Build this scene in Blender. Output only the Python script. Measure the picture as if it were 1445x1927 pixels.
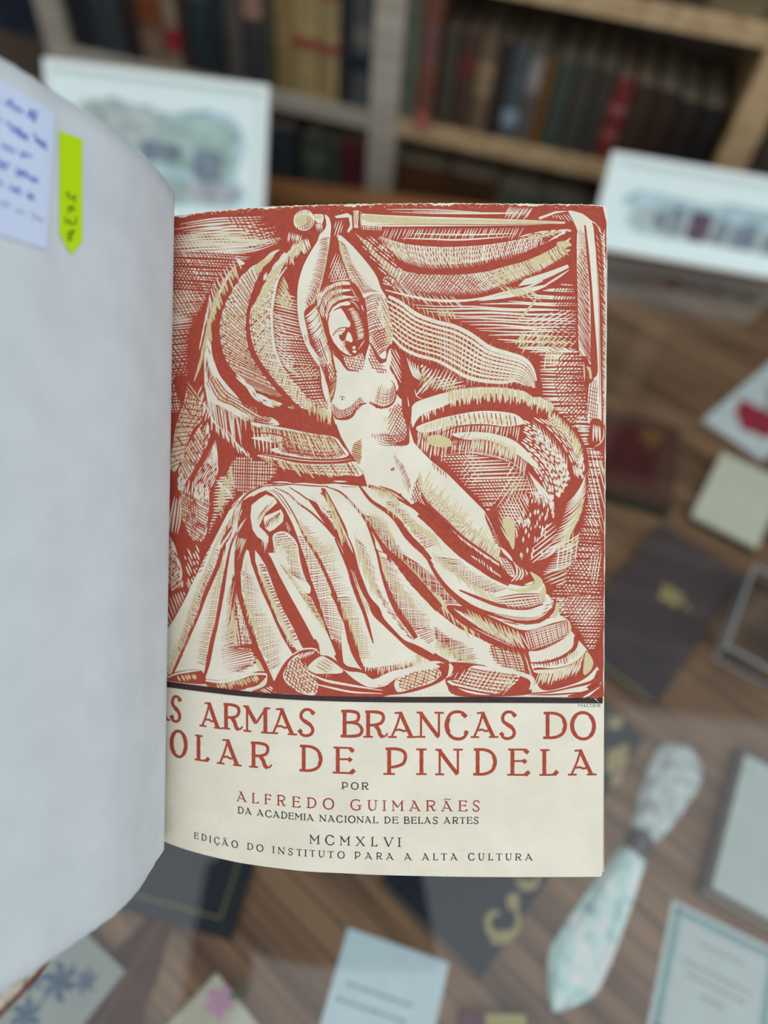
import bpy, bmesh, math, random
from mathutils import Vector, Matrix
from mathutils.geometry import tessellate_polygon

for o in list(bpy.data.objects): bpy.data.objects.remove(o)
scene = bpy.context.scene
COL = scene.collection
rnd = random.Random(7)

# ------------------------------------------------------------------ camera
FOC = 1392.0; CX, CY = 722.5, 963.5
CAM_Z = 1.35
R3 = Matrix(((0.992378, -0.123230, 0.0), (0.100283, 0.807589, -0.581157), (0.071616, 0.576728, 0.813791)))
CM = Matrix.Translation((0, 0, CAM_Z)) @ R3.to_4x4()
cd = bpy.data.cameras.new('camera'); cam = bpy.data.objects.new('camera', cd); COL.objects.link(cam)
cam.matrix_world = CM
cd.sensor_fit = 'VERTICAL'; cd.sensor_height = 36.0; cd.lens = FOC / 1927 * 36.0
cd.clip_start = 0.01
cd.dof.use_dof = True; cd.dof.focus_distance = 0.3035; cd.dof.aperture_fstop = 2.9
cd.dof.aperture_blades = 0
scene.camera = cam

# ------------------------------------------------------------------ light and exposure
scene.view_settings.view_transform = 'Standard'; scene.view_settings.look = 'None'
scene.view_settings.gamma = 1.0; scene.view_settings.use_curve_mapping = False
scene.view_settings.exposure = 0.0
w = bpy.data.worlds.new('daylight'); scene.world = w; w.use_nodes = True
w.node_tree.nodes['Background'].inputs[0].default_value = (0.80, 0.90, 1.0, 1)
w.node_tree.nodes['Background'].inputs[1].default_value = 0.6

def area(name, loc, target, sx, sy, power, col):
    l = bpy.data.lights.new(name, 'AREA'); l.shape = 'RECTANGLE'; l.size = sx; l.size_y = sy
    l.energy = power; l.color = col
    o = bpy.data.objects.new(name, l); COL.objects.link(o); o.location = loc
    o.rotation_euler = (Vector(target) - Vector(loc)).to_track_quat('-Z', 'Y').to_euler()
    return o
# daylight through the shop window behind the camera and the side window; an unseen overhead fill is added to brighten the table
area('daylight_window', (-0.2, -2.32, 1.65), (0.0, 0.5, 0.95), 3.2, 1.8, 15, (1.0, 0.97, 0.92))
area('daylight_side', (2.25, -0.35, 1.75), (0.0, 0.2, 1.0), 1.4, 1.4, 10, (0.84, 0.93, 1.0))
area('overhead_fill_light', (0.1, -0.45, 2.74), (0.1, -0.45, 0.0), 3.9, 3.1, 42, (0.93, 0.97, 1.0))

# ------------------------------------------------------------------ helpers
MATS = {}
def mat(name, col=(0.5, 0.5, 0.5), rough=0.6, spec=0.3, metal=0.0, noise=0.0, nscale=40.0, bump=0.0, stretch=None, col2=None, trans=0.0, coat=0.0):
    if name in MATS: return MATS[name]
    m = bpy.data.materials.new(name); m.use_nodes = True; MATS[name] = m
    nt = m.node_tree; b = nt.nodes['Principled BSDF']
    b.inputs['Base Color'].default_value = (*col, 1); b.inputs['Roughness'].default_value = rough
    b.inputs['Specular IOR Level'].default_value = spec; b.inputs['Metallic'].default_value = metal
    b.inputs['Coat Weight'].default_value = coat
    if noise or bump or col2:
        tc = nt.nodes.new('ShaderNodeTexCoord'); mp = nt.nodes.new('ShaderNodeMapping')
        nz = nt.nodes.new('ShaderNodeTexNoise'); nz.inputs['Scale'].default_value = nscale; nz.inputs['Detail'].default_value = 6
        nt.links.new(tc.outputs['Object'], mp.inputs[0]); nt.links.new(mp.outputs[0], nz.inputs['Vector'])
        if stretch: mp.inputs['Scale'].default_value = stretch
        rp = nt.nodes.new('ShaderNodeValToRGB')
        c2 = col2 if col2 else tuple(max(0, c * (1 - noise)) for c in col)
        rp.color_ramp.elements[0].color = (*c2, 1); rp.color_ramp.elements[1].color = (*col, 1)
        rp.color_ramp.elements[0].position = 0.35; rp.color_ramp.elements[1].position = 0.65
        nt.links.new(nz.outputs['Fac'], rp.inputs[0]); nt.links.new(rp.outputs[0], b.inputs['Base Color'])
        if bump:
            bp = nt.nodes.new('ShaderNodeBump'); bp.inputs['Strength'].default_value = bump; bp.inputs['Distance'].default_value = 0.001
            nt.links.new(nz.outputs['Fac'], bp.inputs['Height']); nt.links.new(bp.outputs[0], b.inputs['Normal'])
    return m

def s2l(r, g, b):
    f = lambda c: (c / 255 / 12.92) if c / 255 <= 0.04045 else ((c / 255 + 0.055) / 1.055) ** 2.4
    return (f(r), f(g), f(b))

def mk(name, verts, faces, material, parent=None, idx=None, smooth=False):
    me = bpy.data.meshes.new(name); me.from_pydata([tuple(v) for v in verts], [], faces)
    for m in (material if isinstance(material, (list, tuple)) else [material]): me.materials.append(m)
    if idx: me.polygons.foreach_set('material_index', idx)
    if smooth: me.polygons.foreach_set('use_smooth', [True] * len(me.polygons))
    me.update()
    o = bpy.data.objects.new(name, me); COL.objects.link(o)
    if parent: o.parent = parent
    return o
def thing(name, loc=(0, 0, 0), rz=0.0, label=None, cat=None, group=None):
    o = bpy.data.objects.new(name, None); COL.objects.link(o); o.location = loc; o.rotation_euler = (0, 0, rz)
    o.empty_display_size = 0.02
    return tag(o, label, cat, group)
def tag(o, label=None, cat=None, group=None, kind=None):
    if label: o['label'] = label
    if cat: o['category'] = cat
    if group: o['group'] = group
    if kind: o['kind'] = kind
    return o
class MB:
    """collects bevelled boxes, prisms and tubes into one mesh"""
    def __init__(s): s.bm = bmesh.new()
    def box(s, x0, x1, y0, y1, z0, z1, bev=0.0, mi=0, rot=None):
        b = bmesh.new(); bmesh.ops.create_cube(b, size=1)
        for v in b.verts: v.co = Vector(((x0 + x1) / 2 + v.co.x * (x1 - x0), (y0 + y1) / 2 + v.co.y * (y1 - y0), (z0 + z1) / 2 + v.co.z * (z1 - z0)))
        if bev: bmesh.ops.bevel(b, geom=b.edges[:], offset=bev, segments=2, affect='EDGES', profile=0.6)
        if rot: bmesh.ops.transform(b, matrix=rot, verts=b.verts)
        s.merge(b, mi); return s
    def merge(s, b, mi=0):
        vs = {v: s.bm.verts.new(v.co) for v in b.verts}
        for f in b.faces:
            try: nf = s.bm.faces.new([vs[v] for v in f.verts]); nf.material_index = mi
            except ValueError: pass
        b.free()
    def prism(s, pts, z0, z1, mi=0, bev=0.0):
        b = bmesh.new(); n = len(pts)
        lo = [b.verts.new((p[0], p[1], z0)) for p in pts]; hi = [b.verts.new((p[0], p[1], z1)) for p in pts]
        b.faces.new(lo[::-1]); b.faces.new(hi)
        for i in range(n): b.faces.new((lo[i], lo[(i + 1) % n], hi[(i + 1) % n], hi[i]))
        bmesh.ops.recalc_face_normals(b, faces=b.faces[:])
        if bev: bmesh.ops.bevel(b, geom=b.edges[:], offset=bev, segments=2, affect='EDGES', profile=0.6)
        s.merge(b, mi); return s
    def lathe(s, prof, seg=24, mi=0, rot=None):
        b = bmesh.new(); rings = []
        for r, z in prof: rings.append([b.verts.new((r * math.cos(2 * math.pi * k / seg), r * math.sin(2 * math.pi * k / seg), z)) for k in range(seg)])
        for i in range(len(rings) - 1):
            for k in range(seg): b.faces.new((rings[i][k], rings[i][(k + 1) % seg], rings[i + 1][(k + 1) % seg], rings[i + 1][k]))
        b.faces.new(rings[0][::-1]); b.faces.new(rings[-1])
        if rot: bmesh.ops.transform(b, matrix=rot, verts=b.verts)
        s.merge(b, mi); return s
    def tube(s, pts, r, seg=8, mi=0, flat=1.0):
        b = bmesh.new(); rings = []
        for i, p in enumerate(pts):
            p = Vector(p); d = (Vector(pts[min(i + 1, len(pts) - 1)]) - Vector(pts[max(i - 1, 0)])).normalized()
            up = Vector((0, 0, 1)) if abs(d.z) < 0.95 else Vector((1, 0, 0))
            a = d.cross(up).normalized(); c = a.cross(d)
            rr = r[i] if isinstance(r, (list, tuple)) else r
            rings.append([b.verts.new(p + a * rr * math.cos(2 * math.pi * k / seg) + c * rr * flat * math.sin(2 * math.pi * k / seg)) for k in range(seg)])
        for i in range(len(rings) - 1):
            for k in range(seg): b.faces.new((rings[i][k], rings[i][(k + 1) % seg], rings[i + 1][(k + 1) % seg], rings[i + 1][k]))
        b.faces.new(rings[0][::-1]); b.faces.new(rings[-1])
        bmesh.ops.recalc_face_normals(b, faces=b.faces[:])
        s.merge(b, mi); return s
    def build(s, name, material, parent=None, smooth=False):
        me = bpy.data.meshes.new(name); s.bm.to_mesh(me); s.bm.free()
        for m in (material if isinstance(material, (list, tuple)) else [material]): me.materials.append(m)
        if smooth: me.polygons.foreach_set('use_smooth', [True] * len(me.polygons))
        o = bpy.data.objects.new(name, me); COL.objects.link(o)
        if parent: o.parent = parent
        return o
def ray(px, py): return R3 @ Vector(((px - CX) / FOC, -(py - CY) / FOC, -1))
def at(px, py, z):
    v = ray(px, py); t = (z - CAM_Z) / v.z; return Vector((v.x * t, v.y * t, z))

def catmull(P, step=6.0, closed=False):
    n = len(P)
    if n < 3 and not closed:
        if n == 2:
            k = max(1, int(math.dist(P[0], P[1]) / step)); return [(P[0][0] + (P[1][0] - P[0][0]) * i / k, P[0][1] + (P[1][1] - P[0][1]) * i / k) for i in range(k + 1)]
        return P
    out = []
    rng = n if closed else n - 1
    for i in range(rng):
        p1, p2 = P[i], P[(i + 1) % n]
        p0 = P[i - 1] if (closed or i > 0) else (2 * p1[0] - p2[0], 2 * p1[1] - p2[1])
        p3 = P[(i + 2) % n] if (closed or i + 2 < n) else (2 * p2[0] - p1[0], 2 * p2[1] - p1[1])
        k = max(1, int(math.dist(p1, p2) / step))
        for j in range(k):
            t = j / k; t2 = t * t; t3 = t2 * t
            out.append(tuple(0.5 * (2 * b + (c - a) * t + (2 * a - 5 * b + 4 * c - d) * t2 + (3 * b - a - 3 * c + d) * t3) for a, b, c, d in zip(p0, p1, p2, p3)))
    if not closed: out.append(P[-1])
    return out
def resample(P, n):
    L = [0.0]
    for i in range(1, len(P)): L.append(L[-1] + math.dist(P[i - 1], P[i]))
    T = L[-1] or 1e-9; out = []; j = 0
    for i in range(n):
        s = T * i / (n - 1)
        while j < len(L) - 2 and L[j + 1] < s: j += 1
        d = L[j + 1] - L[j]; t = (s - L[j]) / d if d else 0
        out.append((P[j][0] + (P[j + 1][0] - P[j][0]) * t, P[j][1] + (P[j + 1][1] - P[j][1]) * t))
    return out
# ================================================================== setting: the room
M_wall = mat('wall_paint', s2l(196, 200, 202), 0.8, noise=0.05, nscale=3)
M_ceil = mat('ceiling_paint', s2l(215, 222, 228), 0.85, noise=0.04, nscale=2)
M_floor = mat('floor_boards', s2l(96, 70, 50), 0.5, noise=0.4, nscale=6, stretch=(1, 12, 1))
def struct(name, mb, m): return tag(mb.build(name, m), kind='structure')
RX, RY0, RY1, RZ = 2.3, -2.4, 1.75, 2.8
struct('floor', MB().box(-RX, RX, RY0, RY1, -0.05, 0), M_floor)
struct('ceiling', MB().box(-RX, RX, RY0, RY1, RZ, RZ + 0.05), M_ceil)
struct('wall_back', MB().box(-RX, RX, RY1, RY1 + 0.08, 0, RZ), mat('wall_dark', s2l(60, 64, 74), 0.8, noise=0.05, nscale=3))
struct('wall_left', MB().box(-RX - 0.08, -RX, RY0, RY1, 0, RZ), M_wall)
lw = MB(); lw.box(RX, RX + 0.08, RY0, -1.1, 0, RZ).box(RX, RX + 0.08, 0.4, RY1, 0, RZ).box(RX, RX + 0.08, -1.1, 0.4, 0, 1.0).box(RX, RX + 0.08, -1.1, 0.4, 2.5, RZ)
struct('wall_right', lw, M_wall)
fw = MB(); fw.box(-RX, -1.7, RY0 - 0.08, RY0, 0, RZ).box(1.7, RX, RY0 - 0.08, RY0, 0, RZ).box(-1.7, 1.7, RY0 - 0.08, RY0, 0, 0.7).box(-1.7, 1.7, RY0 - 0.08, RY0, 2.6, RZ)
struct('wall_front', fw, M_wall)
M_fr = mat('window_paint', s2l(228, 228, 224), 0.4)
def win(name, along, a0, a1, c, z0, z1):
    m = MB(); t = 0.05
    def bx(u0, u1, v0, v1):
        if along == 'x': m.box(u0, u1, c - 0.07, c - 0.01, v0, v1, 0.004)
        else: m.box(c + 0.01, c + 0.07, u0, u1, v0, v1, 0.004)
    bx(a0, a1, z0, z0 + t); bx(a0, a1, z1 - t, z1); bx(a0, a0 + t, z0, z1); bx(a1 - t, a1, z0, z1); bx((a0 + a1) / 2 - t / 2, (a0 + a1) / 2 + t / 2, z0, z1)
    struct(name, m, M_fr)
win('window_1', 'x', -1.7, 1.7, RY0, 0.7, 2.6)
win('window_2', 'y', -1.1, 0.4, RX, 1.0, 2.5)

# ================================================================== display table
GZ = 0.75      # top of the glass
BZ = 0.70      # wooden bed of the case
def wood_mat(name, c1, c2, rough, ang, grooves=0.0, sc=14):
    m = bpy.data.materials.new(name); m.use_nodes = True; nt = m.node_tree; b = nt.nodes['Principled BSDF']; N = nt.nodes.new; Lk = nt.links.new
    tc = N('ShaderNodeTexCoord'); mp = N('ShaderNodeMapping'); mp.inputs['Rotation'].default_value = (0, 0, ang)
    Lk(tc.outputs['Object'], mp.inputs[0])
    mp2 = N('ShaderNodeMapping'); mp2.inputs['Scale'].default_value = (1.2, 14, 14); Lk(mp.outputs[0], mp2.inputs[0])
    nz = N('ShaderNodeTexNoise'); nz.inputs['Scale'].default_value = sc / 4; nz.inputs['Detail'].default_value = 8; nz.inputs['Distortion'].default_value = 0.6
    Lk(mp2.outputs[0], nz.inputs['Vector'])
    rp = N('ShaderNodeValToRGB'); rp.color_ramp.elements[0].color = (*c2, 1); rp.color_ramp.elements[1].color = (*c1, 1)
    rp.color_ramp.elements[0].position = 0.36; rp.color_ramp.elements[1].position = 0.62
    Lk(nz.outputs['Fac'], rp.inputs[0])
    out = rp.outputs[0]
    if grooves:
        sx = N('ShaderNodeSeparateXYZ'); Lk(mp.outputs[0], sx.inputs[0])
        mu = N('ShaderNodeMath'); mu.operation = 'MULTIPLY'; mu.inputs[1].default_value = 1 / grooves; Lk(sx.outputs['Y'], mu.inputs[0])
        fr = N('ShaderNodeMath'); fr.operation = 'FRACT'; Lk(mu.outputs[0], fr.inputs[0])
        r2 = N('ShaderNodeValToRGB'); r2.color_ramp.elements[0].color = (0.2, 0.2, 0.2, 1); r2.color_ramp.elements[1].color = (1, 1, 1, 1)
        r2.color_ramp.elements[0].position = 0.05; r2.color_ramp.elements[1].position = 0.17
        Lk(fr.outputs[0], r2.inputs[0])
        mx = N('ShaderNodeMix'); mx.data_type = 'RGBA'; mx.blend_type = 'MULTIPLY'; mx.inputs[0].default_value = 0.75
        Lk(out, mx.inputs[6]); Lk(r2.outputs[0], mx.inputs[7]); out = mx.outputs[2]
        bp = N('ShaderNodeBump'); bp.inputs['Strength'].default_value = 0.6; bp.inputs['Distance'].default_value = 0.002
        Lk(r2.outputs[0], bp.inputs['Height']); Lk(bp.outputs[0], b.inputs['Normal'])
    Lk(out, b.inputs['Base Color']); b.inputs['Roughness'].default_value = rough
    return m
M_bed = wood_mat('case_bed_wood', s2l(150, 113, 84), s2l(96, 66, 46), 0.55, 0.62, grooves=0.021)
M_frame = wood_mat('case_frame_wood', s2l(150, 100, 55), s2l(105, 66, 34), 0.4, 0)
tb = thing('display_table', (0, 0.28, 0), 0, 'glass-topped wooden display table with a grooved brown wood bed, in front of the bookcase', 'table')
TX, TY0, TY1 = 0.85, -0.62, 0.68
MB().box(-TX, TX, TY0, TY1, BZ - 0.02, BZ).build('bed', M_bed, tb)
MB().box(-TX - 0.03, TX + 0.03, TY0 - 0.03, TY0, BZ - 0.08, GZ, 0.003).box(-TX - 0.03, TX + 0.03, TY1, TY1 + 0.03, BZ - 0.08, GZ, 0.003) \
    .box(-TX - 0.03, -TX, TY0, TY1, BZ - 0.08, GZ, 0.003).box(TX, TX + 0.03, TY0, TY1, BZ - 0.08, GZ, 0.003).build('frame', M_frame, tb)
for sx in (-1, 1):
    for sy in (TY0 + 0.03, TY1 - 0.03):
        MB().box(sx * (TX - 0.03) - 0.03, sx * (TX - 0.03) + 0.03, sy - 0.03, sy + 0.03, 0, BZ - 0.021, 0.004).build('leg', M_frame, tb)
gm = bpy.data.materials.new('table_glass'); gm.use_nodes = True; nt = gm.node_tree; nt.nodes.clear()
o_ = nt.nodes.new('ShaderNodeOutputMaterial'); mx = nt.nodes.new('ShaderNodeMixShader'); fr = nt.nodes.new('ShaderNodeFresnel'); fr.inputs[0].default_value = 1.52
tr = nt.nodes.new('ShaderNodeBsdfTransparent'); tr.inputs[0].default_value = (0.965, 0.985, 0.98, 1); gl = nt.nodes.new('ShaderNodeBsdfGlossy'); gl.inputs['Roughness'].default_value = 0.0
ge = nt.nodes.new('ShaderNodeNewGeometry'); mt = nt.nodes.new('ShaderNodeMath'); mt.operation = 'SUBTRACT'; mt.inputs[0].default_value = 1.0; mt.use_clamp = True
m2 = nt.nodes.new('ShaderNodeMath'); m2.operation = 'MULTIPLY'; m3 = nt.nodes.new('ShaderNodeMath'); m3.operation = 'MULTIPLY'; m3.inputs[1].default_value = 1.7
nt.links.new(ge.outputs['Backfacing'], mt.inputs[1]); nt.links.new(fr.outputs[0], m3.inputs[0]); nt.links.new(m3.outputs[0], m2.inputs[0]); nt.links.new(mt.outputs[0], m2.inputs[1])   # both faces of the thin pane reflect, none traps light
nt.links.new(m2.outputs[0], mx.inputs[0]); nt.links.new(tr.outputs[0], mx.inputs[1]); nt.links.new(gl.outputs[0], mx.inputs[2]); nt.links.new(mx.outputs[0], o_.inputs[0])
MB().box(-TX + 0.0005, TX - 0.0005, TY0 + 0.0005, TY1 - 0.0005, GZ - 0.006, GZ).build('glass_top', gm, tb)

# ---- flat things lying on the wooden bed, placed by their measured corners
def rect(A, B, C, z):
    """rectangle with edge A-B, extending to the side and distance of C; all given where they stand at height z"""
    a, b, c = at(*A, z).xy, at(*B, z).xy, at(*C, z).xy
    u = (b - a).normalized(); n = Vector((-u.y, u.x)); d = (c - a).dot(n)
    return a, u, n, (b - a).length, d
def local_rect(name, A, B, C, z0, z1, label, cat, group=None):
    a, u, n, L, D = rect(A, B, C, z1)
    if D < 0: a, u, n, D = a + u * L, -u, -n, -D
    t = thing(name, (a.x, a.y, z0), math.atan2(u.y, u.x), label, cat, group)
    return t, L, D, z1 - z0
Z0 = BZ + 0.0004
def spot(t, px, py, h):
    """where a measured mark falls on the top face of a thing, in the thing's own frame"""
    p = at(px, py, t.location.z + h); d = Vector((p.x - t.location.x, p.y - t.location.y)); a = -t.rotation_euler.z
    return (d.x * math.cos(a) - d.y * math.sin(a), d.x * math.sin(a) + d.y * math.cos(a))
PAPER = {}
def paper(name, rgb, **k): return mat(name, s2l(*rgb), 0.7, noise=0.06, nscale=60, **k)
def closed_book(A, B, C, th, label, cover, pages=(205, 196, 170), spine_side='y0', name='closed_book', extra=None):
    """cover boards + spine wrap, page block set in; spine along local y=0 edge or x=0 edge"""
    t, L, D, h = local_rect(name, A, B, C, Z0, Z0 + th, label, 'book')
    cm = mat(name + str(cover), s2l(*cover), 0.55, noise=0.18, nscale=50, bump=0.15)
    b = MB(); k = 0.0022
    b.box(0, L, 0, D, 0, k, 0.0007).box(0, L, 0, D, h - k, h, 0.0007)
    if spine_side == 'y0': b.box(0, L, 0, k, k, h - k)
    elif spine_side == 'y1': b.box(0, L, D - k, D, k, h - k)
    elif spine_side == 'x0': b.box(0, k, 0, D, k, h - k)
    else: b.box(L - k, L, 0, D, k, h - k)
    b.build('cover', cm, t)
    i = 0.001
    MB().box(i, L - i, i, D - i, k, h - k).build('pages', mat('pages' + str(pages), s2l(*pages), 0.8, noise=0.2, nscale=200, stretch=(1, 1, 30)), t)
    if extra: extra(t, L, D, h)
    return t
gold = mat('gold_tooling', s2l(178, 160, 112), 0.4, metal=0.1, noise=0.25, nscale=200)

def leafy(t, cx, cy, s, z, m, name='emblem', ang=0):
    b = MB()
    for k in range(9):
        a = ang + k * 2 * math.pi / 9; r = s * (0.9 if k % 2 else 0.65)
        pts = [(cx, cy, z), (cx + r * 0.55 * math.cos(a + 0.16), cy + r * 0.55 * math.sin(a + 0.16), z), (cx + r * math.cos(a), cy + r * math.sin(a), z)]
        b.tube(pts, [s * 0.2, s * 0.3, s * 0.12], 8, flat=0.02)
    b.tube([(cx, cy, z), (cx + 0.1 * s, cy - s * 0.9, z), (cx - 0.2 * s, cy - s * 1.6, z)], [s * 0.1, s * 0.12, s * 0.07], 8, flat=0.02)
    return b.build(name, m, t)
# dark plum book with the small gold emblem, right of the page
def ex(t, L, D, h):
    x, y = spot(t, 1262, 1120, h); leafy(t, x, y, 0.0155, h + 0.0002, gold, ang=0.4)
closed_book((1238, 1322), (1400, 1085), (1225, 1005), 0.012, 'dark plum book with a small gold flower emblem lying right of the open page', (84, 72, 76), extra=ex)
# maroon book with golden centre, farther up
def ex(t, L, D, h):
    MB().box(L * 0.22, L * 0.8, D * 0.15, D * 0.85, h, h + 0.0003).build('inlay_panel', mat('maroon_inlay', s2l(88, 34, 40), 0.5, noise=0.3, nscale=40), t)
    x, y = spot(t, 1226, 822, h); leafy(t, x, y, 0.018, h + 0.0005, mat('tarnished_gold', s2l(128, 92, 50), 0.6, noise=0.3, nscale=200))
closed_book((1080, 905), (1265, 958), (1310, 815), 0.02, 'maroon bound book with a golden centre and grey-green edge, nearest the framed prints', (92, 62, 54), pages=(70, 78, 72), spine_side='y1', extra=ex)
# big navy book with gold scroll ornament under the page
def ex(t, L, D, h):
    b = MB(); z = h + 0.0002
    def sp(cx, cy, r, t0, t1, g=1.0, w=0.0028):
        pts = [(cx + r * (0.25 + 0.75 * k / 24) * math.cos(t0 + (t1 - t0) * k / 24), cy + r * (0.25 + 0.75 * k / 24) * math.sin(t0 + (t1 - t0) * k / 24) * g, z) for k in range(25)]
        b.tube(pts, [w * (0.5 + 0.6 * math.sin(math.pi * k / 24)) for k in range(25)], 8, flat=0.03)
    (x1, y1), (x2, y2) = spot(t, 938, 1732, h), spot(t, 985, 1650, h)
    sp(x1, y1, 0.017, 0.5, 6.2, w=0.0026); sp(x2, y2, 0.014, 2, 6.5, w=0.002)
    b.build('gold_scroll', gold, t); b = MB()
    for (px, py, qx, qy, w_) in ((972, 1680, 958, 1712, .006), (925, 1775, 962, 1752, .005), (985, 1655, 1003, 1675, .004), (1142, 1368, 1172, 1352, .007), (1140, 1455, 1182, 1400, .010), (1150, 1480, 1170, 1450, .005)):
        P, Q = Vector((*spot(t, px, py, h), z)), Vector((*spot(t, qx, qy, h), z)); b.tube([P, (P + Q) / 2, Q], [0.001, w_, 0.0006], 8, flat=0.03)
    b.build('gold_leaves', gold, t)
closed_book((905, 1842), (1212, 1388), (722, 1652), 0.016, 'large navy blue book with gold scroll ornaments, mostly hidden under the open page', (24, 34, 48), spine_side='y0', pages=(180, 172, 150), extra=ex)
# dark book with a gold corner line, lower left
def ex(t, L, D, h):
    b = MB(); i = 0.011; w = 0.0008; z = h
    b.box(i, L - i, i, i + w, z, z + 0.0003).box(i, L - i, D - i - w, D - i, z, z + 0.0003).box(i, i + w, i, D - i, z, z + 0.0003).box(L - i - w, L - i, i, D - i, z, z + 0.0003)
    b.build('gold_border', gold, t)
closed_book((190, 1700), (432, 1768), (470, 1585), 0.01, 'slate blue book with a thin gold border line, below the fold of the open book', (34, 44, 54), extra=ex)
# pale grey-green booklet at the right edge on a dark tray
def ex(t, L, D, h):
    MB().box(0.006, L - 0.004, 0.006, D - 0.006, h, h + 0.0012, 0.0004).build('paper_label', paper('grey_green_paper', (196, 204, 200)), t)
closed_book((1322, 1672), (1392, 1402), (1560, 1475), 0.014, 'pale grey-green book with dark worn edges at the right edge of the picture', (92, 84, 72), extra=ex)
# small burgundy and cream book cut by the bottom of the frame
def ex(t, L, D, h):
    MB().box(L * 0.36, L * 0.95, D * 0.3, D - 0.001, h, h + 0.0004).build('spine_label', paper('straw_paper', (176, 164, 110)), t)
closed_book((868, 1962), (1000, 1965), (872, 1903), 0.012, 'small burgundy book with a straw yellow label, below the navy book', (98, 52, 66), extra=ex)

def card(A, B, C, th, label, cat, m, name, deco=None):
    t, L, D, h = local_rect(name, A, B, C, Z0, Z0 + th, label, cat)
    MB().box(0, L, 0, D, 0, h, min(0.0002, th / 3)).build('sheet', m, t)
    if deco: deco(t, L, D, h)
    return t
ink = mat('grey_print_ink', s2l(96, 104, 112), 0.7, noise=0.1)
def lines(t, x0, x1, ys, h, w=0.0011, ang=0, m=ink, name='printed_text'):
    b = MB()
    for y, a, c in ys:
        x = a
        while x < c:
            l = rnd.uniform(0.0025, 0.007); b.box(x, min(c, x + l), y, y + w, h, h + 0.00012); x += l + 0.0011
    return b.build(name, m, t)
def dashes(t, h, ls):
    b = MB()
    for P, Q in ls:
        P, Q = Vector((*spot(t, *P, h), h + 0.0001)), Vector((*spot(t, *Q, h), h + 0.0001)); u = 0
        while u < 1:
            v = min(1, u + rnd.uniform(.06, .16)); b.tube([P.lerp(Q, u), P.lerp(Q, v)], 0.0008, 6, flat=0.1); u = v + .03
    return b.build('printed_text', ink, t)
# light blue card
card((655, 1745), (845, 1812), (598, 1935), 0.0008, 'pale blue card with two short printed lines, under the lower edge of the page', 'card', paper('pale_blue_paper', (214, 232, 240)), 'printed_card',
     lambda t, L, D, h: dashes(t, h, [((652, 1850), (778, 1894)), ((632, 1878), (768, 1926))]))
# beige card with the pink flower
def deco(t, L, D, h):
    pk = mat('pink_petals', s2l(216, 168, 196), 0.7, noise=0.25, nscale=300); gn = mat('flower_stem', s2l(110, 118, 100), 0.7)
    cx, cy = spot(t, 412, 1885, h); b = MB()
    for k in range(5):
        a = k * 1.257; b.tube([(cx, cy, h), (cx + 0.006 * math.cos(a), cy + 0.006 * math.sin(a), h), (cx + 0.011 * math.cos(a), cy + 0.011 * math.sin(a), h)], [0.0015, 0.0045, 0.0015], 8, flat=0.04)
    b.build('pink_flower', pk, t)
    b = MB()
    for k in range(4): b.tube([(cx, cy, h), (cx - 0.004 - 0.002 * k, cy - 0.012, h), (cx - 0.012 + 0.008 * k, cy - 0.024, h)], [0.0008, 0.0006, 0.0003], 6, flat=0.1)
    b.build('flower_stem', gn, t)
card((408, 1830), (515, 1965), (300, 1930), 0.0008, 'beige card with a pink flower, cut by the bottom edge of the picture', 'card', paper('beige_paper', (206, 198, 180)), 'flower_card', deco)
# teal bordered certificate
def deco(t, L, D, h):
    tm = mat('teal_border_ink', s2l(128, 172, 178), 0.7, noise=0.3, nscale=160); b = MB()
    for i, w in ((0.004, 0.0035), (0.0085, 0.0008)):
        b.box(i, L - i, i, i + w, h, h + 0.00015).box(i, L - i, D - i - w, D - i, h, h + 0.00015).box(i, i + w, i, D - i, h, h + 0.00015).box(L - i - w, L - i, i, D - i, h, h + 0.00015)
    b.build('teal_border', tm, t)
    lines(t, 0, L, [(D - 0.04, L * 0.42, L * 0.62), (D - 0.05, L * 0.25, L * 0.75), (D - 0.058, L * 0.2, L * 0.8), (D - 0.075, L * 0.3, L * 0.7), (D - 0.09, L * 0.2, L * 0.8)], h)
card((1265, 1692), (1470, 1792), (1205, 1935), 0.0008, 'pale certificate with a teal border in the lower right corner', 'certificate', paper('certificate_paper', (204, 212, 212)), 'bordered_certificate', deco)
# cream box in the upper right
t, L, D, h = local_rect('card_box', (1302, 968), (1425, 1030), (1475, 905), Z0, Z0 + 0.014, 'small cream card box beside the greeting card with a red flower', 'box')
MB().box(0, L, 0, D, 0, 0.009, 0.0006).build('base', mat('box_dark', s2l(70, 66, 52), 0.7, noise=0.2), t)
MB().box(-0.0006, L + 0.0006, -0.0006, D + 0.0006, 0.009, h, 0.0008).build('lid', paper('cream_box_paper', (222, 220, 200)), t)
# greeting card with red blossom
def deco(t, L, D, h):
    rd = mat('red_petals', s2l(176, 50, 74), 0.6, noise=0.3, nscale=90); gn = mat('leaf_green', s2l(150, 170, 120), 0.7, noise=0.4, nscale=100)
    cx, cy = spot(t, 1428, 792, h); b = MB()
    for k in range(7):
        a = k * 0.9; r = 0.02 + 0.004 * (k % 2)
        b.tube([(cx, cy, h), (cx + r * math.cos(a), cy + r * 0.8 * math.sin(a), h), (cx + r * 1.6 * math.cos(a), cy + r * 1.2 * math.sin(a), h)], [0.006, 0.013, 0.005], 10, flat=0.02)
    b.build('red_blossom', rd, t)
    b = MB()
    for k in range(5):
        b.tube([(cx + 0.004 * k, cy + 0.02, h), (cx + 0.01 * k - 0.012, cy + 0.05, h), (cx + 0.014 * k - 0.03, cy + 0.075 + 0.004 * (k % 3), h)], [0.001, 0.004, 0.001], 8, flat=0.02)
    b.build('green_leaves', gn, t)
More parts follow.
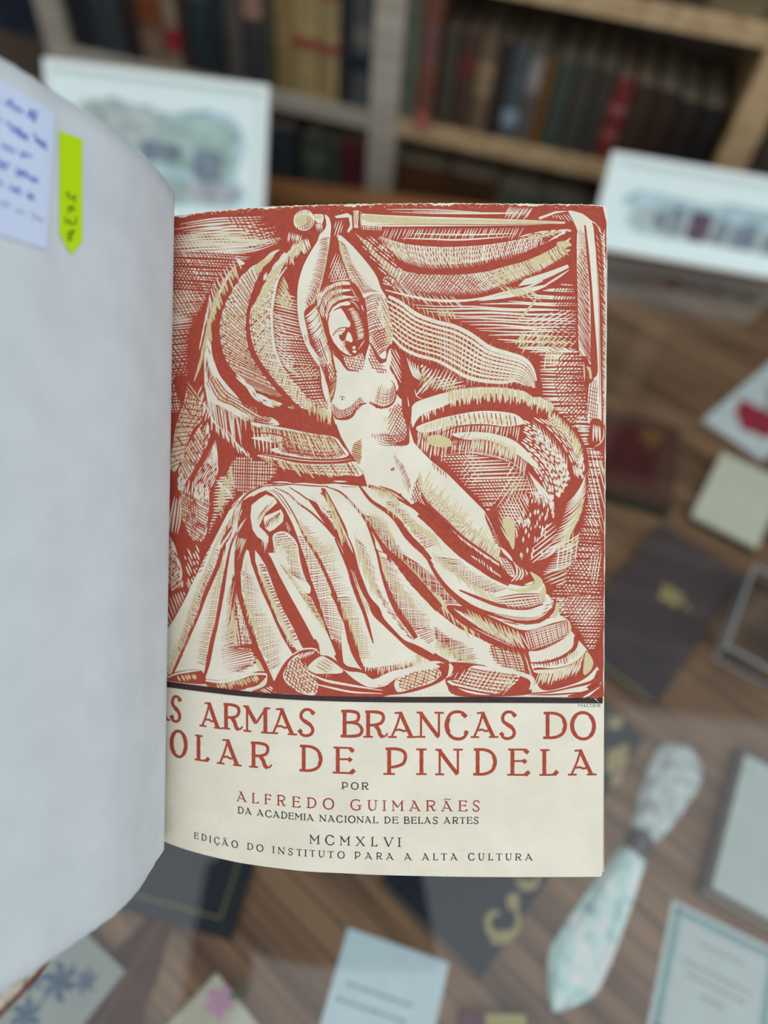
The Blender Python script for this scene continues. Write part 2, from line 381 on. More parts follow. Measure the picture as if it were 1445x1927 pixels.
card((1322, 790), (1435, 868), (1440, 595), 0.0012, 'white greeting card with a red blossom near the right edge of the picture', 'card', paper('greeting_card_paper', (218, 226, 228)), 'greeting_card', deco)
# clear acrylic box
t, L, D, h = local_rect('clear_box', (1366, 1215), (1500, 1285), (1440, 1075), Z0, Z0 + 0.028, 'clear plastic box lying right of the plum book', 'box')
ac = bpy.data.materials.new('clear_acrylic'); ac.use_nodes = True; nt = ac.node_tree; nt.nodes.clear()
o_ = nt.nodes.new('ShaderNodeOutputMaterial'); mx = nt.nodes.new('ShaderNodeMixShader'); lwt = nt.nodes.new('ShaderNodeLayerWeight'); lwt.inputs[0].default_value = 0.12
tr = nt.nodes.new('ShaderNodeBsdfTransparent'); tr.inputs[0].default_value = (0.93, 0.95, 0.97, 1); gl = nt.nodes.new('ShaderNodeBsdfPrincipled'); gl.inputs['Base Color'].default_value = (0.75, 0.78, 0.82, 1); gl.inputs['Roughness'].default_value = 0.25
nt.links.new(lwt.outputs[0], mx.inputs[0]); nt.links.new(tr.outputs[0], mx.inputs[1]); nt.links.new(gl.outputs[0], mx.inputs[2]); nt.links.new(mx.outputs[0], o_.inputs[0])
b = MB(); w_ = 0.0018
b.box(0, L, 0, w_, 0, h).box(0, L, D - w_, D, 0, h).box(0, w_, w_, D - w_, 0, h).box(L - w_, L, w_, D - w_, 0, h).box(w_, L - w_, w_, D - w_, h - w_, h)
b.build('walls', ac, t)
em = mat('acrylic_edge', s2l(176, 178, 184), 0.3); b = MB(); r = 0.0014
for z in (r, h):
    b.tube([(0, 0, z), (L, 0, z)], r).tube([(0, 0, z), (0, D, z)], r).tube([(L, 0, z), (L, D, z)], r).tube([(0, D, z), (L, D, z)], r)
b.tube([(0, 0, 0), (0, 0, h)], r).tube([(L, 0, 0), (L, 0, h)], r)
b.build('polished_edges', em, t)
# letter opener: mother-of-pearl blade and handle with a dark ferrule
A = at(1042, 1903, BZ + 0.005); B = at(1296, 1408, BZ + 0.005); d = (B - A); LL = d.length
t = thing('letter_opener', (A.x, A.y, Z0), math.atan2(d.y, d.x), 'silvery mother-of-pearl letter opener with a dark ferrule, lying between the navy book and the certificate', 'letter opener')
prl = bpy.data.materials.new('mother_of_pearl'); prl.use_nodes = True; nt = prl.node_tree; b_ = nt.nodes['Principled BSDF']
tc = nt.nodes.new('ShaderNodeTexCoord'); nz = nt.nodes.new('ShaderNodeTexNoise'); nz.inputs['Scale'].default_value = 55; nz.inputs['Detail'].default_value = 4; nz.inputs['Distortion'].default_value = 1.5
rp = nt.nodes.new('ShaderNodeValToRGB'); cr = rp.color_ramp; cr.elements[0].color = (*s2l(150, 172, 172), 1); cr.elements[1].color = (*s2l(236, 240, 236), 1); cr.elements[0].position = .3; cr.elements[1].position = .7
e = cr.elements.new(0.5); e.color = (*s2l(196, 226, 222), 1); e = cr.elements.new(0.6); e.color = (*s2l(226, 214, 216), 1)
nt.links.new(tc.outputs['Object'], nz.inputs['Vector']); nt.links.new(nz.outputs['Fac'], rp.inputs[0]); nt.links.new(rp.outputs[0], b_.inputs['Base Color'])
b_.inputs['Roughness'].default_value = 0.22; b_.inputs['Specular IOR Level'].default_value = 0.8; b_.inputs['Metallic'].default_value = 0.25
def plate(prof, th, name, m, ridge=0.5):
    n = len(prof); V = []; F = []
    for x, w2 in prof: V += [(x, -w2, th * 0.25), (x, -w2 * 0.5, th * 0.85), (x, 0, th), (x, w2 * 0.5, th * 0.85), (x, w2, th * 0.25), (x, 0, 0)]
    for i in range(n - 1):
        for k in range(6): F.append((i * 6 + k, i * 6 + (k + 1) % 6, i * 6 + 6 + (k + 1) % 6, i * 6 + 6 + k))
    F.append(tuple(range(6))[::-1]); F.append(tuple(range((n - 1) * 6, n * 6)))
    return mk(name, V, F, m, t)
u = LL
plate([(0, .0015), (u * .03, .008), (u * .1, .019), (u * .14, .0215), (u * .24, .0205), (u * .42, .0155), (u * .56, .0105)], 0.004, 'blade', prl)
plate([(u * .555, .0092), (u * .57, .0105), (u * .6, .0095), (u * .635, .0085)], 0.0075, 'ferrule', mat('dark_silver', s2l(112, 104, 110), 0.4, metal=0.6, noise=0.3, nscale=200))
plate([(u * .63, .0105), (u * .66, .0135), (u * .74, .0175), (u * .84, .021), (u * .92, .022), (u * .97, .018), (u * .995, .0095), (u, .002)], 0.007, 'handle',
      mat('carved_silver', s2l(226, 232, 230), 0.35, metal=0.1, noise=0.5, nscale=110, bump=0.8))
# brown tapering strip standing in for an unidentified shape, lower left
P = [at(x, y, BZ + 0.004) for x, y in ((318, 1700), (285, 1760), (245, 1830), (205, 1900), (165, 1975))]
t = thing('brown_strip', (P[2].x, P[2].y, Z0), 0, 'brown tapering strip of unclear kind lying left of the beige flower card', 'strap')
V = []; F = []; ws = [.006, .014, .02, .024, .026]
Q = catmull([(p.x - P[2].x, p.y - P[2].y) for p in P], 0.006); n = len(Q)
for i, q in enumerate(Q):
    a = Q[max(0, i - 1)]; c = Q[min(n - 1, i + 1)]; dx, dy = c[0] - a[0], c[1] - a[1]; l = math.hypot(dx, dy); nx, ny = -dy / l, dx / l
    f_ = i / (n - 1) * 4; k = min(3, int(f_)); wd = ws[k] + (ws[k + 1] - ws[k]) * (f_ - k); wd *= 1 + 0.05 * math.sin(i * 1.3)
    V += [(q[0] - nx * wd, q[1] - ny * wd, 0), (q[0] - nx * wd, q[1] - ny * wd, .002), (q[0], q[1], .005), (q[0] + nx * wd, q[1] + ny * wd, .002), (q[0] + nx * wd, q[1] + ny * wd, 0)]
for i in range(n - 1):
    for k in range(5): F.append((i * 5 + k, i * 5 + (k + 1) % 5, i * 5 + 5 + (k + 1) % 5, i * 5 + 5 + k))
F += [(0, 1, 2, 3, 4), tuple(range(n * 5 - 1, n * 5 - 6, -1))]
mk('strip_body', V, F, mat('strip_brown', s2l(84, 48, 30), 0.6, noise=0.45, nscale=45, bump=0.4), t)
MB().tube([(q[0], q[1], .0052) for q in Q], 0.0006).build('strip_midline', mat('midline_tan', s2l(140, 108, 84), 0.8), t)
# pottery tile with blue flowers, lower left corner
def deco(t, L, D, h):
    bl = mat('blue_glaze', s2l(70, 104, 136), 0.3, noise=0.4, nscale=120); b = MB()
    for (cx, cy, s) in ((L * .45, D * .3, .012), (L * .5, D * .62, .014), (L * .25, D * .5, .009), (L * .72, D * .75, .009)):
        for k in range(6):
            a = k * 1.05 + s * 90; b.tube([(cx, cy, h), (cx + s * .6 * math.cos(a), cy + s * .6 * math.sin(a), h), (cx + s * math.cos(a + .3), cy + s * math.sin(a + .3), h)], [s * .1, s * .22, s * .05], 8, flat=0.03)
    b.build('blue_pattern', bl, t)
card((-60, 1920), (60, 2050), (150, 1745), 0.006, 'grey glazed tile with blue flower pattern in the lower left corner', 'tile', mat('grey_glaze', s2l(168, 172, 168), 0.3, noise=0.12, nscale=25), 'glazed_tile', deco)

# ================================================================== framed prints standing at the back of the table
def framed_print(BLp, BRp, lean, hgt, label, seed, bands):
    a, b = at(*BLp, GZ), at(*BRp, GZ); u = (b - a); L = u.length
    t = thing('framed_print', (a.x, a.y, GZ + 0.0005), math.atan2(u.y, u.x), label, 'framed print', 'framed prints at the back of the table')
    rot = Matrix.Rotation(-lean, 4, 'X'); fw = 0.009
    m = MB()
    m.box(0, L, -0.012, 0, 0, fw, 0.001, rot=rot).box(0, L, -0.012, 0, hgt - fw, hgt, 0.001, rot=rot).box(0, fw, -0.012, 0, fw, hgt - fw, 0.001, rot=rot).box(L - fw, L, -0.012, 0, fw, hgt - fw, 0.001, rot=rot)
    m.build('frame', mat('white_frame', s2l(236, 246, 242), 0.4), t)
    MB().box(fw, L - fw, -0.006, -0.002, fw, hgt - fw, rot=rot).build('mat_board', mat('mat_board', s2l(232, 248, 246), 0.7), t)
    r = random.Random(seed); bm = MB(); ms = [mat('print_wash_%s' % n, s2l(*c), 0.8, noise=0.35, nscale=60) for n, c in
        (('sky', (196, 226, 232)), ('stone', (196, 210, 206)), ('green', (184, 210, 204)), ('slate', (140, 156, 168)), ('rose', (196, 194, 202)), ('plum', (112, 92, 112)))]
    for (x0, x1, z0, z1, k) in bands:
        x0, x1, z0, z1 = x0 * L, x1 * L, z0 * hgt, z1 * hgt
        # soft-edged scenery patch: a wavy outline
        n = 22; bb = bmesh.new(); f0 = []; 
        for i in range(n):
            an = 2 * math.pi * i / n; rr = 1 + 0.12 * r.uniform(-1, 1)
            sx = max(-1, min(1, 1.25 * math.cos(an))) * rr; sz = max(-1, min(1, 1.25 * math.sin(an))) * rr
            f0.append(bb.verts.new(rot @ Vector(((x0 + x1) / 2 + (x1 - x0) / 2 * sx, -0.0062 - 0.00012 * k, (z0 + z1) / 2 + (z1 - z0) / 2 * sz))))
        bb.faces.new(f0); bm.merge(bb, k)
    bm.build('picture', ms, t)
    s = MB(); hb = hgt * 0.8; back = rot @ Vector((L / 2, 0.001, hb)); foot = Vector((L / 2, back.y + 0.075, 0.0))
    s.tube([back, (back + foot) / 2, foot + Vector((0, 0, 0.003))], [0.006, 0.008, 0.006], 8, flat=0.3)
    s.build('easel_strut', mat('strut_board', s2l(90, 80, 70), 0.8), t)
    return t
framed_print((108, 408), (497, 456), math.radians(30), 0.18, 'white-framed pale landscape print standing behind the fold of the open book', 3,
    [(.12, .9, .2, .8, 0), (.15, .55, .5, .78, 1), (.5, .86, .42, .74, 2), (.42, .6, .45, .58, 3), (.66, .8, .36, .56, 3), (.3, .7, .22, .36, 2), (.14, .4, .3, .45, 0), (.62, .86, .24, .34, 4)])
framed_print((1103, 462), (1480, 528), math.radians(26), 0.119, 'white-framed low print with small dark figures, standing at the right beyond the page corner', 5,
    [(.14, .96, .22, .66, 0), (.2, .9, .25, .5, 1), (.28, .34, .3, .5, 3), (.36, .42, .28, .56, 3), (.45, .55, .24, .56, 5), (.58, .64, .26, .5, 3), (.66, .78, .24, .5, 3), (.82, .93, .24, .48, 3)])

# ================================================================== bookcase
M_oak = wood_mat('bookcase_wood', s2l(196, 168, 128), s2l(170, 138, 98), 0.5, 1.57)
M_post = wood_mat('bookcase_post_wood', s2l(182, 172, 158), s2l(160, 150, 136), 0.5, 0)
a10 = math.radians(10)
OR = Vector((math.sin(a10), math.cos(a10), 0)) * 1.1325
bc = thing('bookcase', OR, -a10, 'tall open wooden bookcase full of old books behind the display table', 'bookcase')
DEP = 0.24; HT = 2.2
POSTS = [(-1.34, -1.295), (-0.85, -0.808), (-0.300, -0.255), (0.2186, 0.262), (0.75, 0.80)]
SP = 0.2125; LV = [0.770 + SP * k for k in range(-3, 7)]
for i, (a, b) in enumerate(POSTS): MB().box(a, b, -0.004, DEP, 0, HT, 0.002).build('upright', M_post if i in (1, 2) else M_oak, bc)
for i in range(4):
    for k, z in enumerate(LV):
        if i == 0 and k not in (0, 2, 4, 6): continue
        MB().box(POSTS[i][1], POSTS[i + 1][0], 0, DEP, z - 0.026, z, 0.0015).build('shelf', M_post if i == 1 else M_oak, bc)
MB().box(POSTS[0][0], POSTS[-1][1], DEP, DEP + 0.008, 0, HT).build('back_panel', mat('back_panel', s2l(118, 106, 94), 0.8, noise=0.2, nscale=8), bc)
# books: (colour name, rgb, width mm, height, band rgb or None, depth inset)
def to_world(u, v, z): return (OR.x + u * math.cos(a10) + v * math.sin(a10), OR.y - u * math.sin(a10) + v * math.cos(a10), z)
def shelf_book(u, w_, z, h, rgb, label, bands=(), inset=0.012, dep=0.15, group=None, lean=0.0):
    t = thing('shelved_book', to_world(u, inset, z + 0.0003), -a10, label, 'book', group)
    if lean: t.rotation_euler = (0, lean, -a10)
    m = mat('binding' + str(rgb), s2l(*rgb), 0.55, noise=0.3, nscale=30, bump=0.2)
    k = 0.002; bm = MB()
    n = 7; r = w_ / 2; V = []
    pr = [(r + r * math.sin(a_), -0.0045 * math.cos(a_)) for a_ in [(-1 + 2 * i / (n - 1)) * math.pi / 2 for i in range(n)]]
    bm.prism([(x, y) for x, y in pr] + [(w_, 0.004), (0, 0.004)][::1], 0, h)
    bm.box(0, k, 0.002, dep, 0, h).box(w_ - k, w_, 0.002, dep, 0, h)
    for zz in (0.15, 0.35, 0.6, 0.85): bm.prism([(x, y * 1.25) for x, y in pr] + [(w_, 0.001), (0, 0.001)], h * zz, h * zz + 0.0016)
    bm.build('binding', m, t)
    MB().box(k, w_ - k, 0.0045, dep - 0.004, 0.003, h - 0.004).build('pages', mat('old_pages', s2l(150, 138, 116), 0.85, noise=0.2, nscale=100), t)
    for (z0, z1, c, nm) in bands:
        MB().prism([(x, y * 1.12 - 0.0003) for x, y in pr] + [(w_ * 0.999, 0.001), (0.0002, 0.001)], h * z0, h * z1).build(nm, mat('label' + str(c), s2l(*c), 0.5, noise=0.2, nscale=60), t)
    return t
RB = lambda z0, z1, c: (z0, z1, c, 'spine_label')
def row(u0, u1, z, specs, where, hk=1.0, ck=1.0):
    specs = [((tuple(int(c * ck) for c in s[0])), s[1], s[2] * (hk if s[2] < .162 else 1)) + tuple(s[3:]) for s in specs]
    tot = sum(s[1] for s in specs); k = (u1 - u0 - 0.004) / tot; u = u0 + 0.002
    for s in specs:
        shelf_book(u, s[1] * k - 0.0012, z, s[2], s[0], s[3] + where, s[4] if len(s) > 4 else (), inset=s[5] if len(s) > 5 else 0.012, group='old books in the ' + where)
        u += s[1] * k
dk = (34, 34, 38)
row(POSTS[1][1], POSTS[2][0], LV[3], [
    (dk, 34, .19, 'near-black thick book against the left post, '), ((52, 60, 66), 22, .188, 'slate grey book second from the left post, '), ((58, 66, 70), 20, .184, 'pale-flecked slate book third from the left post, ', [RB(.6, .8, (110, 120, 124))]),
    ((46, 34, 32), 24, .19, 'dark brown book left of the tan book with the rusty stain, '), ((128, 104, 84), 34, .192, 'tan book with a rusty lower half, ', [RB(.28, .5, (120, 62, 34))]),
    ((140, 124, 98), 22, .19, 'buff book with a bright red label at the foot, ', [RB(.12, .3, (150, 40, 44)), RB(.78, .95, (140, 44, 50))]), ((70, 44, 44), 12, .186, 'thin wine brown book right of the buff one, '),
    ((40, 54, 58), 32, .19, 'dark teal book left of the grey-brown one, ', [RB(.55, .7, (66, 84, 88))]), ((44, 46, 50), 18, .19, 'charcoal book between teal and grey-brown ones, '), ((88, 82, 76), 24, .188, 'grey-brown book with pale spine, '),
    ((62, 58, 62), 26, .185, 'dark mauve-grey book with a rosy top label, ', [RB(.52, .72, (170, 128, 112))]), ((76, 74, 62), 16, .182, 'narrow olive book beside the yellow ones, '), ((146, 122, 76), 22, .19, 'ochre book first of the yellow pair, '),
    ((168, 146, 98), 34, .192, 'pale yellow vellum book with two red bands, ', [RB(.36, .44, (150, 70, 62)), RB(.76, .85, (150, 58, 60))]), ((160, 140, 96), 26, .19, 'straw yellow book right of the banded one, ', [RB(.36, .43, (146, 70, 62)), RB(.74, .82, (140, 60, 60))]),
    ((44, 44, 48), 16, .19, 'black narrow book right of the yellow books, '), ((84, 86, 88), 26, .19, 'dark grey book with a navy label beside the middle post, ', [RB(.28, .4, (24, 32, 50)), RB(.48, .6, (110, 112, 104))])],
    'left bay upper row')
row(-0.42, POSTS[2][0], LV[2], [
    ((74, 80, 72), 40, .15, 'green-grey book at the left end, ', [RB(.7, .85, (96, 104, 90))]), ((66, 74, 66), 26, .148, 'moss grey book in the middle, '), ((100, 42, 46), 42, .155, 'dull crimson book beside the middle post, ', [RB(.6, .8, (84, 36, 44))])],
    'left bay lower row')
row(-0.6, -0.425, LV[2], [((56, 60, 58), 30, .15, 'dark grey-green book, '), ((60, 46, 44), 28, .15, 'umber book, '), ((50, 56, 62), 30, .15, 'dark steel blue book, ')], 'left bay lower row, behind the framed print')
row(POSTS[2][1], 0.212, LV[3], [
    ((122, 132, 110), 20, .165, 'sage green book against the middle post, '), ((132, 82, 62), 22, .18, 'terracotta tall book with a pink lower label, ', [RB(.0, .12, (172, 100, 92)), RB(.5, .8, (112, 78, 74))], -0.006),
    ((84, 74, 62), 24, .15, 'dusky olive book right of the terracotta one, '), ((92, 64, 52), 22, .152, 'rust brown book with a dark red label, ', [RB(.6, .8, (104, 44, 44))]), ((128, 106, 80), 22, .156, 'sandy book with light spine, ', [RB(.4, .75, (144, 122, 92))]),
    ((62, 48, 46), 18, .15, 'dark umber book right of the sandy one, '), ((88, 98, 100), 20, .15, 'blue-grey book with a round pale label, ', [RB(.15, .35, (140, 156, 168))]), ((112, 104, 98), 18, .155, 'warm grey book with a whitish top, ', [RB(.55, .9, (146, 142, 138))]),
    ((128, 88, 44), 14, .14, 'leaning amber book, '), ((74, 82, 72), 24, .14, 'grey-green book right of the amber one, '), ((78, 72, 62), 24, .142, 'khaki dark book, '), ((70, 66, 58), 22, .14, 'mud brown book left of the red-labelled one, '),
    ((136, 54, 50), 22, .132, 'brick red book with paler bands, ', [RB(.3, .38, (166, 100, 92)), RB(.6, .7, (160, 96, 90))]), ((74, 54, 40), 26, .13, 'brown leather book right of the brick red one, '), ((64, 46, 36), 28, .128, 'darker brown leather book, '),
    ((50, 40, 36), 26, .12, 'blackish brown book, '), ((40, 36, 34), 30, .118, 'nearly black book beside the right post, ')], 'right bay upper row', 0.86, 0.88)
row(POSTS[2][1], 0.212, LV[2], [
    ((88, 58, 34), 40, .14, 'thick brown leather book beside the middle post, '), ((80, 52, 32), 42, .14, 'thick chestnut leather book second from the middle post, '), ((92, 102, 84), 34, .137, 'faded green book, '), ((86, 92, 80), 34, .135, 'dull sage book beyond the green one, '),
    ((52, 50, 46), 30, .12, 'dim charcoal brown book, '), ((44, 40, 38), 40, .12, 'dark low book by the right print, ')], 'right bay lower row')
row(POSTS[2][1], 0.212, LV[4], [((110, 100, 90), 40, .15, 'fawn book by the middle post, '), ((80, 60, 50), 36, .15, 'cocoa brown book, '), ((60, 64, 68), 36, .16, 'dark pewter book, '), ((70, 50, 46), 34, .15, 'dark russet book, '), ((120, 104, 76), 30, .14, 'dull gold book, ')], 'top row in view, right bay')
row(POSTS[3][1], 0.6, LV[3], [((70, 60, 48), 30, .14, 'drab brown book just right of the right post, '), ((52, 48, 44), 34, .14, 'dark grey-brown book second right of the right post, '), ((60, 50, 40), 34, .14, 'dark tan book third right of the right post, ')], 'far right bay')
row(-1.0, POSTS[1][0], LV[3], [((34, 44, 62), 40, .19, 'navy blue book left of the left post, '), ((30, 40, 56), 42, .19, 'ink blue book at the far left edge, ')], 'far left bay')
# ================================================================== the open book
BD = 0.33                                   # the book's own frame: origin at the gutter depth, z towards the reader
book = bpy.data.objects.new('open_book', None); COL.objects.link(book)
book.matrix_world = CM @ Matrix.Translation((0, 0, -BD))
tag(book, 'book held open above the table, rust red woodcut title page right, blank flyleaf left', 'book')

def interp(T, x):
    if x <= T[0][0]: return T[0][1]
    for (a, va), (b, vb) in zip(T, T[1:]):
        if x <= b: return va + (vb - va) * (x - a) / (b - a)
    return T[-1][1]
def page_depth(x):
    t = max(0.0, (900 - x) / 600.0)
    u = max(0.0, (372 - x) / 72.0)      # the last stretch rolls down into the gutter
    return 0.3 * (1 + 0.018 * t + 0.050 * t * t + 0.011 * u * u)
# page height measured across the width gives the same curve in the paper as the edges show
GX = [284 + 8 * i for i in range(int((900 - 284) / 8) + 1)] + [1160]
GI = [1 / page_depth(x) for x in GX]
def lift(x, y, off):
    """point of the printed page: (x, y) are millimetre-like sheet units across the leaf, off = ink height in metres"""
    k = 0
    if x >= GX[-2]: k = len(GX) - 2
    else: k = max(0, min(len(GX) - 2, int((x - 284) // 8)))
    t = (x - GX[k]) / (GX[k + 1] - GX[k]); d = 1 / (GI[k] + (GI[k + 1] - GI[k]) * t) - off
    return ((x - CX) * d / FOC, -(y - CY) * d / FOC, BD - d)
def clipx(poly, c, keep_gt):
    out = []; n = len(poly)
    for i in range(n):
        p, q = poly[i], poly[(i + 1) % n]
        ip = (p[0] >= c) if keep_gt else (p[0] <= c); iq = (q[0] >= c) if keep_gt else (q[0] <= c)
        if ip: out.append(p)
        if ip != iq:
            t = (c - p[0]) / (q[0] - p[0]); out.append((c, p[1] + (q[1] - p[1]) * t))
    return out
class Ink:
    """many flat strokes printed on the curved page, one mesh"""
    def __init__(s, base=0.00004, step=0.0000025, trim=False): s.V = []; s.F = []; s.M = []; s.off = base; s.step = step; s.mi = 0; s.base_off = base; s.sub = 0; s.trim = trim
    def layer(s): s.base_off += s.step; s.off = s.base_off; s.sub = 0
    def sublevel(s): s.sub = (s.sub + 1) % 5; s.off = s.base_off + s.sub * s.step * 0.17
    def convex(s, poly):
        if s.trim and max(p[0] for p in poly) > 1130:      # keep inside the trimmed edge of the leaf
            g = lambda p: p[0] - (1141.6 - 9 * (p[1] - 400) / 1250 - 0.8 * math.sin(p[1] * .09)); out = []
            for i in range(len(poly)):
                p, q = poly[i], poly[(i + 1) % len(poly)]; a, b = g(p), g(q)
                if a <= 0: out.append(p)
                if (a <= 0) != (b <= 0): t = a / (a - b); out.append((p[0] + (q[0] - p[0]) * t, p[1] + (q[1] - p[1]) * t))
            poly = out
            if len(poly) < 3: return
        x0 = min(p[0] for p in poly); x1 = max(p[0] for p in poly)
        if x1 <= GX[0] or x0 >= GX[-1]: return
        k0 = max(0, min(len(GX) - 2, int((x0 - 284) // 8))); k1 = max(0, min(len(GX) - 2, int((x1 - 284) // 8)))
        if x0 < GX[0]: poly = clipx(poly, GX[0], True)
        for k in range(k0, k1 + 1):
            q = poly
            if k > k0: q = clipx(q, GX[k], True)
            if k < k1 and len(q) > 2: q = clipx(q, GX[k + 1], False)
            if len(q) < 3: continue
            b = len(s.V)
            for (x, y) in q: s.V.append(lift(x, y, s.off))
            s.F.append(tuple(range(b + len(q) - 1, b - 1, -1)) ); s.M.append(s.mi)
    def poly(s, pts):
        for tri in tessellate_polygon([[Vector((p[0], p[1], 0)) for p in pts]]):
            a, b, c = (pts[i] for i in tri)
            ar = (b[0] - a[0]) * (c[1] - a[1]) - (c[0] - a[0]) * (b[1] - a[1])
            if abs(ar) < 1e-6: continue
            s.convex([a, b, c] if ar > 0 else [a, c, b])
    def ribbon(s, P, W):
        n = len(P)
        if n < 2: return
        L = []; R = []
        for i in range(n):
            a = P[max(0, i - 1)]; c = P[min(n - 1, i + 1)]; dx, dy = c[0] - a[0], c[1] - a[1]; l = math.hypot(dx, dy) or 1e-9
            nx, ny = -dy / l * W[i] / 2, dx / l * W[i] / 2
            L.append((P[i][0] + nx, P[i][1] + ny)); R.append((P[i][0] - nx, P[i][1] - ny))
        for i in range(n - 1): s.convex([R[i], R[i + 1], L[i + 1], L[i]])
    def build(s, name, mats, parent):
        o = mk(name, s.V, s.F, mats, parent, idx=s.M); return o

def paper_mat(name, c1, c2, c3, rough=0.75):
    m = bpy.data.materials.new(name); m.use_nodes = True; nt = m.node_tree; b = nt.nodes['Principled BSDF']; N = nt.nodes.new; Lk = nt.links.new
    tc = N('ShaderNodeTexCoord')
    n1 = N('ShaderNodeTexNoise'); n1.inputs['Scale'].default_value = 900; n1.inputs['Detail'].default_value = 3
    n2 = N('ShaderNodeTexNoise'); n2.inputs['Scale'].default_value = 55; n2.inputs['Detail'].default_value = 5
    n3 = N('ShaderNodeTexNoise'); n3.inputs['Scale'].default_value = 1300; n3.inputs['Detail'].default_value = 1
    for n in (n1, n2, n3): Lk(tc.outputs['Object'], n.inputs['Vector'])
    r1 = N('ShaderNodeValToRGB'); r1.color_ramp.elements[0].color = (*c2, 1); r1.color_ramp.elements[1].color = (*c1, 1); r1.color_ramp.elements[0].position = .38; r1.color_ramp.elements[1].position = .62
    Lk(n2.outputs['Fac'], r1.inputs[0])
    r3 = N('ShaderNodeValToRGB'); r3.color_ramp.elements[0].color = (*c3, 1); r3.color_ramp.elements[1].color = (1, 1, 1, 1); r3.color_ramp.elements[0].position = .2; r3.color_ramp.elements[1].position = .3
    Lk(n3.outputs['Fac'], r3.inputs[0])
    mx = N('ShaderNodeMix'); mx.data_type = 'RGBA'; mx.blend_type = 'MULTIPLY'; mx.inputs[0].default_value = 0.6; Lk(r1.outputs[0], mx.inputs[6]); Lk(r3.outputs[0], mx.inputs[7])
    r2 = N('ShaderNodeValToRGB'); r2.color_ramp.elements[0].color = (.9, .9, .9, 1); r2.color_ramp.elements[1].color = (1, 1, 1, 1); Lk(n1.outputs['Fac'], r2.inputs[0])
    mx2 = N('ShaderNodeMix'); mx2.data_type = 'RGBA'; mx2.blend_type = 'MULTIPLY'; mx2.inputs[0].default_value = 0.7; Lk(mx.outputs[2], mx2.inputs[6]); Lk(r2.outputs[0], mx2.inputs[7])
    Lk(mx2.outputs[2], b.inputs['Base Color']); b.inputs['Roughness'].default_value = rough; b.inputs['Specular IOR Level'].default_value = 0.25
    bp = N('ShaderNodeBump'); bp.inputs['Strength'].default_value = 0.12; bp.inputs['Distance'].default_value = 0.0003; Lk(n1.outputs['Fac'], bp.inputs['Height']); Lk(bp.outputs[0], b.inputs['Normal'])
    return m
M_page = paper_mat('page_paper', s2l(238, 231, 212), s2l(231, 223, 203), s2l(190, 180, 160))
M_leaf = paper_mat('flyleaf_paper', s2l(217, 225, 230), s2l(211, 219, 224), s2l(205, 200, 196))
def ink_mat(name, c, c2, rough=0.6):
    return mat(name, s2l(*c), rough, noise=0.1, nscale=500, col2=s2l(*c2), spec=0.3)
M_red = ink_mat('rust_red_ink', (176, 74, 54), (163, 66, 48))
M_tan = ink_mat('tan_ink', (217, 202, 158), (209, 193, 146))
M_blk = ink_mat('dark_brown_ink', (62, 44, 46), (54, 38, 40))
M_txt = ink_mat('black_text_ink', (44, 38, 42), (38, 34, 38))

# ---- the right page: outline in the sheet's own units
def jag(P, amp, seed):
    r = random.Random(seed); return [(x + r.uniform(-amp, amp) * .3, y + r.uniform(-amp, amp)) for x, y in P]
top = jag(catmull([(286, 416), (322, 408), (360, 402), (420, 395), (500, 389), (600, 385.5), (700, 383.5), (850, 382.5), (1000, 383.5), (1110, 385), (1134, 387.5)], 3), 0.9, 1)
right = [(1139, 390), (1142.5, 396), (1143, 420)] + [(1143 - 9 * (y - 400) / 1250 + rnd.uniform(-.4, .4), y) for y in range(440, 1640, 14)] + [(1133, 1644), (1131, 1649.5)]
bot = catmull([(1125, 1650), (1000, 1650.5), (880, 1650), (730, 1647), (640, 1643), (568, 1639), (472, 1627), (420, 1617), (368, 1604), (330, 1592), (304, 1581), (286, 1573)], 8)
PG = top + right + bot
pg = Ink(0.0, 0); pg.poly(PG)
# give the sheet a thickness: back face and rim
nb = len(pg.V); outl_f = [lift(x, y, 0) for x, y in PG]; outl_b = [lift(x, y, -0.00025) for x, y in PG]
b0 = len(pg.V); pg.V += outl_f + outl_b; n = len(PG)
for i in range(n): pg.F.append((b0 + i, b0 + (i + 1) % n, b0 + n + (i + 1) % n, b0 + n + i)); pg.M.append(0)
page = pg.build('title_page', M_page, book)
# ---- text block behind the page
def block(name, d0, d1, ins, m, x0=300, x1=1143, y0=384, y1=1649):
    V = []; F = []; n = 24
    for j, (dd) in enumerate((d0, d1)):
        for i in range(n + 1):
            x = x0 + (x1 - x0) * i / n; d = page_depth(x)
            X = (x - CX) * d / FOC - (ins if i == n else 0); T = -(interp(top, x) - CY) * d / FOC - ins - 0.0004; B = -(interp(bot[::-1], x) - CY) * d / FOC + ins + 0.0004
            V += [(X, T, BD - d - dd), (X, B, BD - d - dd)]
    w_ = 2 * (n + 1)
    for i in range(n):
        a = 2 * i; F += [(a, a + 1, a + 3, a + 2), (w_ + a, w_ + a + 2, w_ + a + 3, w_ + a + 1), (a, a + 2, w_ + a + 2, w_ + a), (a + 1, w_ + a + 1, w_ + a + 3, a + 3)]
    F += [(0, w_, w_ + 1, 1), (2 * n, 2 * n + 1, w_ + 2 * n + 1, w_ + 2 * n)]
    return mk(name, V, F, m, book)
block('text_block', 0.0006, 0.012, 0.0012, mat('page_edges', s2l(214, 202, 176), 0.85, noise=0.25, nscale=300, stretch=(0.1, 0.1, 8)))
M_cov = mat('cover_leather', s2l(128, 58, 40), 0.55, noise=0.3, nscale=120, bump=0.4)
block('back_board', 0.0125, 0.0155, -0.0008, M_cov, x0=290)

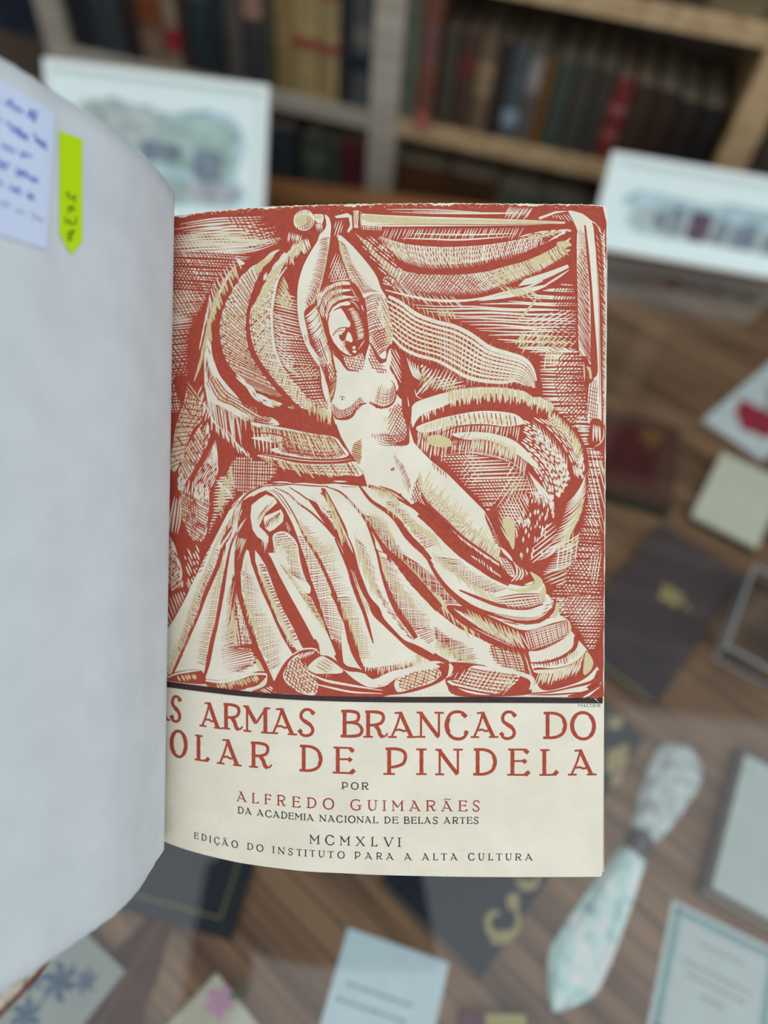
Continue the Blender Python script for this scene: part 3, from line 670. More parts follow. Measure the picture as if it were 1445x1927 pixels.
# ---- left flyleaf, bending up towards the reader over the fold
H_T, H_B = 0.1349, 0.1427
def shear(D, Y):      # the fold leans a little
    k = max(0.0, min(1.0, (D - 0.262) / 0.04)); return -0.0042 * k * (0.122 - Y) / 0.263
LP = [(-0.147, 0.148), (-0.1405, 0.165), (-0.1335, 0.18), (-0.127, 0.193), (-0.1197, 0.2075), (-0.1138, 0.2195), (-0.1082, 0.231), (-0.1043, 0.2403), (-0.0972, 0.2568), (-0.0931, 0.269), (-0.0908, 0.280), (-0.0897, 0.2905), (-0.0889, 0.300), (-0.0886, 0.3075), (-0.0888, 0.313), (-0.0915, 0.3185), (-0.097, 0.3225), (-0.103, 0.325)]
LP = catmull(LP, 0.002)
def leaf_pt(i, Y, off=0.0):
    X, D = LP[i]; a = LP[max(0, i - 1)]; c = LP[min(len(LP) - 1, i + 1)]
    dx, dd = c[0] - a[0], c[1] - a[1]; l = math.hypot(dx, dd); nx, nd = dd / l, -dx / l      # towards +x / reader
    if nd > 0 and nx < 0: nx, nd = -nx, -nd
    return (X + nx * off + shear(D, Y), Y, BD - D - nd * off)
V = []; F = []; NR = 40; nL = len(LP)
er = random.Random(11)
for side, off in ((0, 0.0), (1, -0.0003)):
    er = random.Random(11)
    for i in range(nL):
        jt, jb = er.uniform(-.0002, .0002), er.uniform(-.0002, .0002)
        dd = LP[i][1]; tt = H_T + jt; bb_ = -H_B + jb
        for j in range(NR + 1): V.append(leaf_pt(i, bb_ + (tt - bb_) * j / NR, off))
K = nL * (NR + 1)
for i in range(nL - 1):
    for j in range(NR):
        a = i * (NR + 1) + j; F.append((a, a + NR + 1, a + NR + 2, a + 1)); F.append((K + a, K + a + 1, K + a + NR + 2, K + a + NR + 1))
    for j in (0, NR):
        a = i * (NR + 1) + j; F.append((a, a + NR + 1, K + a + NR + 1, K + a))
leaf = mk('flyleaf', V, F, M_leaf, book, smooth=True)
# ---- things stuck on the flyleaf: mapped by height along the leaf
LX = [(CX + LP[i][0] * FOC / LP[i][1], i) for i in range(nL) if LP[i][1] < 0.30]   # px -> index
def on_leaf(px, py, off):
    for (xa, ia), (xb, ib) in zip(LX, LX[1:]):
        if xa <= px <= xb or (ib == LX[-1][1]):
            t = (px - xa) / (xb - xa); break
    X = LP[ia][0] + (LP[ib][0] - LP[ia][0]) * t; D = LP[ia][1] + (LP[ib][1] - LP[ia][1]) * t
    # exact depth along this line of the bent sheet
    r = (px - CX) / FOC; ax, ad = LP[ia]; bx, bd = LP[ib]
    t = (r * ad - ax) / ((bx - ax) - r * (bd - ad)); D = ad + (bd - ad) * t
    D2 = D - off
    return ((px - CX) * D2 / FOC, -(py - CY) * D2 / FOC, BD - D2)
def leaf_patch(name, quad, m, off, nx=26, ny=10, thick=0.0002):
    """quad: TL, TR, BR, BL"""
    V = []; F = []
    for o_ in (off, off - thick):
        for i in range(nx + 1):
            for j in range(ny + 1):
                u, v = i / nx, j / ny
                x = (quad[0][0] * (1 - u) + quad[1][0] * u) * (1 - v) + (quad[3][0] * (1 - u) + quad[2][0] * u) * v
                y = (quad[0][1] * (1 - u) + quad[1][1] * u) * (1 - v) + (quad[3][1] * (1 - u) + quad[2][1] * u) * v
                V.append(on_leaf(x, y, o_))
    K = (nx + 1) * (ny + 1)
    for i in range(nx):
        for j in range(ny):
            a = i * (ny + 1) + j; F.append((a, a + 1, a + ny + 2, a + ny + 1)); F.append((K + a, K + a + ny + 1, K + a + ny + 2, K + a + 1))
        for j in (0, ny): a = i * (ny + 1) + j; F.append((a, a + ny + 1, K + a + ny + 1, K + a))
    for i in (0, nx):
        for j in range(ny): a = i * (ny + 1) + j; F.append((a, a + 1, K + a + 1, K + a))
    o = mk(name, V, F, m, book); return o
def leaf_ink(name, strokes, m, off, parent):
    V = []; F = []
    for P, w_ in strokes:
        P = catmull(P, 3); n = len(P); b = len(V)
        for i in range(n):
            a = P[max(0, i - 1)]; c = P[min(n - 1, i + 1)]; dx, dy = c[0] - a[0], c[1] - a[1]; l = math.hypot(dx, dy) or 1; nx, ny = -dy / l * w_ / 2, dx / l * w_ / 2
            V += [on_leaf(P[i][0] + nx, P[i][1] + ny, off), on_leaf(P[i][0] - nx, P[i][1] - ny, off)]
        for i in range(n - 1): F.append((b + 2 * i, b + 2 * i + 1, b + 2 * i + 3, b + 2 * i + 2))
    o = mk(name, V, F, m, book); o.parent = parent; return o
lab = leaf_patch('price_label', [(-190, 34), (104, 212), (88, 470), (-190, 380)], mat('label_paper', s2l(214, 228, 255), 0.6, noise=0.03, nscale=60), 0.0007)
lab['label'] = 'pale blue-white handwritten label'
flag = leaf_patch('sticky_flag', [(112, 246), (155, 262), (155, 455), (112, 440)], mat('neon_film', s2l(196, 236, 20), 0.35), 0.0006)
flag['label'] = 'neon yellow-green arrow flag'
flag2 = leaf_patch('arrow_tip', [(112, 440), (155, 455), (134.5, 480), (133, 479)], mat('neon_film'), 0.0006); flag2.parent = flag
hw = random.Random(4); S = []
def scrawl(x0, x1, y0, slope, h, w_, lead=0):
    x = x0
    while x < x1:
        ln = hw.uniform(18, 46); P = []; k = 0; xx = x
        while xx < min(x1, x + ln):
            P.append((xx, y0 + slope * (xx) + (h * hw.uniform(.3, 1) * (1 if k % 2 else -1)) + (h * -1.1 if hw.random() < .15 else 0))); xx += hw.uniform(3.2, 5.5); k += 1
        if len(P) > 2: S.append((P, w_))
        x += ln + hw.uniform(7, 13)
scrawl(-60, 90, 188, .52, 8, 2.8); scrawl(-60, 92, 230, .52, 9, 2.8); scrawl(-60, 62, 270, .5, 8, 2.8); scrawl(-60, 78, 306, .5, 9, 2.8); scrawl(-60, 66, 343, .46, 7, 2.6)
leaf_ink('handwriting', S, mat('blue_ballpoint', s2l(70, 84, 196), 0.6), 0.0009, lab)
S = []; scrawl(-60, 82, 382, .42, 4, 1.7)
leaf_ink('pencil_note', S, mat('pencil_grey', s2l(120, 130, 160), 0.7), 0.0009, lab)
S = [([(123, 366), (130, 362), (128, 372), (136, 372), (142, 368), (139, 378), (143, 380)], 2.4), ([(126, 392), (138, 388), (131, 396), (129, 402)], 2.4), ([(142, 393), (136, 397)], 2.4),
     ([(124, 408), (124, 419), (133, 414), (132, 422), (142, 420), (143, 408)], 2.4), ([(127, 438), (140, 434), (132, 446), (128, 452), (137, 450)], 2.6), ([(126, 444), (136, 440)], 2.4)]
leaf_ink('flag_writing', S, mat('dark_green_ink', s2l(74, 96, 20), 0.7), 0.0008, flag)

# ---- front board behind the flyleaf: leather edge and marbled paper inside
BPt = [(-0.168, 0.150), (-0.1395, 0.185), (-0.1225, 0.2125), (-0.1165, 0.2195), (-0.1135, 0.237), (-0.1128, 0.251), (-0.1118, 0.270), (-0.1105, 0.290), (-0.1095, 0.315), (-0.109, 0.342)]
BPt = catmull(BPt, 0.004)
def board(name, y0, y1, o0, o1, m, i0=0, i1=None):
    V = []; F = []; P = BPt[i0:i1]; n = len(P)
    for off in (o0, o1):
        for i, (X, D) in enumerate(P):
            a = P[max(0, i - 1)]; c = P[min(n - 1, i + 1)]; dx, dd = c[0] - a[0], c[1] - a[1]; l = math.hypot(dx, dd)
            nx, nd = -dd / l, dx / l
            if nx > 0: nx, nd = -nx, -nd
            for Y in (y0, y1): V.append((X + nx * off, Y, BD - D - nd * off))
    w_ = 2 * n
    for i in range(n - 1):
        a = 2 * i; F += [(a, a + 1, a + 3, a + 2), (w_ + a, w_ + a + 2, w_ + a + 3, w_ + a + 1), (a, a + 2, w_ + a + 2, w_ + a), (a + 1, w_ + a + 1, w_ + a + 3, a + 3)]
    F += [(0, w_, w_ + 1, 1), (2 * n - 2, 2 * n - 1, w_ + 2 * n - 1, w_ + 2 * n - 2)]
    return mk(name, V, F, m, book)
fb = board('front_board', -0.1522, 0.129, 0.0, 0.0028, M_cov)
mm = bpy.data.materials.new('marbled_paper'); mm.use_nodes = True; nt = mm.node_tree; b_ = nt.nodes['Principled BSDF']
tc = nt.nodes.new('ShaderNodeTexCoord'); vo = nt.nodes.new('ShaderNodeTexVoronoi'); vo.feature = 'DISTANCE_TO_EDGE'; vo.inputs['Scale'].default_value = 210
rp = nt.nodes.new('ShaderNodeValToRGB'); rp.color_ramp.elements[0].color = (*s2l(232, 222, 200), 1); rp.color_ramp.elements[1].color = (*s2l(88, 62, 38), 1); rp.color_ramp.elements[0].position = .1; rp.color_ramp.elements[1].position = .26
nt.links.new(tc.outputs['Object'], vo.inputs['Vector']); nt.links.new(vo.outputs['Distance'], rp.inputs[0]); nt.links.new(rp.outputs[0], b_.inputs['Base Color'])
ep = board('pastedown', -0.1497, 0.128, -0.0003, -0.00005, mm); ep.parent = fb
# spine joining the boards
V = []; F = []; SPn = [(-0.109, 0.3405), (-0.1075, 0.3455), (-0.1015, 0.3475), (-0.095, 0.3450), (-0.0925, 0.3405)]
SPn = catmull(SPn, 0.002)
for off in (0, 0.0015):
    for X, D in SPn:
        for Y in (-0.1497, 0.129): V.append((X, Y, BD - D - off))
n = len(SPn); w_ = 2 * n
for i in range(n - 1):
    a = 2 * i; F += [(a, a + 1, a + 3, a + 2), (w_ + a, w_ + a + 2, w_ + a + 3, w_ + a + 1), (a, a + 2, w_ + a + 2, w_ + a), (a + 1, w_ + a + 1, w_ + a + 3, a + 3)]
mk('spine', V, F, M_cov, book)

# ================================================================== lettering of the title page
# glyph strokes in a unit box (y up): (thickness class, points); T thick, t thin, s serif
def circ(cx, cy, rx, ry, a0, a1, n=14): return [(cx + rx * math.cos(math.radians(a0 + (a1 - a0) * i / n)), cy + ry * math.sin(math.radians(a0 + (a1 - a0) * i / n))) for i in range(n + 1)]
G = {
 'A': [('t', [(.1, .02), (.3, .5), (.44, .97)]), ('T', [(.42, .97), (.62, .5), (.84, .02)]), ('t', [(.25, .28), (.4, .31), (.55, .25), (.7, .3)]), ('s', [(0, .02), (.26, .02)]), ('s', [(.7, .02), (1, .02)]), ('s', [(.24, .95), (.46, .97)])],
 'R': [('T', [(.17, .02), (.17, .97)]), ('m', [(.04, .97), (.5, .97), (.78, .9), (.84, .73), (.74, .56), (.5, .48), (.2, .46)]), ('T', [(.48, .46), (.62, .3), (.7, .1), (.82, .02)]), ('s', [(.82, .03), (.93, .06), (1, .14)]), ('s', [(0, .02), (.34, .02)])],
 'M': [('t', [(.12, .02), (.12, .95)]), ('T', [(.1, .95), (.3, .62), (.47, .34)]), ('t', [(.47, .34), (.7, .7), (.86, .95)]), ('T', [(.84, .95), (.84, .02)]), ('s', [(0, .02), (.25, .02)]), ('s', [(.7, .02), (1, .02)]), ('s', [(0, .96), (.16, .96)]), ('s', [(.84, .96), (1, .96)])],
 'S': [('m', [(.88, .84), (.74, .96), (.42, .98), (.2, .84), (.2, .66), (.42, .53), (.7, .42), (.86, .24), (.76, .07), (.46, .0), (.2, .05), (.08, .2)]), ('T', [(.78, .92), (.94, .82)]), ('T', [(.05, .22), (.2, .1)]), ('T', [(.36, .56), (.7, .42)])],
 'B': [('T', [(.2, .02), (.2, .97)]), ('m', [(.05, .97), (.5, .97), (.78, .9), (.82, .74), (.7, .58), (.24, .53)]), ('m', [(.5, .54), (.8, .48), (.97, .28), (.86, .08), (.5, .02), (.02, .02)])],
 'N': [('t', [(.14, .02), (.14, .95)]), ('T', [(.12, .95), (.45, .5), (.83, .02)]), ('t', [(.84, .04), (.84, .97)]), ('s', [(0, .02), (.28, .02)]), ('s', [(0, .96), (.18, .96)]), ('s', [(.7, .97), (1, .97)])],
 'C': [('m', [(.9, .82), (.76, .95), (.52, .99), (.26, .92), (.1, .68), (.06, .45), (.16, .2), (.36, .04), (.62, .0), (.84, .08), (.94, .28)]), ('T', [(.74, .93), (.92, .8)]), ('T', [(.94, .3), (.88, .16)]), ('T', [(.16, .76), (.09, .5), (.16, .24)])],
 'D': [('T', [(.2, .02), (.2, .97)]), ('m', [(.04, .97), (.5, .96), (.8, .82), (.93, .52), (.82, .2), (.5, .04), (.02, .02)]), ('T', [(.86, .72), (.92, .5), (.86, .28)])],
 'O': [('m', circ(.5, .5, .44, .49, 0, 360, 26)), ('T', circ(.5, .5, .42, .49, -50, 50, 8)), ('T', circ(.5, .5, .42, .49, 130, 230, 8))],
 'L': [('T', [(.22, .02), (.22, .97)]), ('s', [(.04, .97), (.46, .97)]), ('s', [(0, .02), (.5, .02), (.86, .03)]), ('T', [(.74, .02), (.96, .16)])],
 'E': [('T', [(.2, .02), (.2, .97)]), ('s', [(.04, .97), (.8, .97)]), ('T', [(.76, .96), (.92, .84)]), ('s', [(.2, .53), (.75, .55)]), ('T', [(.68, .58), (.82, .48)]), ('s', [(0, .02), (.86, .02)]), ('T', [(.78, .01), (.97, .15)])],
 'F': [('T', [(.22, .02), (.22, .97)]), ('s', [(.04, .97), (.85, .97)]), ('T', [(.8, .95), (.94, .82)]), ('s', [(.2, .52), (.75, .53)]), ('T', [(.7, .56), (.8, .44)]), ('s', [(.02, .02), (.44, .02)])],
 'P': [('T', [(.22, .02), (.22, .97)]), ('m', [(.06, .97), (.55, .97), (.86, .88), (.95, .68), (.84, .42), (.5, .3), (.26, .28)]), ('s', [(0, .02), (.44, .02)])],
 'I': [('T', [(.5, .02), (.5, .97)]), ('s', [(0, .02), (1, .02)]), ('s', [(0, .97), (1, .97)])],
 'G': [('m', [(.86, .84), (.7, .96), (.45, .98), (.2, .86), (.06, .5), (.2, .14), (.5, 0), (.84, .08)]), ('T', [(.84, .04), (.84, .44)]), ('s', [(.6, .45), (1, .45)]), ('T', [(.14, .74), (.07, .5), (.14, .26)])],
 'U': [('T', [(.2, .97), (.2, .35), (.3, .1), (.5, .02)]), ('t', [(.5, .02), (.72, .1), (.82, .35), (.82, .97)]), ('s', [(.02, .97), (.38, .97)]), ('s', [(.66, .97), (1, .97)])],
 'X': [('T', [(.14, .97), (.86, .02)]), ('t', [(.86, .97), (.14, .02)]), ('s', [(0, .97), (.3, .97)]), ('s', [(.7, .97), (1, .97)]), ('s', [(0, .02), (.3, .02)]), ('s', [(.7, .02), (1, .02)])],
 'V': [('T', [(.14, .97), (.5, .02)]), ('t', [(.5, .02), (.88, .97)]), ('s', [(0, .97), (.3, .97)]), ('s', [(.74, .97), (1, .97)])],
 'T': [('T', [(.5, .02), (.5, .97)]), ('s', [(.02, .95), (.98, .95)]), ('s', [(.02, .95), (.02, .84)]), ('s', [(.98, .95), (.98, .84)]), ('s', [(.3, .02), (.7, .02)])],
 'H': [('T', [(.15, 0), (.15, 1)]), ('T', [(.85, 0), (.85, 1)]), ('s', [(.15, .5), (.85, .5)])],
}
def glyph(ink_, ch, x0, x1, yt, yb, slope, k=1.0):
    base = {'Ã': 'A', 'Ç': 'C'}.get(ch, ch); h = yb - yt; xc = (x0 + x1) / 2
    W = {'T': .15 * k, 't': .085 * k, 'm': .1 * k, 's': .075 * k}
    def mp(p): x = x0 + p[0] * (x1 - x0); return (x, yb - p[1] * h + slope * (x - xc))
    st = list(G[base])
    if ch == 'Ã': st.append(('s', [(.2, 1.12), (.4, 1.2), (.6, 1.12), (.82, 1.2)]))
    if ch == 'Ç': st.append(('s', [(.5, 0), (.52, -.1), (.66, -.16), (.5, -.26), (.38, -.22)]))
    for c, P in st:
        Q = [mp(p) for p in P]; Q = catmull(Q, max(1.2, h * .06)); w_ = W[c] * h
        if c != 'T' or len(P) > 2: ww = [w_] * len(Q)
        else: ww = [w_ * (1 + .05 * math.sin(i * 1.1 + x0)) for i in range(len(Q))]
        if c == 'm': ww = [w_ * (1 + .25 * math.sin(math.pi * i / (len(Q) - 1))) for i in range(len(Q))]
        ink_.ribbon(Q, ww)
        if h > 25 and c == 's':
            ink_.off += 0.0000004
            for e in (Q[0], Q[-1]): ink_.poly([(e[0] + w_ * .56 * math.cos(a * .785), e[1] + w_ * .52 * math.sin(a * .785)) for a in range(8)])
        ink_.off += 0.0000006
def text(ink_, ox, oy, data, k=1.0, even=None):
    sc = 430 / 1445; L = [(c, ox + a * sc, ox + b * sc, oy + t * sc, oy + u * sc) for c, a, b, t, u in data]
    for i, (c, a, b, t, u) in enumerate(L):
        j, m = max(0, i - 1), min(len(L) - 1, i + 1); sl = (L[m][4] - L[j][4]) / max(1, (L[m][1] + L[m][2] - L[j][1] - L[j][2]) / 2) if m != j else 0
        off0 = ink_.off; glyph(ink_, c, a, b, t, u, sl, k); ink_.off = off0
tl = Ink(0.00003, 0)
text(tl, 300, 1280, [('A', -70, 62, 72, 245), ('S', 70, 138, 100, 262), ('A', 258, 390, 142, 299), ('R', 400, 522, 152, 313), ('M', 535, 695, 165, 330), ('A', 703, 865, 178, 342), ('S', 876, 985, 183, 352), ('B', 1142, 1285, 192, 358), ('R', 1295, 1440, 196, 362),
    ('A', 1451, 1621, 200, 363), ('N', 1631, 1793, 200, 363), ('C', 1804, 1953, 198, 372), ('A', 1973, 2138, 200, 363), ('S', 2151, 2259, 198, 370), ('D', 2423, 2578, 204, 368), ('O', 2596, 2761, 203, 374)])
text(tl, 300, 1280, [('S', -60, 30, 300, 462), ('O', 68, 175, 320, 486), ('L', 227, 317, 350, 511), ('A', 368, 515, 375, 535), ('R', 572, 707, 395, 555), ('D', 882, 1032, 415, 577), ('E', 1100, 1238, 423, 590),
    ('P', 1421, 1563, 430, 597), ('I', 1629, 1684, 433, 597), ('N', 1749, 1913, 434, 599), ('D', 1981, 2135, 434, 599), ('E', 2204, 2343, 434, 602), ('L', 2408, 2523, 437, 602), ('A', 2588, 2759, 438, 600)])
ttl = tl.build('title_lettering', M_red, page)
al = Ink(0.00003, 0)
text(al, 300, 1450, [('A', 487, 553, 133, 196), ('L', 583, 630, 143, 207), ('F', 662, 708, 150, 213), ('R', 742, 800, 157, 222), ('E', 837, 893, 165, 233), ('D', 930, 993, 172, 237), ('O', 1032, 1106, 177, 245), ('G', 1206, 1278, 184, 250), ('U', 1312, 1380, 188, 253), ('I', 1408, 1436, 190, 254),
    ('M', 1469, 1546, 190, 255), ('A', 1578, 1653, 190, 256), ('R', 1684, 1750, 190, 256), ('Ã', 1781, 1856, 192, 257), ('E', 1888, 1949, 190, 257), ('S', 1978, 2026, 190, 257)])
al.build('author_lettering', ink_mat('author_red_ink', (160, 58, 52), (150, 52, 48)), page)
bl = Ink(0.00003, 0); K = 1.15
text(bl, 300, 1450, [('P', 1150, 1192, 75, 117), ('O', 1210, 1260, 76, 120), ('R', 1277, 1325, 77, 121)], K)
text(bl, 300, 1450, [('D', 494, 533, 230, 272), ('A', 540, 584, 236, 278), ('A', 615, 661, 247, 288), ('C', 668, 710, 252, 295), ('A', 716, 762, 257, 299), ('D', 768, 808, 262, 304), ('E', 814, 850, 266, 308), ('M', 856, 905, 270, 312), ('I', 910, 926, 273, 314), ('A', 931, 977, 276, 318),
    ('N', 1010, 1057, 280, 322), ('A', 1064, 1110, 283, 325), ('C', 1118, 1160, 285, 328), ('I', 1168, 1186, 287, 328), ('O', 1192, 1240, 287, 331), ('N', 1246, 1293, 289, 331), ('A', 1297, 1342, 290, 332), ('L', 1348, 1386, 292, 333),
    ('D', 1420, 1462, 293, 334), ('E', 1470, 1512, 293, 334), ('B', 1544, 1582, 293, 336), ('E', 1590, 1627, 293, 336), ('L', 1634, 1668, 293, 336), ('A', 1673, 1718, 294, 336), ('S', 1726, 1762, 294, 337), ('A', 1797, 1842, 294, 336), ('R', 1852, 1892, 295, 337), ('T', 1897, 1936, 295, 336), ('E', 1942, 1980, 294, 336), ('S', 1984, 2020, 294, 337)], K)
text(bl, 300, 1450, [('M', 948, 1015, 407, 464), ('C', 1047, 1107, 410, 470), ('M', 1140, 1207, 415, 473), ('X', 1240, 1300, 419, 476), ('L', 1337, 1380, 421, 479), ('V', 1415, 1482, 423, 483), ('I', 1505, 1529, 425, 482)], .95)
text(bl, 300, 1450, [('E', 218, 248, 392, 432), ('D', 265, 298, 403, 444), ('I', 315, 328, 413, 455), ('Ç', 345, 382, 422, 465), ('Ã', 393, 438, 434, 476), ('O', 455, 497, 444, 488), ('D', 553, 593, 460, 501), ('O', 612, 658, 469, 512), ('I', 713, 729, 480, 522), ('N', 748, 794, 485, 528), ('S', 812, 845, 492, 535), ('T', 865, 903, 497, 540), ('I', 915, 933, 500, 543), ('T', 950, 985, 503, 545),
    ('U', 1003, 1048, 507, 549), ('T', 1062, 1105, 510, 552), ('O', 1125, 1172, 512, 556), ('P', 1232, 1270, 515, 558), ('A', 1298, 1347, 518, 560), ('R', 1370, 1410, 520, 562), ('A', 1432, 1482, 522, 564), ('A', 1546, 1596, 523, 566), ('A', 1659, 1707, 523, 567), ('L', 1729, 1761, 524, 567), ('T', 1779, 1819, 524, 567), ('A', 1838, 1886, 524, 567), ('C', 1951, 1993, 523, 568), ('U', 2014, 2057, 524, 568), ('L', 2078, 2111, 525, 568), ('T', 2128, 2168, 525, 568), ('U', 2186, 2229, 525, 568), ('R', 2249, 2291, 526, 568), ('A', 2311, 2361, 526, 568)], K * .95)
text(bl, 300, 1280, [('M', 2646, 2676, 151, 169), ('A', 2680, 2696, 151, 170), ('L', 2702, 2716, 151, 170), ('T', 2720, 2734, 151, 170), ('I', 2738, 2744, 152, 170), ('E', 2748, 2760, 152, 170), ('I', 2765, 2770, 152, 170), ('R', 2774, 2790, 152, 170)], 1.1)
bl.build('imprint_lettering', M_txt, page)
# ================================================================== the woodcut printed on the page
ar = random.Random(21)
art = Ink(0.00001, 0.0000004, trim=True)
TILE = {'1': (310, 380), '2': (725, 380), '3': (310, 740), '4': (725, 740), '5': (300, 1000), '6': (725, 1000), '7': (560, 460), '8': (430, 890), '9': (420, 880)}
TS = 420 / 1445
def PT(s):
    out = []; ox, oy = TILE['1']; k = TS
    for tok in s.split():
        if ',' in tok:
            x, y = tok.split(','); out.append((ox + float(x) * k, oy + float(y) * k))
        elif tok == 'p': ox, oy, k = 0, 0, 1.0
        else: ox, oy = TILE[tok]; k = {'7': 240 / 1445, '8': 250 / 1445, '9': 400 / 1445}.get(tok, TS)
    return out
def cur(s, step=5): return catmull(PT(s), step) if isinstance(s, str) else s
CI = {'r': 0, 'c': 1, 't': 2, 'k': 3}
def fill(c, s, smooth=True):
    P = PT(s) if isinstance(s, str) else s
    if smooth: P = catmull(P, 4, closed=True)
    art.mi = CI[c]; art.layer(); art.poly(P)
def prof(kind, t, w):
    if kind == 'lens': return w * (0.18 + 0.82 * math.sin(math.pi * min(1, max(0, t))) ** 0.7)
    if kind == 'a': return w * (0.12 + 0.88 * (1 - t) ** 0.8) * min(1, .5 + t * 6)
    if kind == 'b': return w * (0.12 + 0.88 * t ** 0.8) * min(1, .5 + (1 - t) * 6)
    return w * (0.75 if t < .04 or t > .96 else 1)
def stroke(P, w, kind='lens', rough=0.12):
    n = len(P)
    if n < 2: return
    if isinstance(w, (int, float)): W = [prof(kind, i / (n - 1), w) * (1 + ar.uniform(-rough, rough)) for i in range(n)]
    else:
        W = []
        for i in range(n):
            t = i / (n - 1) * (len(w) - 1); k = min(len(w) - 2, int(t)); W.append((w[k] + (w[k + 1] - w[k]) * (t - k)) * (1 + ar.uniform(-rough, rough)))
    art.sublevel(); art.ribbon(P, W)
def st(c, s, w, kind='lens', rough=0.06):
    art.mi = CI[c]; art.layer(); stroke(cur(s), w, kind, rough)
CROSS = [False]
def hatch(c, A, B, n, w, kind='lens', bow=0.0, jit=1.5, t0=0.0, t1=1.0, slant=0.0, skip=0.0, wj=0.25, ov=0.0):
    """n strokes running from curve A across to curve B"""
    art.mi = CI[c]; art.layer(); N = 400
    PA, PB = resample(cur(A), N + 1), resample(cur(B), N + 1)
    for i in range(n):
        if ar.random() < skip: continue
        t = t0 + (t1 - t0) * (i + .5 + ar.uniform(-.22, .22)) / n; tb = t + slant
        if tb < 0 or tb > 1: continue
        a = PA[int(t * N)]; b = PB[int(tb * N)]
        dx, dy = b[0] - a[0], b[1] - a[1]; l = math.hypot(dx, dy)
        if l < 2: continue
        ux, uy = dx / l, dy / l; e0, e1 = ar.uniform(-jit, jit) - ov * l, ar.uniform(-jit, jit) + ov * l
        a = (a[0] + ux * e0, a[1] + uy * e0); b = (b[0] + ux * e1, b[1] + uy * e1); m = max(3, int(l / 5))
        bw = bow * l * ar.uniform(.85, 1.15)
        P = [(a[0] + (b[0] - a[0]) * j / m - uy * bw * 4 * (j / m) * (1 - j / m), a[1] + (b[1] - a[1]) * j / m + ux * bw * 4 * (j / m) * (1 - j / m)) for j in range(m + 1)]
        stroke(P, w * (1 + ar.uniform(-wj, wj)), kind)
    if CROSS[0] and c == 'r' and kind in 'ab' and n >= 13:      # the second tool pass: thin pale gouges across the shading
        Q = resample(PA, 30) + resample(PB, 30)[::-1]; mx_ = sum(q[0] for q in Q) / 60
        ang = 99 if mx_ < 440 else 86
        field('c', Q, ang, 5.4, 1.35, 'lens', smooth=False, skip=.1, edge=0); field('t', Q, ang + 2, 15, 1.9, 'lens', smooth=False, skip=.3)
def flow(c, A, B, n, w, kind='f', s0=0.0, s1=1.0, dash=None, gap=3.0, wj=0.2, e0=0.0, e1=1.0, jl=0.04):
    """n strokes running along between curves A and B; dash = length of the dashes"""
    art.mi = CI[c]; art.layer(); N = 120
    PA, PB = resample(cur(A), N + 1), resample(cur(B), N + 1)
    for i in range(n):
        s = s0 + (s1 - s0) * (i + .5 + ar.uniform(-.12, .12)) / n
        a_, b_ = e0 + ar.uniform(0, jl), e1 - ar.uniform(0, jl)
        P = [(a[0] + (b[0] - a[0]) * s, a[1] + (b[1] - a[1]) * s) for a, b in zip(PA, PB)][int(a_ * N):max(int(b_ * N), int(a_ * N) + 2) + 1]
        dashed(P, w * (1 + ar.uniform(-wj, wj)), kind, dash, gap)
def dashed(P, w, kind, dash, gap):
    if not dash: stroke(P, w, kind); return
    L = sum(math.dist(P[i], P[i + 1]) for i in range(len(P) - 1)); n = max(2, int(L / 2.2)); Q = resample(P, n); i = int(ar.uniform(0, dash / 2.2))
    while i < n - 2:
        k = max(2, int(dash * ar.uniform(.5, 1.5) / 2.2)); stroke(Q[i:i + k + 1], w, 'lens'); i += k + max(1, int(gap * ar.uniform(.6, 1.4) / 2.2))
def inside(p, poly):
    x, y = p; r = False; j = len(poly) - 1
    for i in range(len(poly)):
        a, b = poly[i], poly[j]
        if (a[1] > y) != (b[1] > y) and x < (b[0] - a[0]) * (y - a[1]) / (b[1] - a[1]) + a[0]: r = not r
        j = i
    return r
def field(c, s, ang, sp, w, kind='lens', dash=None, gap=3.0, jit=0.0, wob=0.0, smooth=True, skip=0.0, bend=0.0, edge=3.0):
    """parallel gouge lines filling a region, ends a little ragged"""
    art.mi = CI[c]; art.layer(); P = PT(s) if isinstance(s, str) else s
    if smooth: P = catmull(P, 8, closed=True)
    a = math.radians(ang); ux, uy = math.cos(a), math.sin(a); nx, ny = -uy, ux
    pr = [p[0] * nx + p[1] * ny for p in P]; pu = [p[0] * ux + p[1] * uy for p in P]; v = min(pr) + sp * .5; u0, u1 = min(pu), max(pu)
    while v < max(pr):
        ph = ar.uniform(0, 6.28); vv = v + ar.uniform(-jit, jit); run = []
        k = int((u1 - u0) / 2.5) + 1; da = ar.uniform(-.012, .012)
        for i in range(k + 1):
            u = u0 + (u1 - u0) * i / k; tt = (u - u0) / (u1 - u0 + 1e-6)
            q_ = vv + wob * math.sin(u * .045 + ph) + bend * 4 * tt * (1 - tt) + da * (u - u0) ; p = (u * ux + q_ * nx, u * uy + q_ * ny)
            if inside(p, P): run.append(p)
            else:
                if len(run) > 2 and ar.random() >= skip: dashed(run, w * ar.uniform(.75, 1.25), kind, dash, gap)
                run = []
        if len(run) > 2 and ar.random() >= skip: dashed(run, w * ar.uniform(.75, 1.25), kind, dash, gap)
        v += sp * ar.uniform(.85, 1.15)
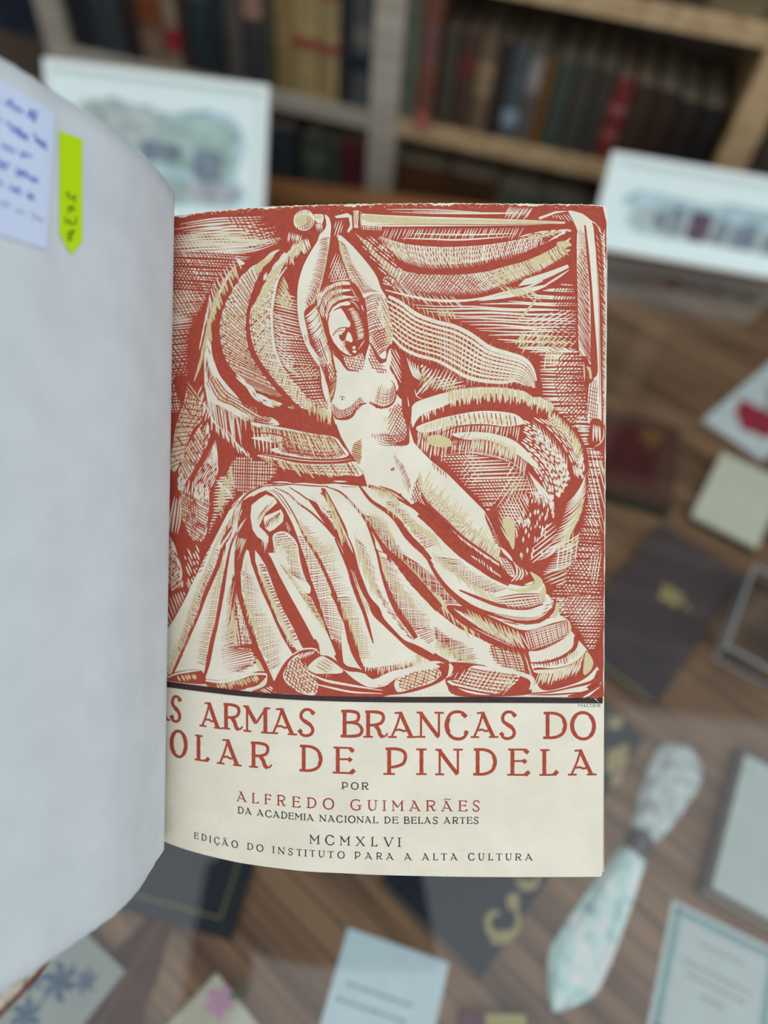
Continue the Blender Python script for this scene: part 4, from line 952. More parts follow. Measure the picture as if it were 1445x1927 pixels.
def ticks(c, C, n, ang, ln, w, kind='a', t0=0.0, t1=1.0, bow=0.0, lj=0.3, off=0.0):
    """short strokes standing on a curve; ang and ln may vary along it"""
    art.mi = CI[c]; art.layer(); N = 300; P = resample(cur(C), N + 1)
    f = lambda v, t: v if isinstance(v, (int, float)) else interp([(i / (len(v) - 1), q) for i, q in enumerate(v)], t)
    for i in range(n):
        t = t0 + (t1 - t0) * (i + .5 + ar.uniform(-.3, .3)) / n; p = P[int(t * N)]; tt = (t - t0) / (t1 - t0)
        a = math.radians(f(ang, tt) + ar.uniform(-4, 4)); l = f(ln, tt) * (1 + ar.uniform(-lj, lj)); m = max(3, int(l / 4)); ux, uy = math.cos(a), math.sin(a)
        p = (p[0] - ux * off, p[1] - uy * off)
        Q = [(p[0] + ux * l * j / m - uy * bow * l * 4 * (j / m) * (1 - j / m), p[1] + uy * l * j / m + ux * bow * l * 4 * (j / m) * (1 - j / m)) for j in range(m + 1)]
        stroke(Q, w * (1 + ar.uniform(-.25, .25)), kind)

# ---------------------------------------------------------------- red ground
rg = [(x, y) for x, y in top]; rg = [(x, y + 1.2 + max(0, 3.4 * math.sin(x * .021) * math.sin(x * .0573 + 1) + 1.6 * math.sin(x * .31) * math.sin(x * .11)) + ar.uniform(-.9, 1.3)) for x, y in rg]
rg += [(1141.5, 420)] + [(x - 1.2 + ar.uniform(-.4, .4), y) for x, y in right[3:] if y < 1312] + catmull(PT('6 1405,1078 0,1071 5 1000,1063 600,1038 300,1003 35,965 -60,950'), 6)
art.mi = 0; art.layer(); art.poly(rg)

# ---------------------------------------------------------------- left background
LE = '1 745,290 600,345 520,375 430,440 380,490 320,570 265,650 185,765 160,850 150,1000 150,1200 120,1400 '
fld1 = '1 -20,125 300,105 520,85 690,90 760,110 830,200 790,255 600,240 380,205 40,200'
flow('c', '1 20,150 300,100 500,90 700,86', '1 20,335 300,330 560,330 760,262', 13, 2.6, 'lens', jl=.22)
flow('c', '1 20,150 300,140 500,120 800,180', '1 20,335 300,330 560,320 740,290', 9, 2.4, 'lens', jl=.3)
field('r', '1 400,80 700,80 830,180 760,250 600,240 480,170', 62, 7.5, 2.3, 'f')
flow('t', '1 20,215 200,210 400,215 700,232', '1 20,300 250,290 500,285 700,270', 5, 3.2, 'lens', jl=.2)
flow('c', '1 20,255 300,230 600,240 800,232', '1 20,330 250,305 480,305 640,300', 5, 1.6, 'lens')
field('c', '1 60,205 260,190 500,205 760,235 600,300 300,320 60,300', 60, 6.2, 1.5, 'lens', edge=0)
ticks('c', '1 800,195 890,215', 8, 100, 17, 2.2, 'lens')
field('c', '1 -20,330 400,325 560,350 440,420 360,500 290,590 220,600 -20,575', 3, 5.4, 3.1, 'lens', jit=.5, wob=.8)
field('r', '1 -20,330 430,330 460,360 360,500 280,590 -20,590', 58, 4.8, 2.0, 'f', jit=.6, skip=.05)
field('r', '1 60,420 220,380 230,600 20,610', 118, 6, 1.9, 'f')
field('c', '1 -20,585 280,590 240,660 190,750 -20,760', -4, 5.0, 2.6, 'lens', wob=.6)
field('t', '1 -20,610 250,620 190,740 -20,740', -8, 6.4, 2.6, 'lens')
field('c', '1 -20,600 260,600 190,740 -20,760', 52, 7.0, 1.3, 'lens')
field('r', '1 -20,585 280,590 190,750 -20,760', 60, 5.6, 1.7, 'f')
field('c', '1 -20,760 190,765 160,830 150,1000 150,1450 -20,1450', -6, 5.2, 2.8, 'lens', wob=.8)
field('r', '1 -20,850 150,850 150,1100 60,1130 -20,1130', 55, 7.5, 2.2, 'f')
field('r', '1 -20,1050 150,1020 150,1200 -20,1250', 110, 6.5, 2.4, 'f')
field('r', '1 -20,1200 130,1180 110,1450 -20,1450', 78, 5.5, 2.2, 'f')
# small leafy drape far left
fill('r', '3 60,-100 230,-80 300,120 330,260 330,420 300,560 330,620 290,900 240,1000 200,1150 120,1300 20,1300 -20,800 -20,200 100,100', True)
for A, B, n, ln in (('3 150,-80 120,60 70,220 40,420 30,500', '3 260,20 250,160 180,240 110,420 60,520', 20, 0),):
    flow('c', A, B, 9, 2.6, 'lens', dash=26, gap=3); hatch('t', A, B, 24, 2.4, 'lens', slant=.10); hatch('r', A, B, 18, 1.8, 'f', slant=-.12)
flow('c', '3 250,180 170,300 110,420 85,540 90,640', '3 290,180 290,300 220,440 150,560 110,650', 9, 2.8, 'lens', dash=24, gap=4)
hatch('t', '3 240,190 170,320 100,470', '3 270,240 210,380 150,520', 13, 2.2, slant=.08); hatch('r', '3 240,190 160,320 90,520', '3 295,250 240,420 150,600', 16, 1.8, 'f', slant=.1)
flow('c', '3 330,260 300,380 240,460 190,560 200,700', '3 340,400 340,520 290,640 260,760 270,860', 10, 2.4, 'lens', dash=22, gap=4)
hatch('c', '3 330,300 260,430', '3 345,430 300,480', 9, 1.8)
flow('c', '3 120,560 90,680 110,800 150,900 190,960', '3 270,560 290,680 280,800 270,900 240,970', 13, 2.6, 'lens', dash=24, gap=4)
hatch('c', '3 190,650 215,820', '3 300,700 270,860', 9, 2, bow=.1); hatch('t', '3 100,600 110,820', '3 150,720 140,860', 9, 2.2)
hatch('r', '3 100,620 120,900', '3 290,720 250,1000', 16, 1.6, 'f')
flow('c', '3 60,660 30,800 20,900', '3 110,700 110,820 90,920', 4, 3.4, 'lens')
flow('c', '3 30,880 70,1000 110,1130 120,1260', '3 -10,1000 10,1180 50,1290', 9, 2.8, 'lens', dash=30, gap=4)
hatch('r', '3 20,900 120,1250', '3 -30,1000 20,1320', 14, 2, 'f'); hatch('t', '3 40,960 110,1230', '3 -10,980 60,1290', 9, 2)
field('c', '3 140,980 230,1020 170,1280 120,1180', 66, 6, 2.4, dash=18, gap=4); field('c', '5 60,420 170,400 100,560 50,620', 70, 6, 2.2)
ticks('c', '3 240,-60 290,120 400,260 540,380', 18, (120, 60), 20, 2.4, 'lens')
st('c', '3 255,60 300,150 330,200 385,240', 3); st('c', '3 400,235 460,320 560,430', 3.2)

# ---------------------------------------------------------------- big drape left of the figure
O1 = '1 500,375 430,450 360,560 310,660 275,780 250,880 235,980 245,1080 280,1200 320,1310 3 360,80 400,160 480,225 560,265'
O2 = '1 525,405 470,470 385,580 345,690 325,800 320,900 330,1000 370,1110 440,1210 520,1300 3 600,120 700,190 850,235 960,262'
fill('c', PT('1 480,400 430,460 362,590 325,690 300,790 300,900 310,1000 350,1110 420,1210 510,1310 3 590,125 640,165 560,160 450,120 380,60 340,0 1 330,1250 280,1150 255,1060 262,950 275,860 290,780 310,680 345,590 400,480') )
ticks('t', '1 475,370 420,440 350,530 310,640 280,760 260,880 250,1000', 26, (70, 75, 110), (24, 30, 44), 4.2, 'lens')
ticks('c', '1 480,360 330,520 275,700 235,900', 20, (65, 80, 105), 24, 2.2, 'lens', off=6)
field('r', '1 345,700 320,830 305,980 340,1080 330,1130 270,1060 262,960', 72, 9, 1.6, 'lens')
hatch('r', '1 255,1060 290,1180 350,1280 3 400,40', '1 350,1110 440,1230 560,1340 3 640,90', 26, 2.0, 'f', slant=-.06)
fill('c', '1 262,960 255,1060 262,1170 300,1270 350,1350 430,1400 520,1425 640,1438 740,1445 700,1400 600,1380 520,1330 470,1260 400,1180 350,1110 310,1010')
flow('r', '1 258,1130 290,1230 340,1310 430,1360 560,1390 680,1400', '1 262,1200 300,1300 380,1385 500,1430 640,1440 720,1442', 7, 2.4, 'lens', jl=.15)
ticks('r', '1 270,1010 300,1110 380,1220 480,1330 640,1400', 34, 100, (20, 26, 22), 1.7, 'lens', off=4)
ticks('c', '1 250,1130 330,1300 3 380,60 470,130', 26, 82, 60, 1.8, 'lens'); ticks('t', '1 300,1100 440,1280 3 600,90', 20, 85, 40, 2.8, 'lens')
flow('r', '1 255,1150 320,1290 3 420,90 560,180 680,200', '1 330,1120 420,1230 3 560,80 700,170', 5, 2.2, 'f')
flow('c', '1 250,1180 300,1290 3 380,80 520,190', '1 285,1180 340,1290 3 440,90 600,170', 4, 4, 'lens')
# first lattice band
B1a = '1 640,375 520,460 440,570 385,680 355,800 365,920 400,1030 480,1130 600,1250 3 560,-20 700,90'
B1b = '1 690,345 620,450 575,550 545,650 525,760 530,880 560,1000 640,1120 740,1240 850,1340 3 900,60 1000,100'
flow('c', B1a, B1b, 13, 3.6, 'lens', dash=17, gap=2.6, e1=.97)
flow('t', B1a, B1b, 5, 3.0, 'lens', dash=40, gap=6, s0=.35, s1=.95)
hatch('c', B1a, B1b, 66, 1.7, 'lens', slant=-.08, t0=.1)
hatch('t', B1a, B1b, 26, 2.8, 'lens', slant=-.1, t0=.35)
hatch('r', B1a, B1b, 58, 1.6, 'f', slant=.07)
fill('t', '1 740,308 690,325 640,370 600,400 575,440 590,460 640,420 690,375 715,335'); fill('c', '1 745,308 700,322 668,345 650,380 700,345')
fill('c', '1 500,380 470,370 480,400 500,410 520,400')
st('r', '1 345,700 330,850 355,990 430,1110 560,1240 700,1360 3 820,60 900,130', (4, 14, 13, 12, 12, 12, 10))
flow('c', '1 400,1050 500,1140 600,1230 700,1290', '1 440,1120 520,1190 600,1290 720,1340', 5, 3.2, 'lens', dash=36, gap=4)
# lower strip of the same drape sweeping to the hip
fill('c', '3 560,190 640,200 800,230 960,262 1100,285 1150,340 1190,400 1100,425 900,420 720,385 690,360 800,340 700,320 560,290 700,275 780,255 600,220')
hatch('r', '3 560,200 800,240 1000,270 1110,290', '3 700,370 900,410 1050,430 1180,400', 34, 2.0, 'f', slant=.02, t0=.1)
flow('r', '3 560,200 800,240 1000,275 1110,300', '3 640,370 900,405 1050,420 1170,390', 6, 2.6, 'f', e0=.3)
ticks('t', '3 620,200 800,235 1000,270 1100,300', 26, (82, 62), (40, 42), 3.0, 'lens'); ticks('c', '3 560,210 760,260', 9, 84, 44, 2.2, 'lens')
st('r', '3 560,260 700,262 800,300 700,330', 3)
st('r', '3 560,385 700,410 900,435 1100,440 1200,430', (10, 9, 7, 5, 3)); st('c', '3 640,395 900,435 1100,440 1210,425', 1.6)
# second lower strip
fill('c', '3 600,400 720,420 850,450 1000,460 1150,455 1240,445 1280,520 1220,540 1050,530 900,510 760,480 660,440')
hatch('r', '3 620,405 850,455 1050,462 1240,450', '3 640,430 800,490 1000,530 1270,530', 28, 2.1, 'f', slant=.03); flow('r', '3 600,400 850,450 1240,445', '3 640,440 900,515 1270,540', 3, 2.4, 'f', s0=.15, s1=.85)
ticks('t', '3 610,390 720,415 900,455 1240,450', 22, (58, 50), (34, 30), 3.6, 'lens'); 
st('r', '3 640,500 800,560 1000,590 1180,560 1300,580', (10, 22, 22, 18, 14))
# second lattice band
B2a = '1 800,300 700,420 640,540 590,640 545,720 550,840 580,960 660,1090 780,1230 900,1340 3 1000,60 1060,160'
B2b = '1 880,260 800,360 735,480 705,600 692,720 695,850 715,960 760,1060 850,1180 960,1290 3 1080,30 1085,150'
flow('c', B2a, B2b, 9, 4.2, 'lens', dash=20, gap=3)
hatch('r', B2a, B2b, 54, 1.9, 'f', slant=.05); hatch('c', B2a, B2b, 70, 1.8, 'lens', slant=-.07); hatch('t', B2a, B2b, 40, 2.4, 'lens', slant=-.07, t0=.15)
st('c', '1 790,420 735,500 708,600 693,720 697,850 712,960 760,1070', (2, 4, 5, 4, 5, 6, 3))
st('r', '1 640,470 580,600 540,720 545,850 570,960', (3, 7, 7, 5, 2))
fill('c', '1 660,455 640,480 640,510 660,490'); ticks('c', '1 930,235 840,260 800,330', 16, 70, 22, 2.6, 'lens'); ticks('t', '1 900,240 800,330', 8, 100, 26, 3, 'lens')
# shaded hollow between drape and arm
H1 = '1 800,560 850,600 870,720 900,850 950,980 1000,1060 1010,1180 1050,1300 1060,1360 960,1290 850,1180 760,1060 715,960 700,850 698,720 720,600 780,500'
field('c', '1 720,600 850,620 870,760 900,880 780,870 700,850 700,720', 14, 5.6, 2.6, 'lens'); field('c', '1 700,880 900,880 960,1000 1000,1060 860,1060 760,1060', 4, 5.2, 2.6, 'lens')
field('c', '1 780,1090 1000,1080 1020,1180 1055,1330 1040,1370 930,1270', -3, 5.4, 2.6, 'lens')
field('r', '1 820,860 960,980 1010,1180 1050,1350 930,1250 830,1000', 62, 5.0, 1.7, 'f')
ticks('t', '1 770,470 730,560 700,640', 11, (65, 35), (30, 44), 3.0, 'lens'); ticks('c', '1 690,700 700,850 720,960 780,1080', 22, 35, 34, 1.6, 'lens')
field('t', '1 840,1070 990,1060 1000,1130 900,1150', -38, 6, 2.0)
ticks('c', '1 1070,1300 3 1080,150', 9, 110, 20, 2.6, 'lens'); ticks('t', '3 900,60 1000,110 1080,160', 16, 84, 26, 2.6, 'lens', off=10)
# ---------------------------------------------------------------- dark corner behind the knee
field('c', '3 440,430 540,420 700,470 720,530 560,640 480,640 400,560', 2, 6.2, 4.0, 'f', jit=.4); field('r', '3 430,420 560,400 740,470 640,600 480,660 400,600', 92, 4.6, 2.3, 'f'); 
field('c', '3 330,560 440,560 460,660 360,780 300,900 250,1010 300,800', -3, 5.6, 3.0); ticks('t', '3 430,460 380,560 340,690', 12, 78, 30, 3.2, 'lens')
ticks('c', '3 340,560 430,640', 8, 70, 20, 2.2)
field('r', '3 300,820 420,680 250,1010', 50, 9, 1.8)

# ---------------------------------------------------------------- upper right: sword, curtain
BLD = '1 1275,75 2 0,85 250,95 600,105 900,115 1165,128 1165,140 900,150 600,155 0,160 1 1275,150'
flow('c', '2 -60,45 300,45 600,62 870,62', '2 -60,62 300,80 600,80 960,75', 3, 2.2, 'lens', jl=.3); ticks('c', '2 800,30 960,40', 13, 122, 24, 1.8, 'lens')
fill('c', PT(BLD), False); fill('t', '1 1290,85 2 0,92 150,100 400,110 900,118 1150,130 900,138 400,135 100,140 1 1300,125'); st('r', '2 -60,146 300,144 700,146 1100,142 1190,150', 1.8); st('r', '2 400,165 800,160 1200,158', 2)
ticks('c', '2 0,170 250,172 500,172 900,165', 44, 116, 21, 1.9, 'lens'); st('c', '2 180,205 500,212 830,205', 3); st('c', '2 100,235 300,240 480,245 800,225', 3.4)
fill('c', '2 990,100 1100,60 1190,58 1100,75 1000,115', False); field('c', '2 1060,90 1200,75 1215,130 1150,120', 50, 4.5, 1.5)
flow('c', '2 840,225 1000,190 1200,178', '2 960,260 1100,215 1220,185', 4, 2.4, 'lens', dash=20)
# guard, pommel, grip
fill('c', '1 835,110 850,75 895,52 940,60 968,100 960,150 920,185 870,180 838,150'); fill('t', '1 842,112 870,90 920,85 950,120 930,150 880,160 850,140')
for k in (.35, .6, .85): st('r', [(310 + TS * (910 + 55 * k * math.cos(a / 10)), 380 + TS * (130 + 50 * k * math.sin(a / 10))) for a in range(-14, 24, 2)], 1.5)
ticks('r', '1 850,75 895,52 940,60', 7, 95, 9, 1.4); field('r', '1 850,150 940,150 930,190 860,182', 80, 4, 1.3)
fill('c', '1 965,78 1025,80 1030,110 1020,140 985,135 968,110', False); fill('t', '1 965,85 1015,88 1015,108 970,108', False); ticks('c', '1 975,140 1020,140', 6, 84, 14, 2.2)
fill('c', '1 1100,92 1180,72 1210,88 1215,170 1190,200 1180,190 1200,150 1190,100 1110,105', False); field('c', '1 1100,120 1150,110 1160,160 1110,240 1095,230', 108, 5, 1.8)
fill('c', '1 1220,58 1255,55 1252,170 1225,165', False); fill('t', '1 1225,60 1240,60 1238,150 1228,150', False); field('r', '1 1218,58 1258,55 1252,172 1222,168', 97, 3.5, 1.2); st('c', '1 1268,60 1270,120 1275,175', 1.8)
field('c', '1 1285,150 1420,150 1400,185 1285,185', 92, 4.2, 2.4, 'f'); field('r', '1 1280,165 1420,168 1420,178 1280,176', 2, 4, 1.2, 'f')
# curtain swags
S1a = '2 -60,210 100,268 300,292 480,292 700,275 900,240 1100,205 1215,185'; S1b = '2 -40,330 100,380 250,430 400,432 560,420 700,385 860,350 960,300 1060,250'
flow('c', S1a, S1b, 9, 3.4, 'f', s1=.8); fill('c', '2 0,262 150,282 380,296 330,330 160,320 40,300')
hatch('r', S1a, S1b, 76, 2.2, 'f', slant=.05, bow=.05); hatch('c', S1a, S1b, 62, 1.7, 'lens', slant=.1, t0=.02, t1=.85); hatch('t', S1a, S1b, 14, 2.3, 'lens', slant=.10, t0=.0, t1=.6)
ticks('t', '2 850,235 1000,200 1100,190', 9, 20, 18, 2.6, 'lens')
st('r', '2 -40,345 100,415 250,455 420,458 600,440 750,400 900,360 1050,290 1200,200', (6, 10, 9, 8, 8, 8, 10, 9, 3))
S2a = '2 -40,345 80,430 250,468 450,470 650,450 800,410 950,365 1100,290 1220,215'; S2b = '2 -20,560 120,590 280,600 480,605 650,590 780,540 900,495 1020,445 1200,335'
flow('c', S2a, S2b, 9, 3.2, 'f', s1=.88); fill('c', '2 250,470 450,473 650,452 800,412 760,440 600,490 450,495 330,490')
hatch('r', S2a, S2b, 84, 2.1, 'f', slant=.06, bow=.06); hatch('c', S2a, S2b, 46, 1.6, 'lens', slant=.12, t0=.0, t1=.6); hatch('t', S2a, S2b, 34, 2.6, 'lens', slant=.06, t0=.55, t1=.93)
field('r', '2 100,470 560,480 560,600 200,600', -52, 5, 1.7, 'f')
fill('t', '2 950,370 1000,345 1060,335 1070,370 1010,400 975,400'); fill('t', '2 1115,260 1180,255 1205,285 1120,290')
st('c', '2 0,570 120,600 300,635 480,640 620,625 760,590 900,560 1020,510', (2, 4, 5, 5, 4, 4, 5, 2)); fill('c', '2 900,500 1060,450 1180,405 1190,425 1080,480 960,530 860,545', False)
st('c', '2 1000,560 1100,500 1190,440', 4); fill('c', '2 600,640 800,590 980,545 1050,540 960,580 800,620'); ticks('c', '2 50,560 250,620 480,640', 16, 48, 30, 1.6, 'lens', off=12); ticks('t', '2 720,540 940,560', 9, 40, 34, 2.8, 'lens')
ticks('t', '1 1230,200 1340,330 1445,450', 24, (38, 40), 34, 2.6, 'lens'); field('c', '1 1250,230 1445,250 2 60,380 120,470 1 1445,560 1380,440 1300,330', 40, 5.6, 2.4, dash=18, gap=3); field('r', '1 1250,230 1445,250 2 60,380 120,470 1 1445,560', 112, 7, 1.3, 'f')
# ground right of the veil: level gouges
field('c', '2 170,665 480,665 800,640 1060,560 1220,540 1230,960 1100,1000 1010,1000 900,960 700,880 500,780 300,720', 1.5, 6.0, 3.4, 'lens', wob=1.0)
field('r', '2 1090,560 1225,540 1225,760 1110,700', 118, 5, 2.0, 'f'); field('c', '2 1000,730 1215,700 1200,800 900,800', -28, 6, 2.2); field('c', '2 860,900 1000,800 1220,820 1215,960 1000,1000', -50, 8, 1.8)
field('r', '2 1080,820 1225,800 1225,960 1060,960', 30, 6, 1.8, 'f')
st('t', '2 985,615 930,690 850,780', 5); ticks('t', '2 900,820 930,920', 4, 120, 26, 3.6, 'lens'); ticks('t', '2 1040,950 1100,960 1160,940', 8, 95, 32, 4, 'lens'); ticks('t', '2 330,690 430,700', 6, 60, 20, 3, 'lens'); ticks('t', '2 980,830 1200,900', 12, 140, 34, 2.4, 'lens')
field('c', '2 1010,1010 1220,960 1290,1010 1290,1160 1330,1320 1330,1445 1160,1445 1080,1330 1010,1250', 0, 6.2, 3.8, 'lens', wob=1); field('r', '2 1130,1000 1290,1000 1330,1400 1180,1430 1090,1200', -48, 5.4, 2.0, 'f'); field('r', '2 1180,1150 1290,1150 1330,1445 1180,1445', 40, 7, 1.8, 'f')
# scabbard, far right
fill('c', '2 1185,58 1240,65 1290,85 1340,140 1355,250 1375,450 1385,650 1390,900 1395,1150 1400,1400 1395,1445 1340,1430 1310,1425 1320,1180 1370,1120 1372,1000 1350,700 1330,450 1310,250 1290,150 1240,300 1245,200 1215,120')
fill('c', '2 1245,180 1290,160 1310,300 1325,500 1335,800 1332,1045 1300,1000 1255,960 1245,600 1240,380'); st('r', '2 1290,150 1305,300 1325,520 1335,760 1335,1040', (2, 4, 3, 4, 6)); st('r', '2 1360,230 1378,600 1385,900 1388,1300', 1.0, 'f')
hatch('r', '2 1245,170 1243,400 1245,600 1250,900', '2 1300,200 1318,500 1325,800 1325,1040', 60, 1.5, 'b', slant=.02); field('r', '2 1243,360 1300,360 1325,800 1320,1040 1255,960', 60, 4.6, 1.3, 'f'); field('t', '2 1243,150 1280,170 1300,460 1250,420', 70, 8, 1.6)
ticks('c', '2 1310,110 1400,200 1425,500 1425,900 1420,1400', 62, (40, 60, 55, 60), 13, 1.7, 'lens', off=9); ticks('c', '2 1420,160 1425,700 1420,1400', 44, (100, 80, 95), 22, 1.7, 'lens'); ticks('t', '2 1360,200 1400,700 1405,1300', 26, 60, 12, 1.6, 'lens')
field('r', '2 1315,1190 1370,1150 1370,1420 1315,1420', 96, 4.2, 1.3, 'f'); field('r', '2 1315,1200 1370,1200 1370,1420 1315,1420', 20, 7, 1.2, 'f')
fill('r', '2 1340,1070 1300,1060 1290,1110 1310,1170 1345,1160'); fill('t', '2 1300,1065 1325,1070 1335,1110 1335,1150 1322,1140 1318,1100'); st('c', '2 1285,1040 1290,1160', 2)
fill('r', '4 1340,165 1390,170 1415,220 1415,280 1380,340 1340,340 1320,280 1320,200'); ticks('c', '4 1345,200 1395,215', 5, 89, 26, 2.6, 'lens'); st('c', '4 1410,220 1415,270 1395,320 1350,350', 2)
# right margin below
field('c', '4 1220,170 1330,180 1320,330 1410,400 1395,560 1400,1000 1390,1445 1130,1445 1060,1330 1170,1150 1240,960 1290,760 1310,560 1300,380', 2, 6.0, 3.7, 'lens', wob=1.2)
field('r', '4 1300,360 1400,400 1400,700 1310,740', 78, 6, 1.7, 'f'); field('r', '4 1240,760 1400,740 1400,960 1210,980', 60, 5.2, 2.2, 'f'); field('r', '4 1170,980 1400,960 1400,1445 1070,1445 1130,1180', -48, 7, 1.9, 'f'); field('r', '6 1150,150 1400,130 1400,780 1300,740 1150,480', 60, 5.6, 1.8, 'f')
field('c', '4 1310,420 1420,470 1420,900 1330,860', 76, 7.5, 1.5); field('c', '4 1330,1030 1400,1030 1360,1250 1310,1180', 100, 5.5, 1.6); ticks('t', '4 1380,420 1420,500', 4, 80, 26, 3)
field('c', '6 1090,440 1400,430 1400,640 1330,780 1240,640 1150,520', 1, 5.6, 3.0, 'lens'); field('r', '6 1150,440 1410,420 1400,760 1290,740', -55, 5.5, 1.7, 'f')
# ---------------------------------------------------------------- swirling drape right of the figure
fill('r', '4 180,180 200,60 400,-40 700,-30 900,10 1080,100 1200,200 1290,380 1300,560 1260,760 1180,980 1080,1150 980,1180 800,1000 600,700 400,500 250,380', True)
fill('c', '2 175,1320 300,1260 480,1215 640,1200 800,1210 950,1240 1060,1300 1090,1340 1000,1320 900,1280 740,1240 600,1245 480,1275 360,1330 4 250,130 200,180 175,222', True)
ticks('c', '4 1080,100 900,30 700,-5 500,20 330,70 230,140', 56, (96, 92, 88, 84), 26, 3.2, 'lens', off=12); ticks('t', '4 1090,110 900,30 640,0 400,30', 40, (95, 90, 86), 24, 4.0, 'lens', off=14)
fill('c', '4 200,220 330,170 480,135 620,115 760,120 850,140 900,190 840,210 700,215 560,205 400,215 340,240 240,255')
hatch('r', '4 380,160 620,125 850,150', '4 420,235 640,215 880,215', 16, 2.0, 'f', slant=-.04); ticks('t', '4 250,190 480,140 800,150', 26, 100, 24, 2.6, 'lens'); ticks('c', '4 210,230 450,190 700,190 880,215', 36, 100, 24, 2.2, 'lens')
st('r', '4 350,260 480,215 640,205 800,225', 3)
A3 = '4 860,150 960,200 1060,290 1130,380 1180,480 1200,560'; B3 = '4 880,300 980,370 1060,470 1110,580 1130,700'
flow('c', A3, '4 1080,130 1180,230 1250,340 1290,460 1280,560', 6, 3.4, 'lens', dash=20, gap=4, s0=.3); hatch('c', '4 1090,110 1170,200 1250,300 1290,420', '4 1080,190 1160,280 1220,380 1250,520', 16, 3.0, 'lens'); ticks('t', '4 1050,110 1150,170 1230,260 1280,360', 15, (80, 110), 26, 3.4, 'lens')
flow('c', A3, B3, 8, 3.6, 'lens', dash=15, gap=4); hatch('c', '4 940,170 1060,260 1180,420', '4 1000,300 1120,460 1180,580', 12, 1.7)
fill('c', '4 430,265 560,250 700,262 820,300 900,360 960,430 1000,500 940,460 860,400 760,340 640,300 520,300'); ticks('r', '4 440,330 520,260 560,250', 6, 120, 22, 1.6); ticks('t', '4 560,280 700,290 850,350', 24, 96, 24, 2.8, 'lens'); ticks('c', '4 430,300 620,310 820,360 920,440', 34, 100, 26, 2.0, 'lens')
fill('t', '4 280,280 350,270 420,300 430,340 350,350 290,330'); ticks('c', '4 210,250 300,330 400,350', 12, 98, 24, 2.4, 'lens'); ticks('t', '4 260,280 430,290', 8, 96, 24, 4, 'lens')
st('r', '4 440,300 430,330 500,325', 2.5)
flow('c', '4 900,350 1000,440 1080,560 1090,700 1090,800', '4 860,380 950,480 1020,600 1060,720 1090,820', 4, 3.6, 'lens', dash=14, gap=3); flow('c', '4 860,300 980,380 1100,520 1140,660', '4 900,340 1010,440 1080,560 1110,700', 3, 3.4, 'lens', dash=13, gap=3)
st('c', '4 350,405 520,385 650,400 800,440 900,510', 1.6); st('c', '4 430,350 560,380 700,400 860,470', 1.2)
field('c', '4 350,410 520,400 650,410 800,450 880,520 960,600 1040,690 900,640 760,680 660,760 600,680 500,590 430,500', -2, 5.8, 3.2, 'lens'); field('r', '4 340,410 520,400 560,600 450,540', 50, 5, 1.7, 'f'); field('r', '4 580,580 800,560 860,650 680,760', 60, 5.4, 1.6, 'f')
field('c', '4 800,440 910,510 860,640 730,760 700,720 780,560', -56, 8.5, 2.2); field('c', '4 500,440 640,420 600,560 500,600', -50, 9, 1.8)
field('t', '4 860,530 930,540 900,700 780,720', -70, 7, 2.4); field('c', '4 740,690 900,640 930,760 860,900 800,960 740,840', 62, 5.5, 2.0); field('c', '4 730,740 880,720 860,880 790,900', 3, 6.5, 2.0); fill('t', '4 760,820 830,820 840,900 830,1010 800,960')
hatch('c', '4 900,520 1000,600 1050,700', '4 960,700 1050,740 1040,700', 9, 1.6); ticks('c', '4 920,500 1030,620', 10, 62, 40, 2, 'lens')
art.mi = 1
for k in range(70):
    x = ar.uniform(850, 1060); y = ar.uniform(650, 1060)
    if abs((x - 950) + (y - 850) * .18) < 110:
        x2, y2 = 725 + x * TS, 740 + y * TS; l = ar.uniform(3, 8); w_ = ar.uniform(1.2, 2.6); art.convex([(x2, y2 - l), (x2 + w_, y2), (x2 - .6, y2 + l), (x2 - w_, y2)])
art.layer()
R3a = '4 1260,560 1180,760 1060,900 960,960'; R3b = '4 1270,740 1180,960 1080,1080 960,1090'
field('c', '4 960,960 1080,830 1120,900 1060,1040 940,1100', -38, 7, 3); hatch('c', '4 1300,500 1290,700 1230,860 1120,1000', '4 1180,700 1130,860 1060,980 980,1090', 18, 2.8, 'lens', bow=-.08); hatch('t', '4 1290,600 1260,780 1190,930', '4 1200,760 1140,920 1090,1030', 8, 4, 'lens', bow=-.1)
hatch('c', '4 1260,900 1240,1060 1180,1130', '4 1120,980 1080,1080 1020,1160', 12, 2.4, bow=-.05); field('c', '4 1140,940 1240,900 1230,1100 1100,1150', 96, 8, 2.4)
hatch('t', '4 1270,860 1180,1160', '4 1200,960 1040,1220', 5, 3, bow=-.1); field('c', '4 1030,1160 1180,1140 1160,1240 1030,1230', -22, 7, 2.4)

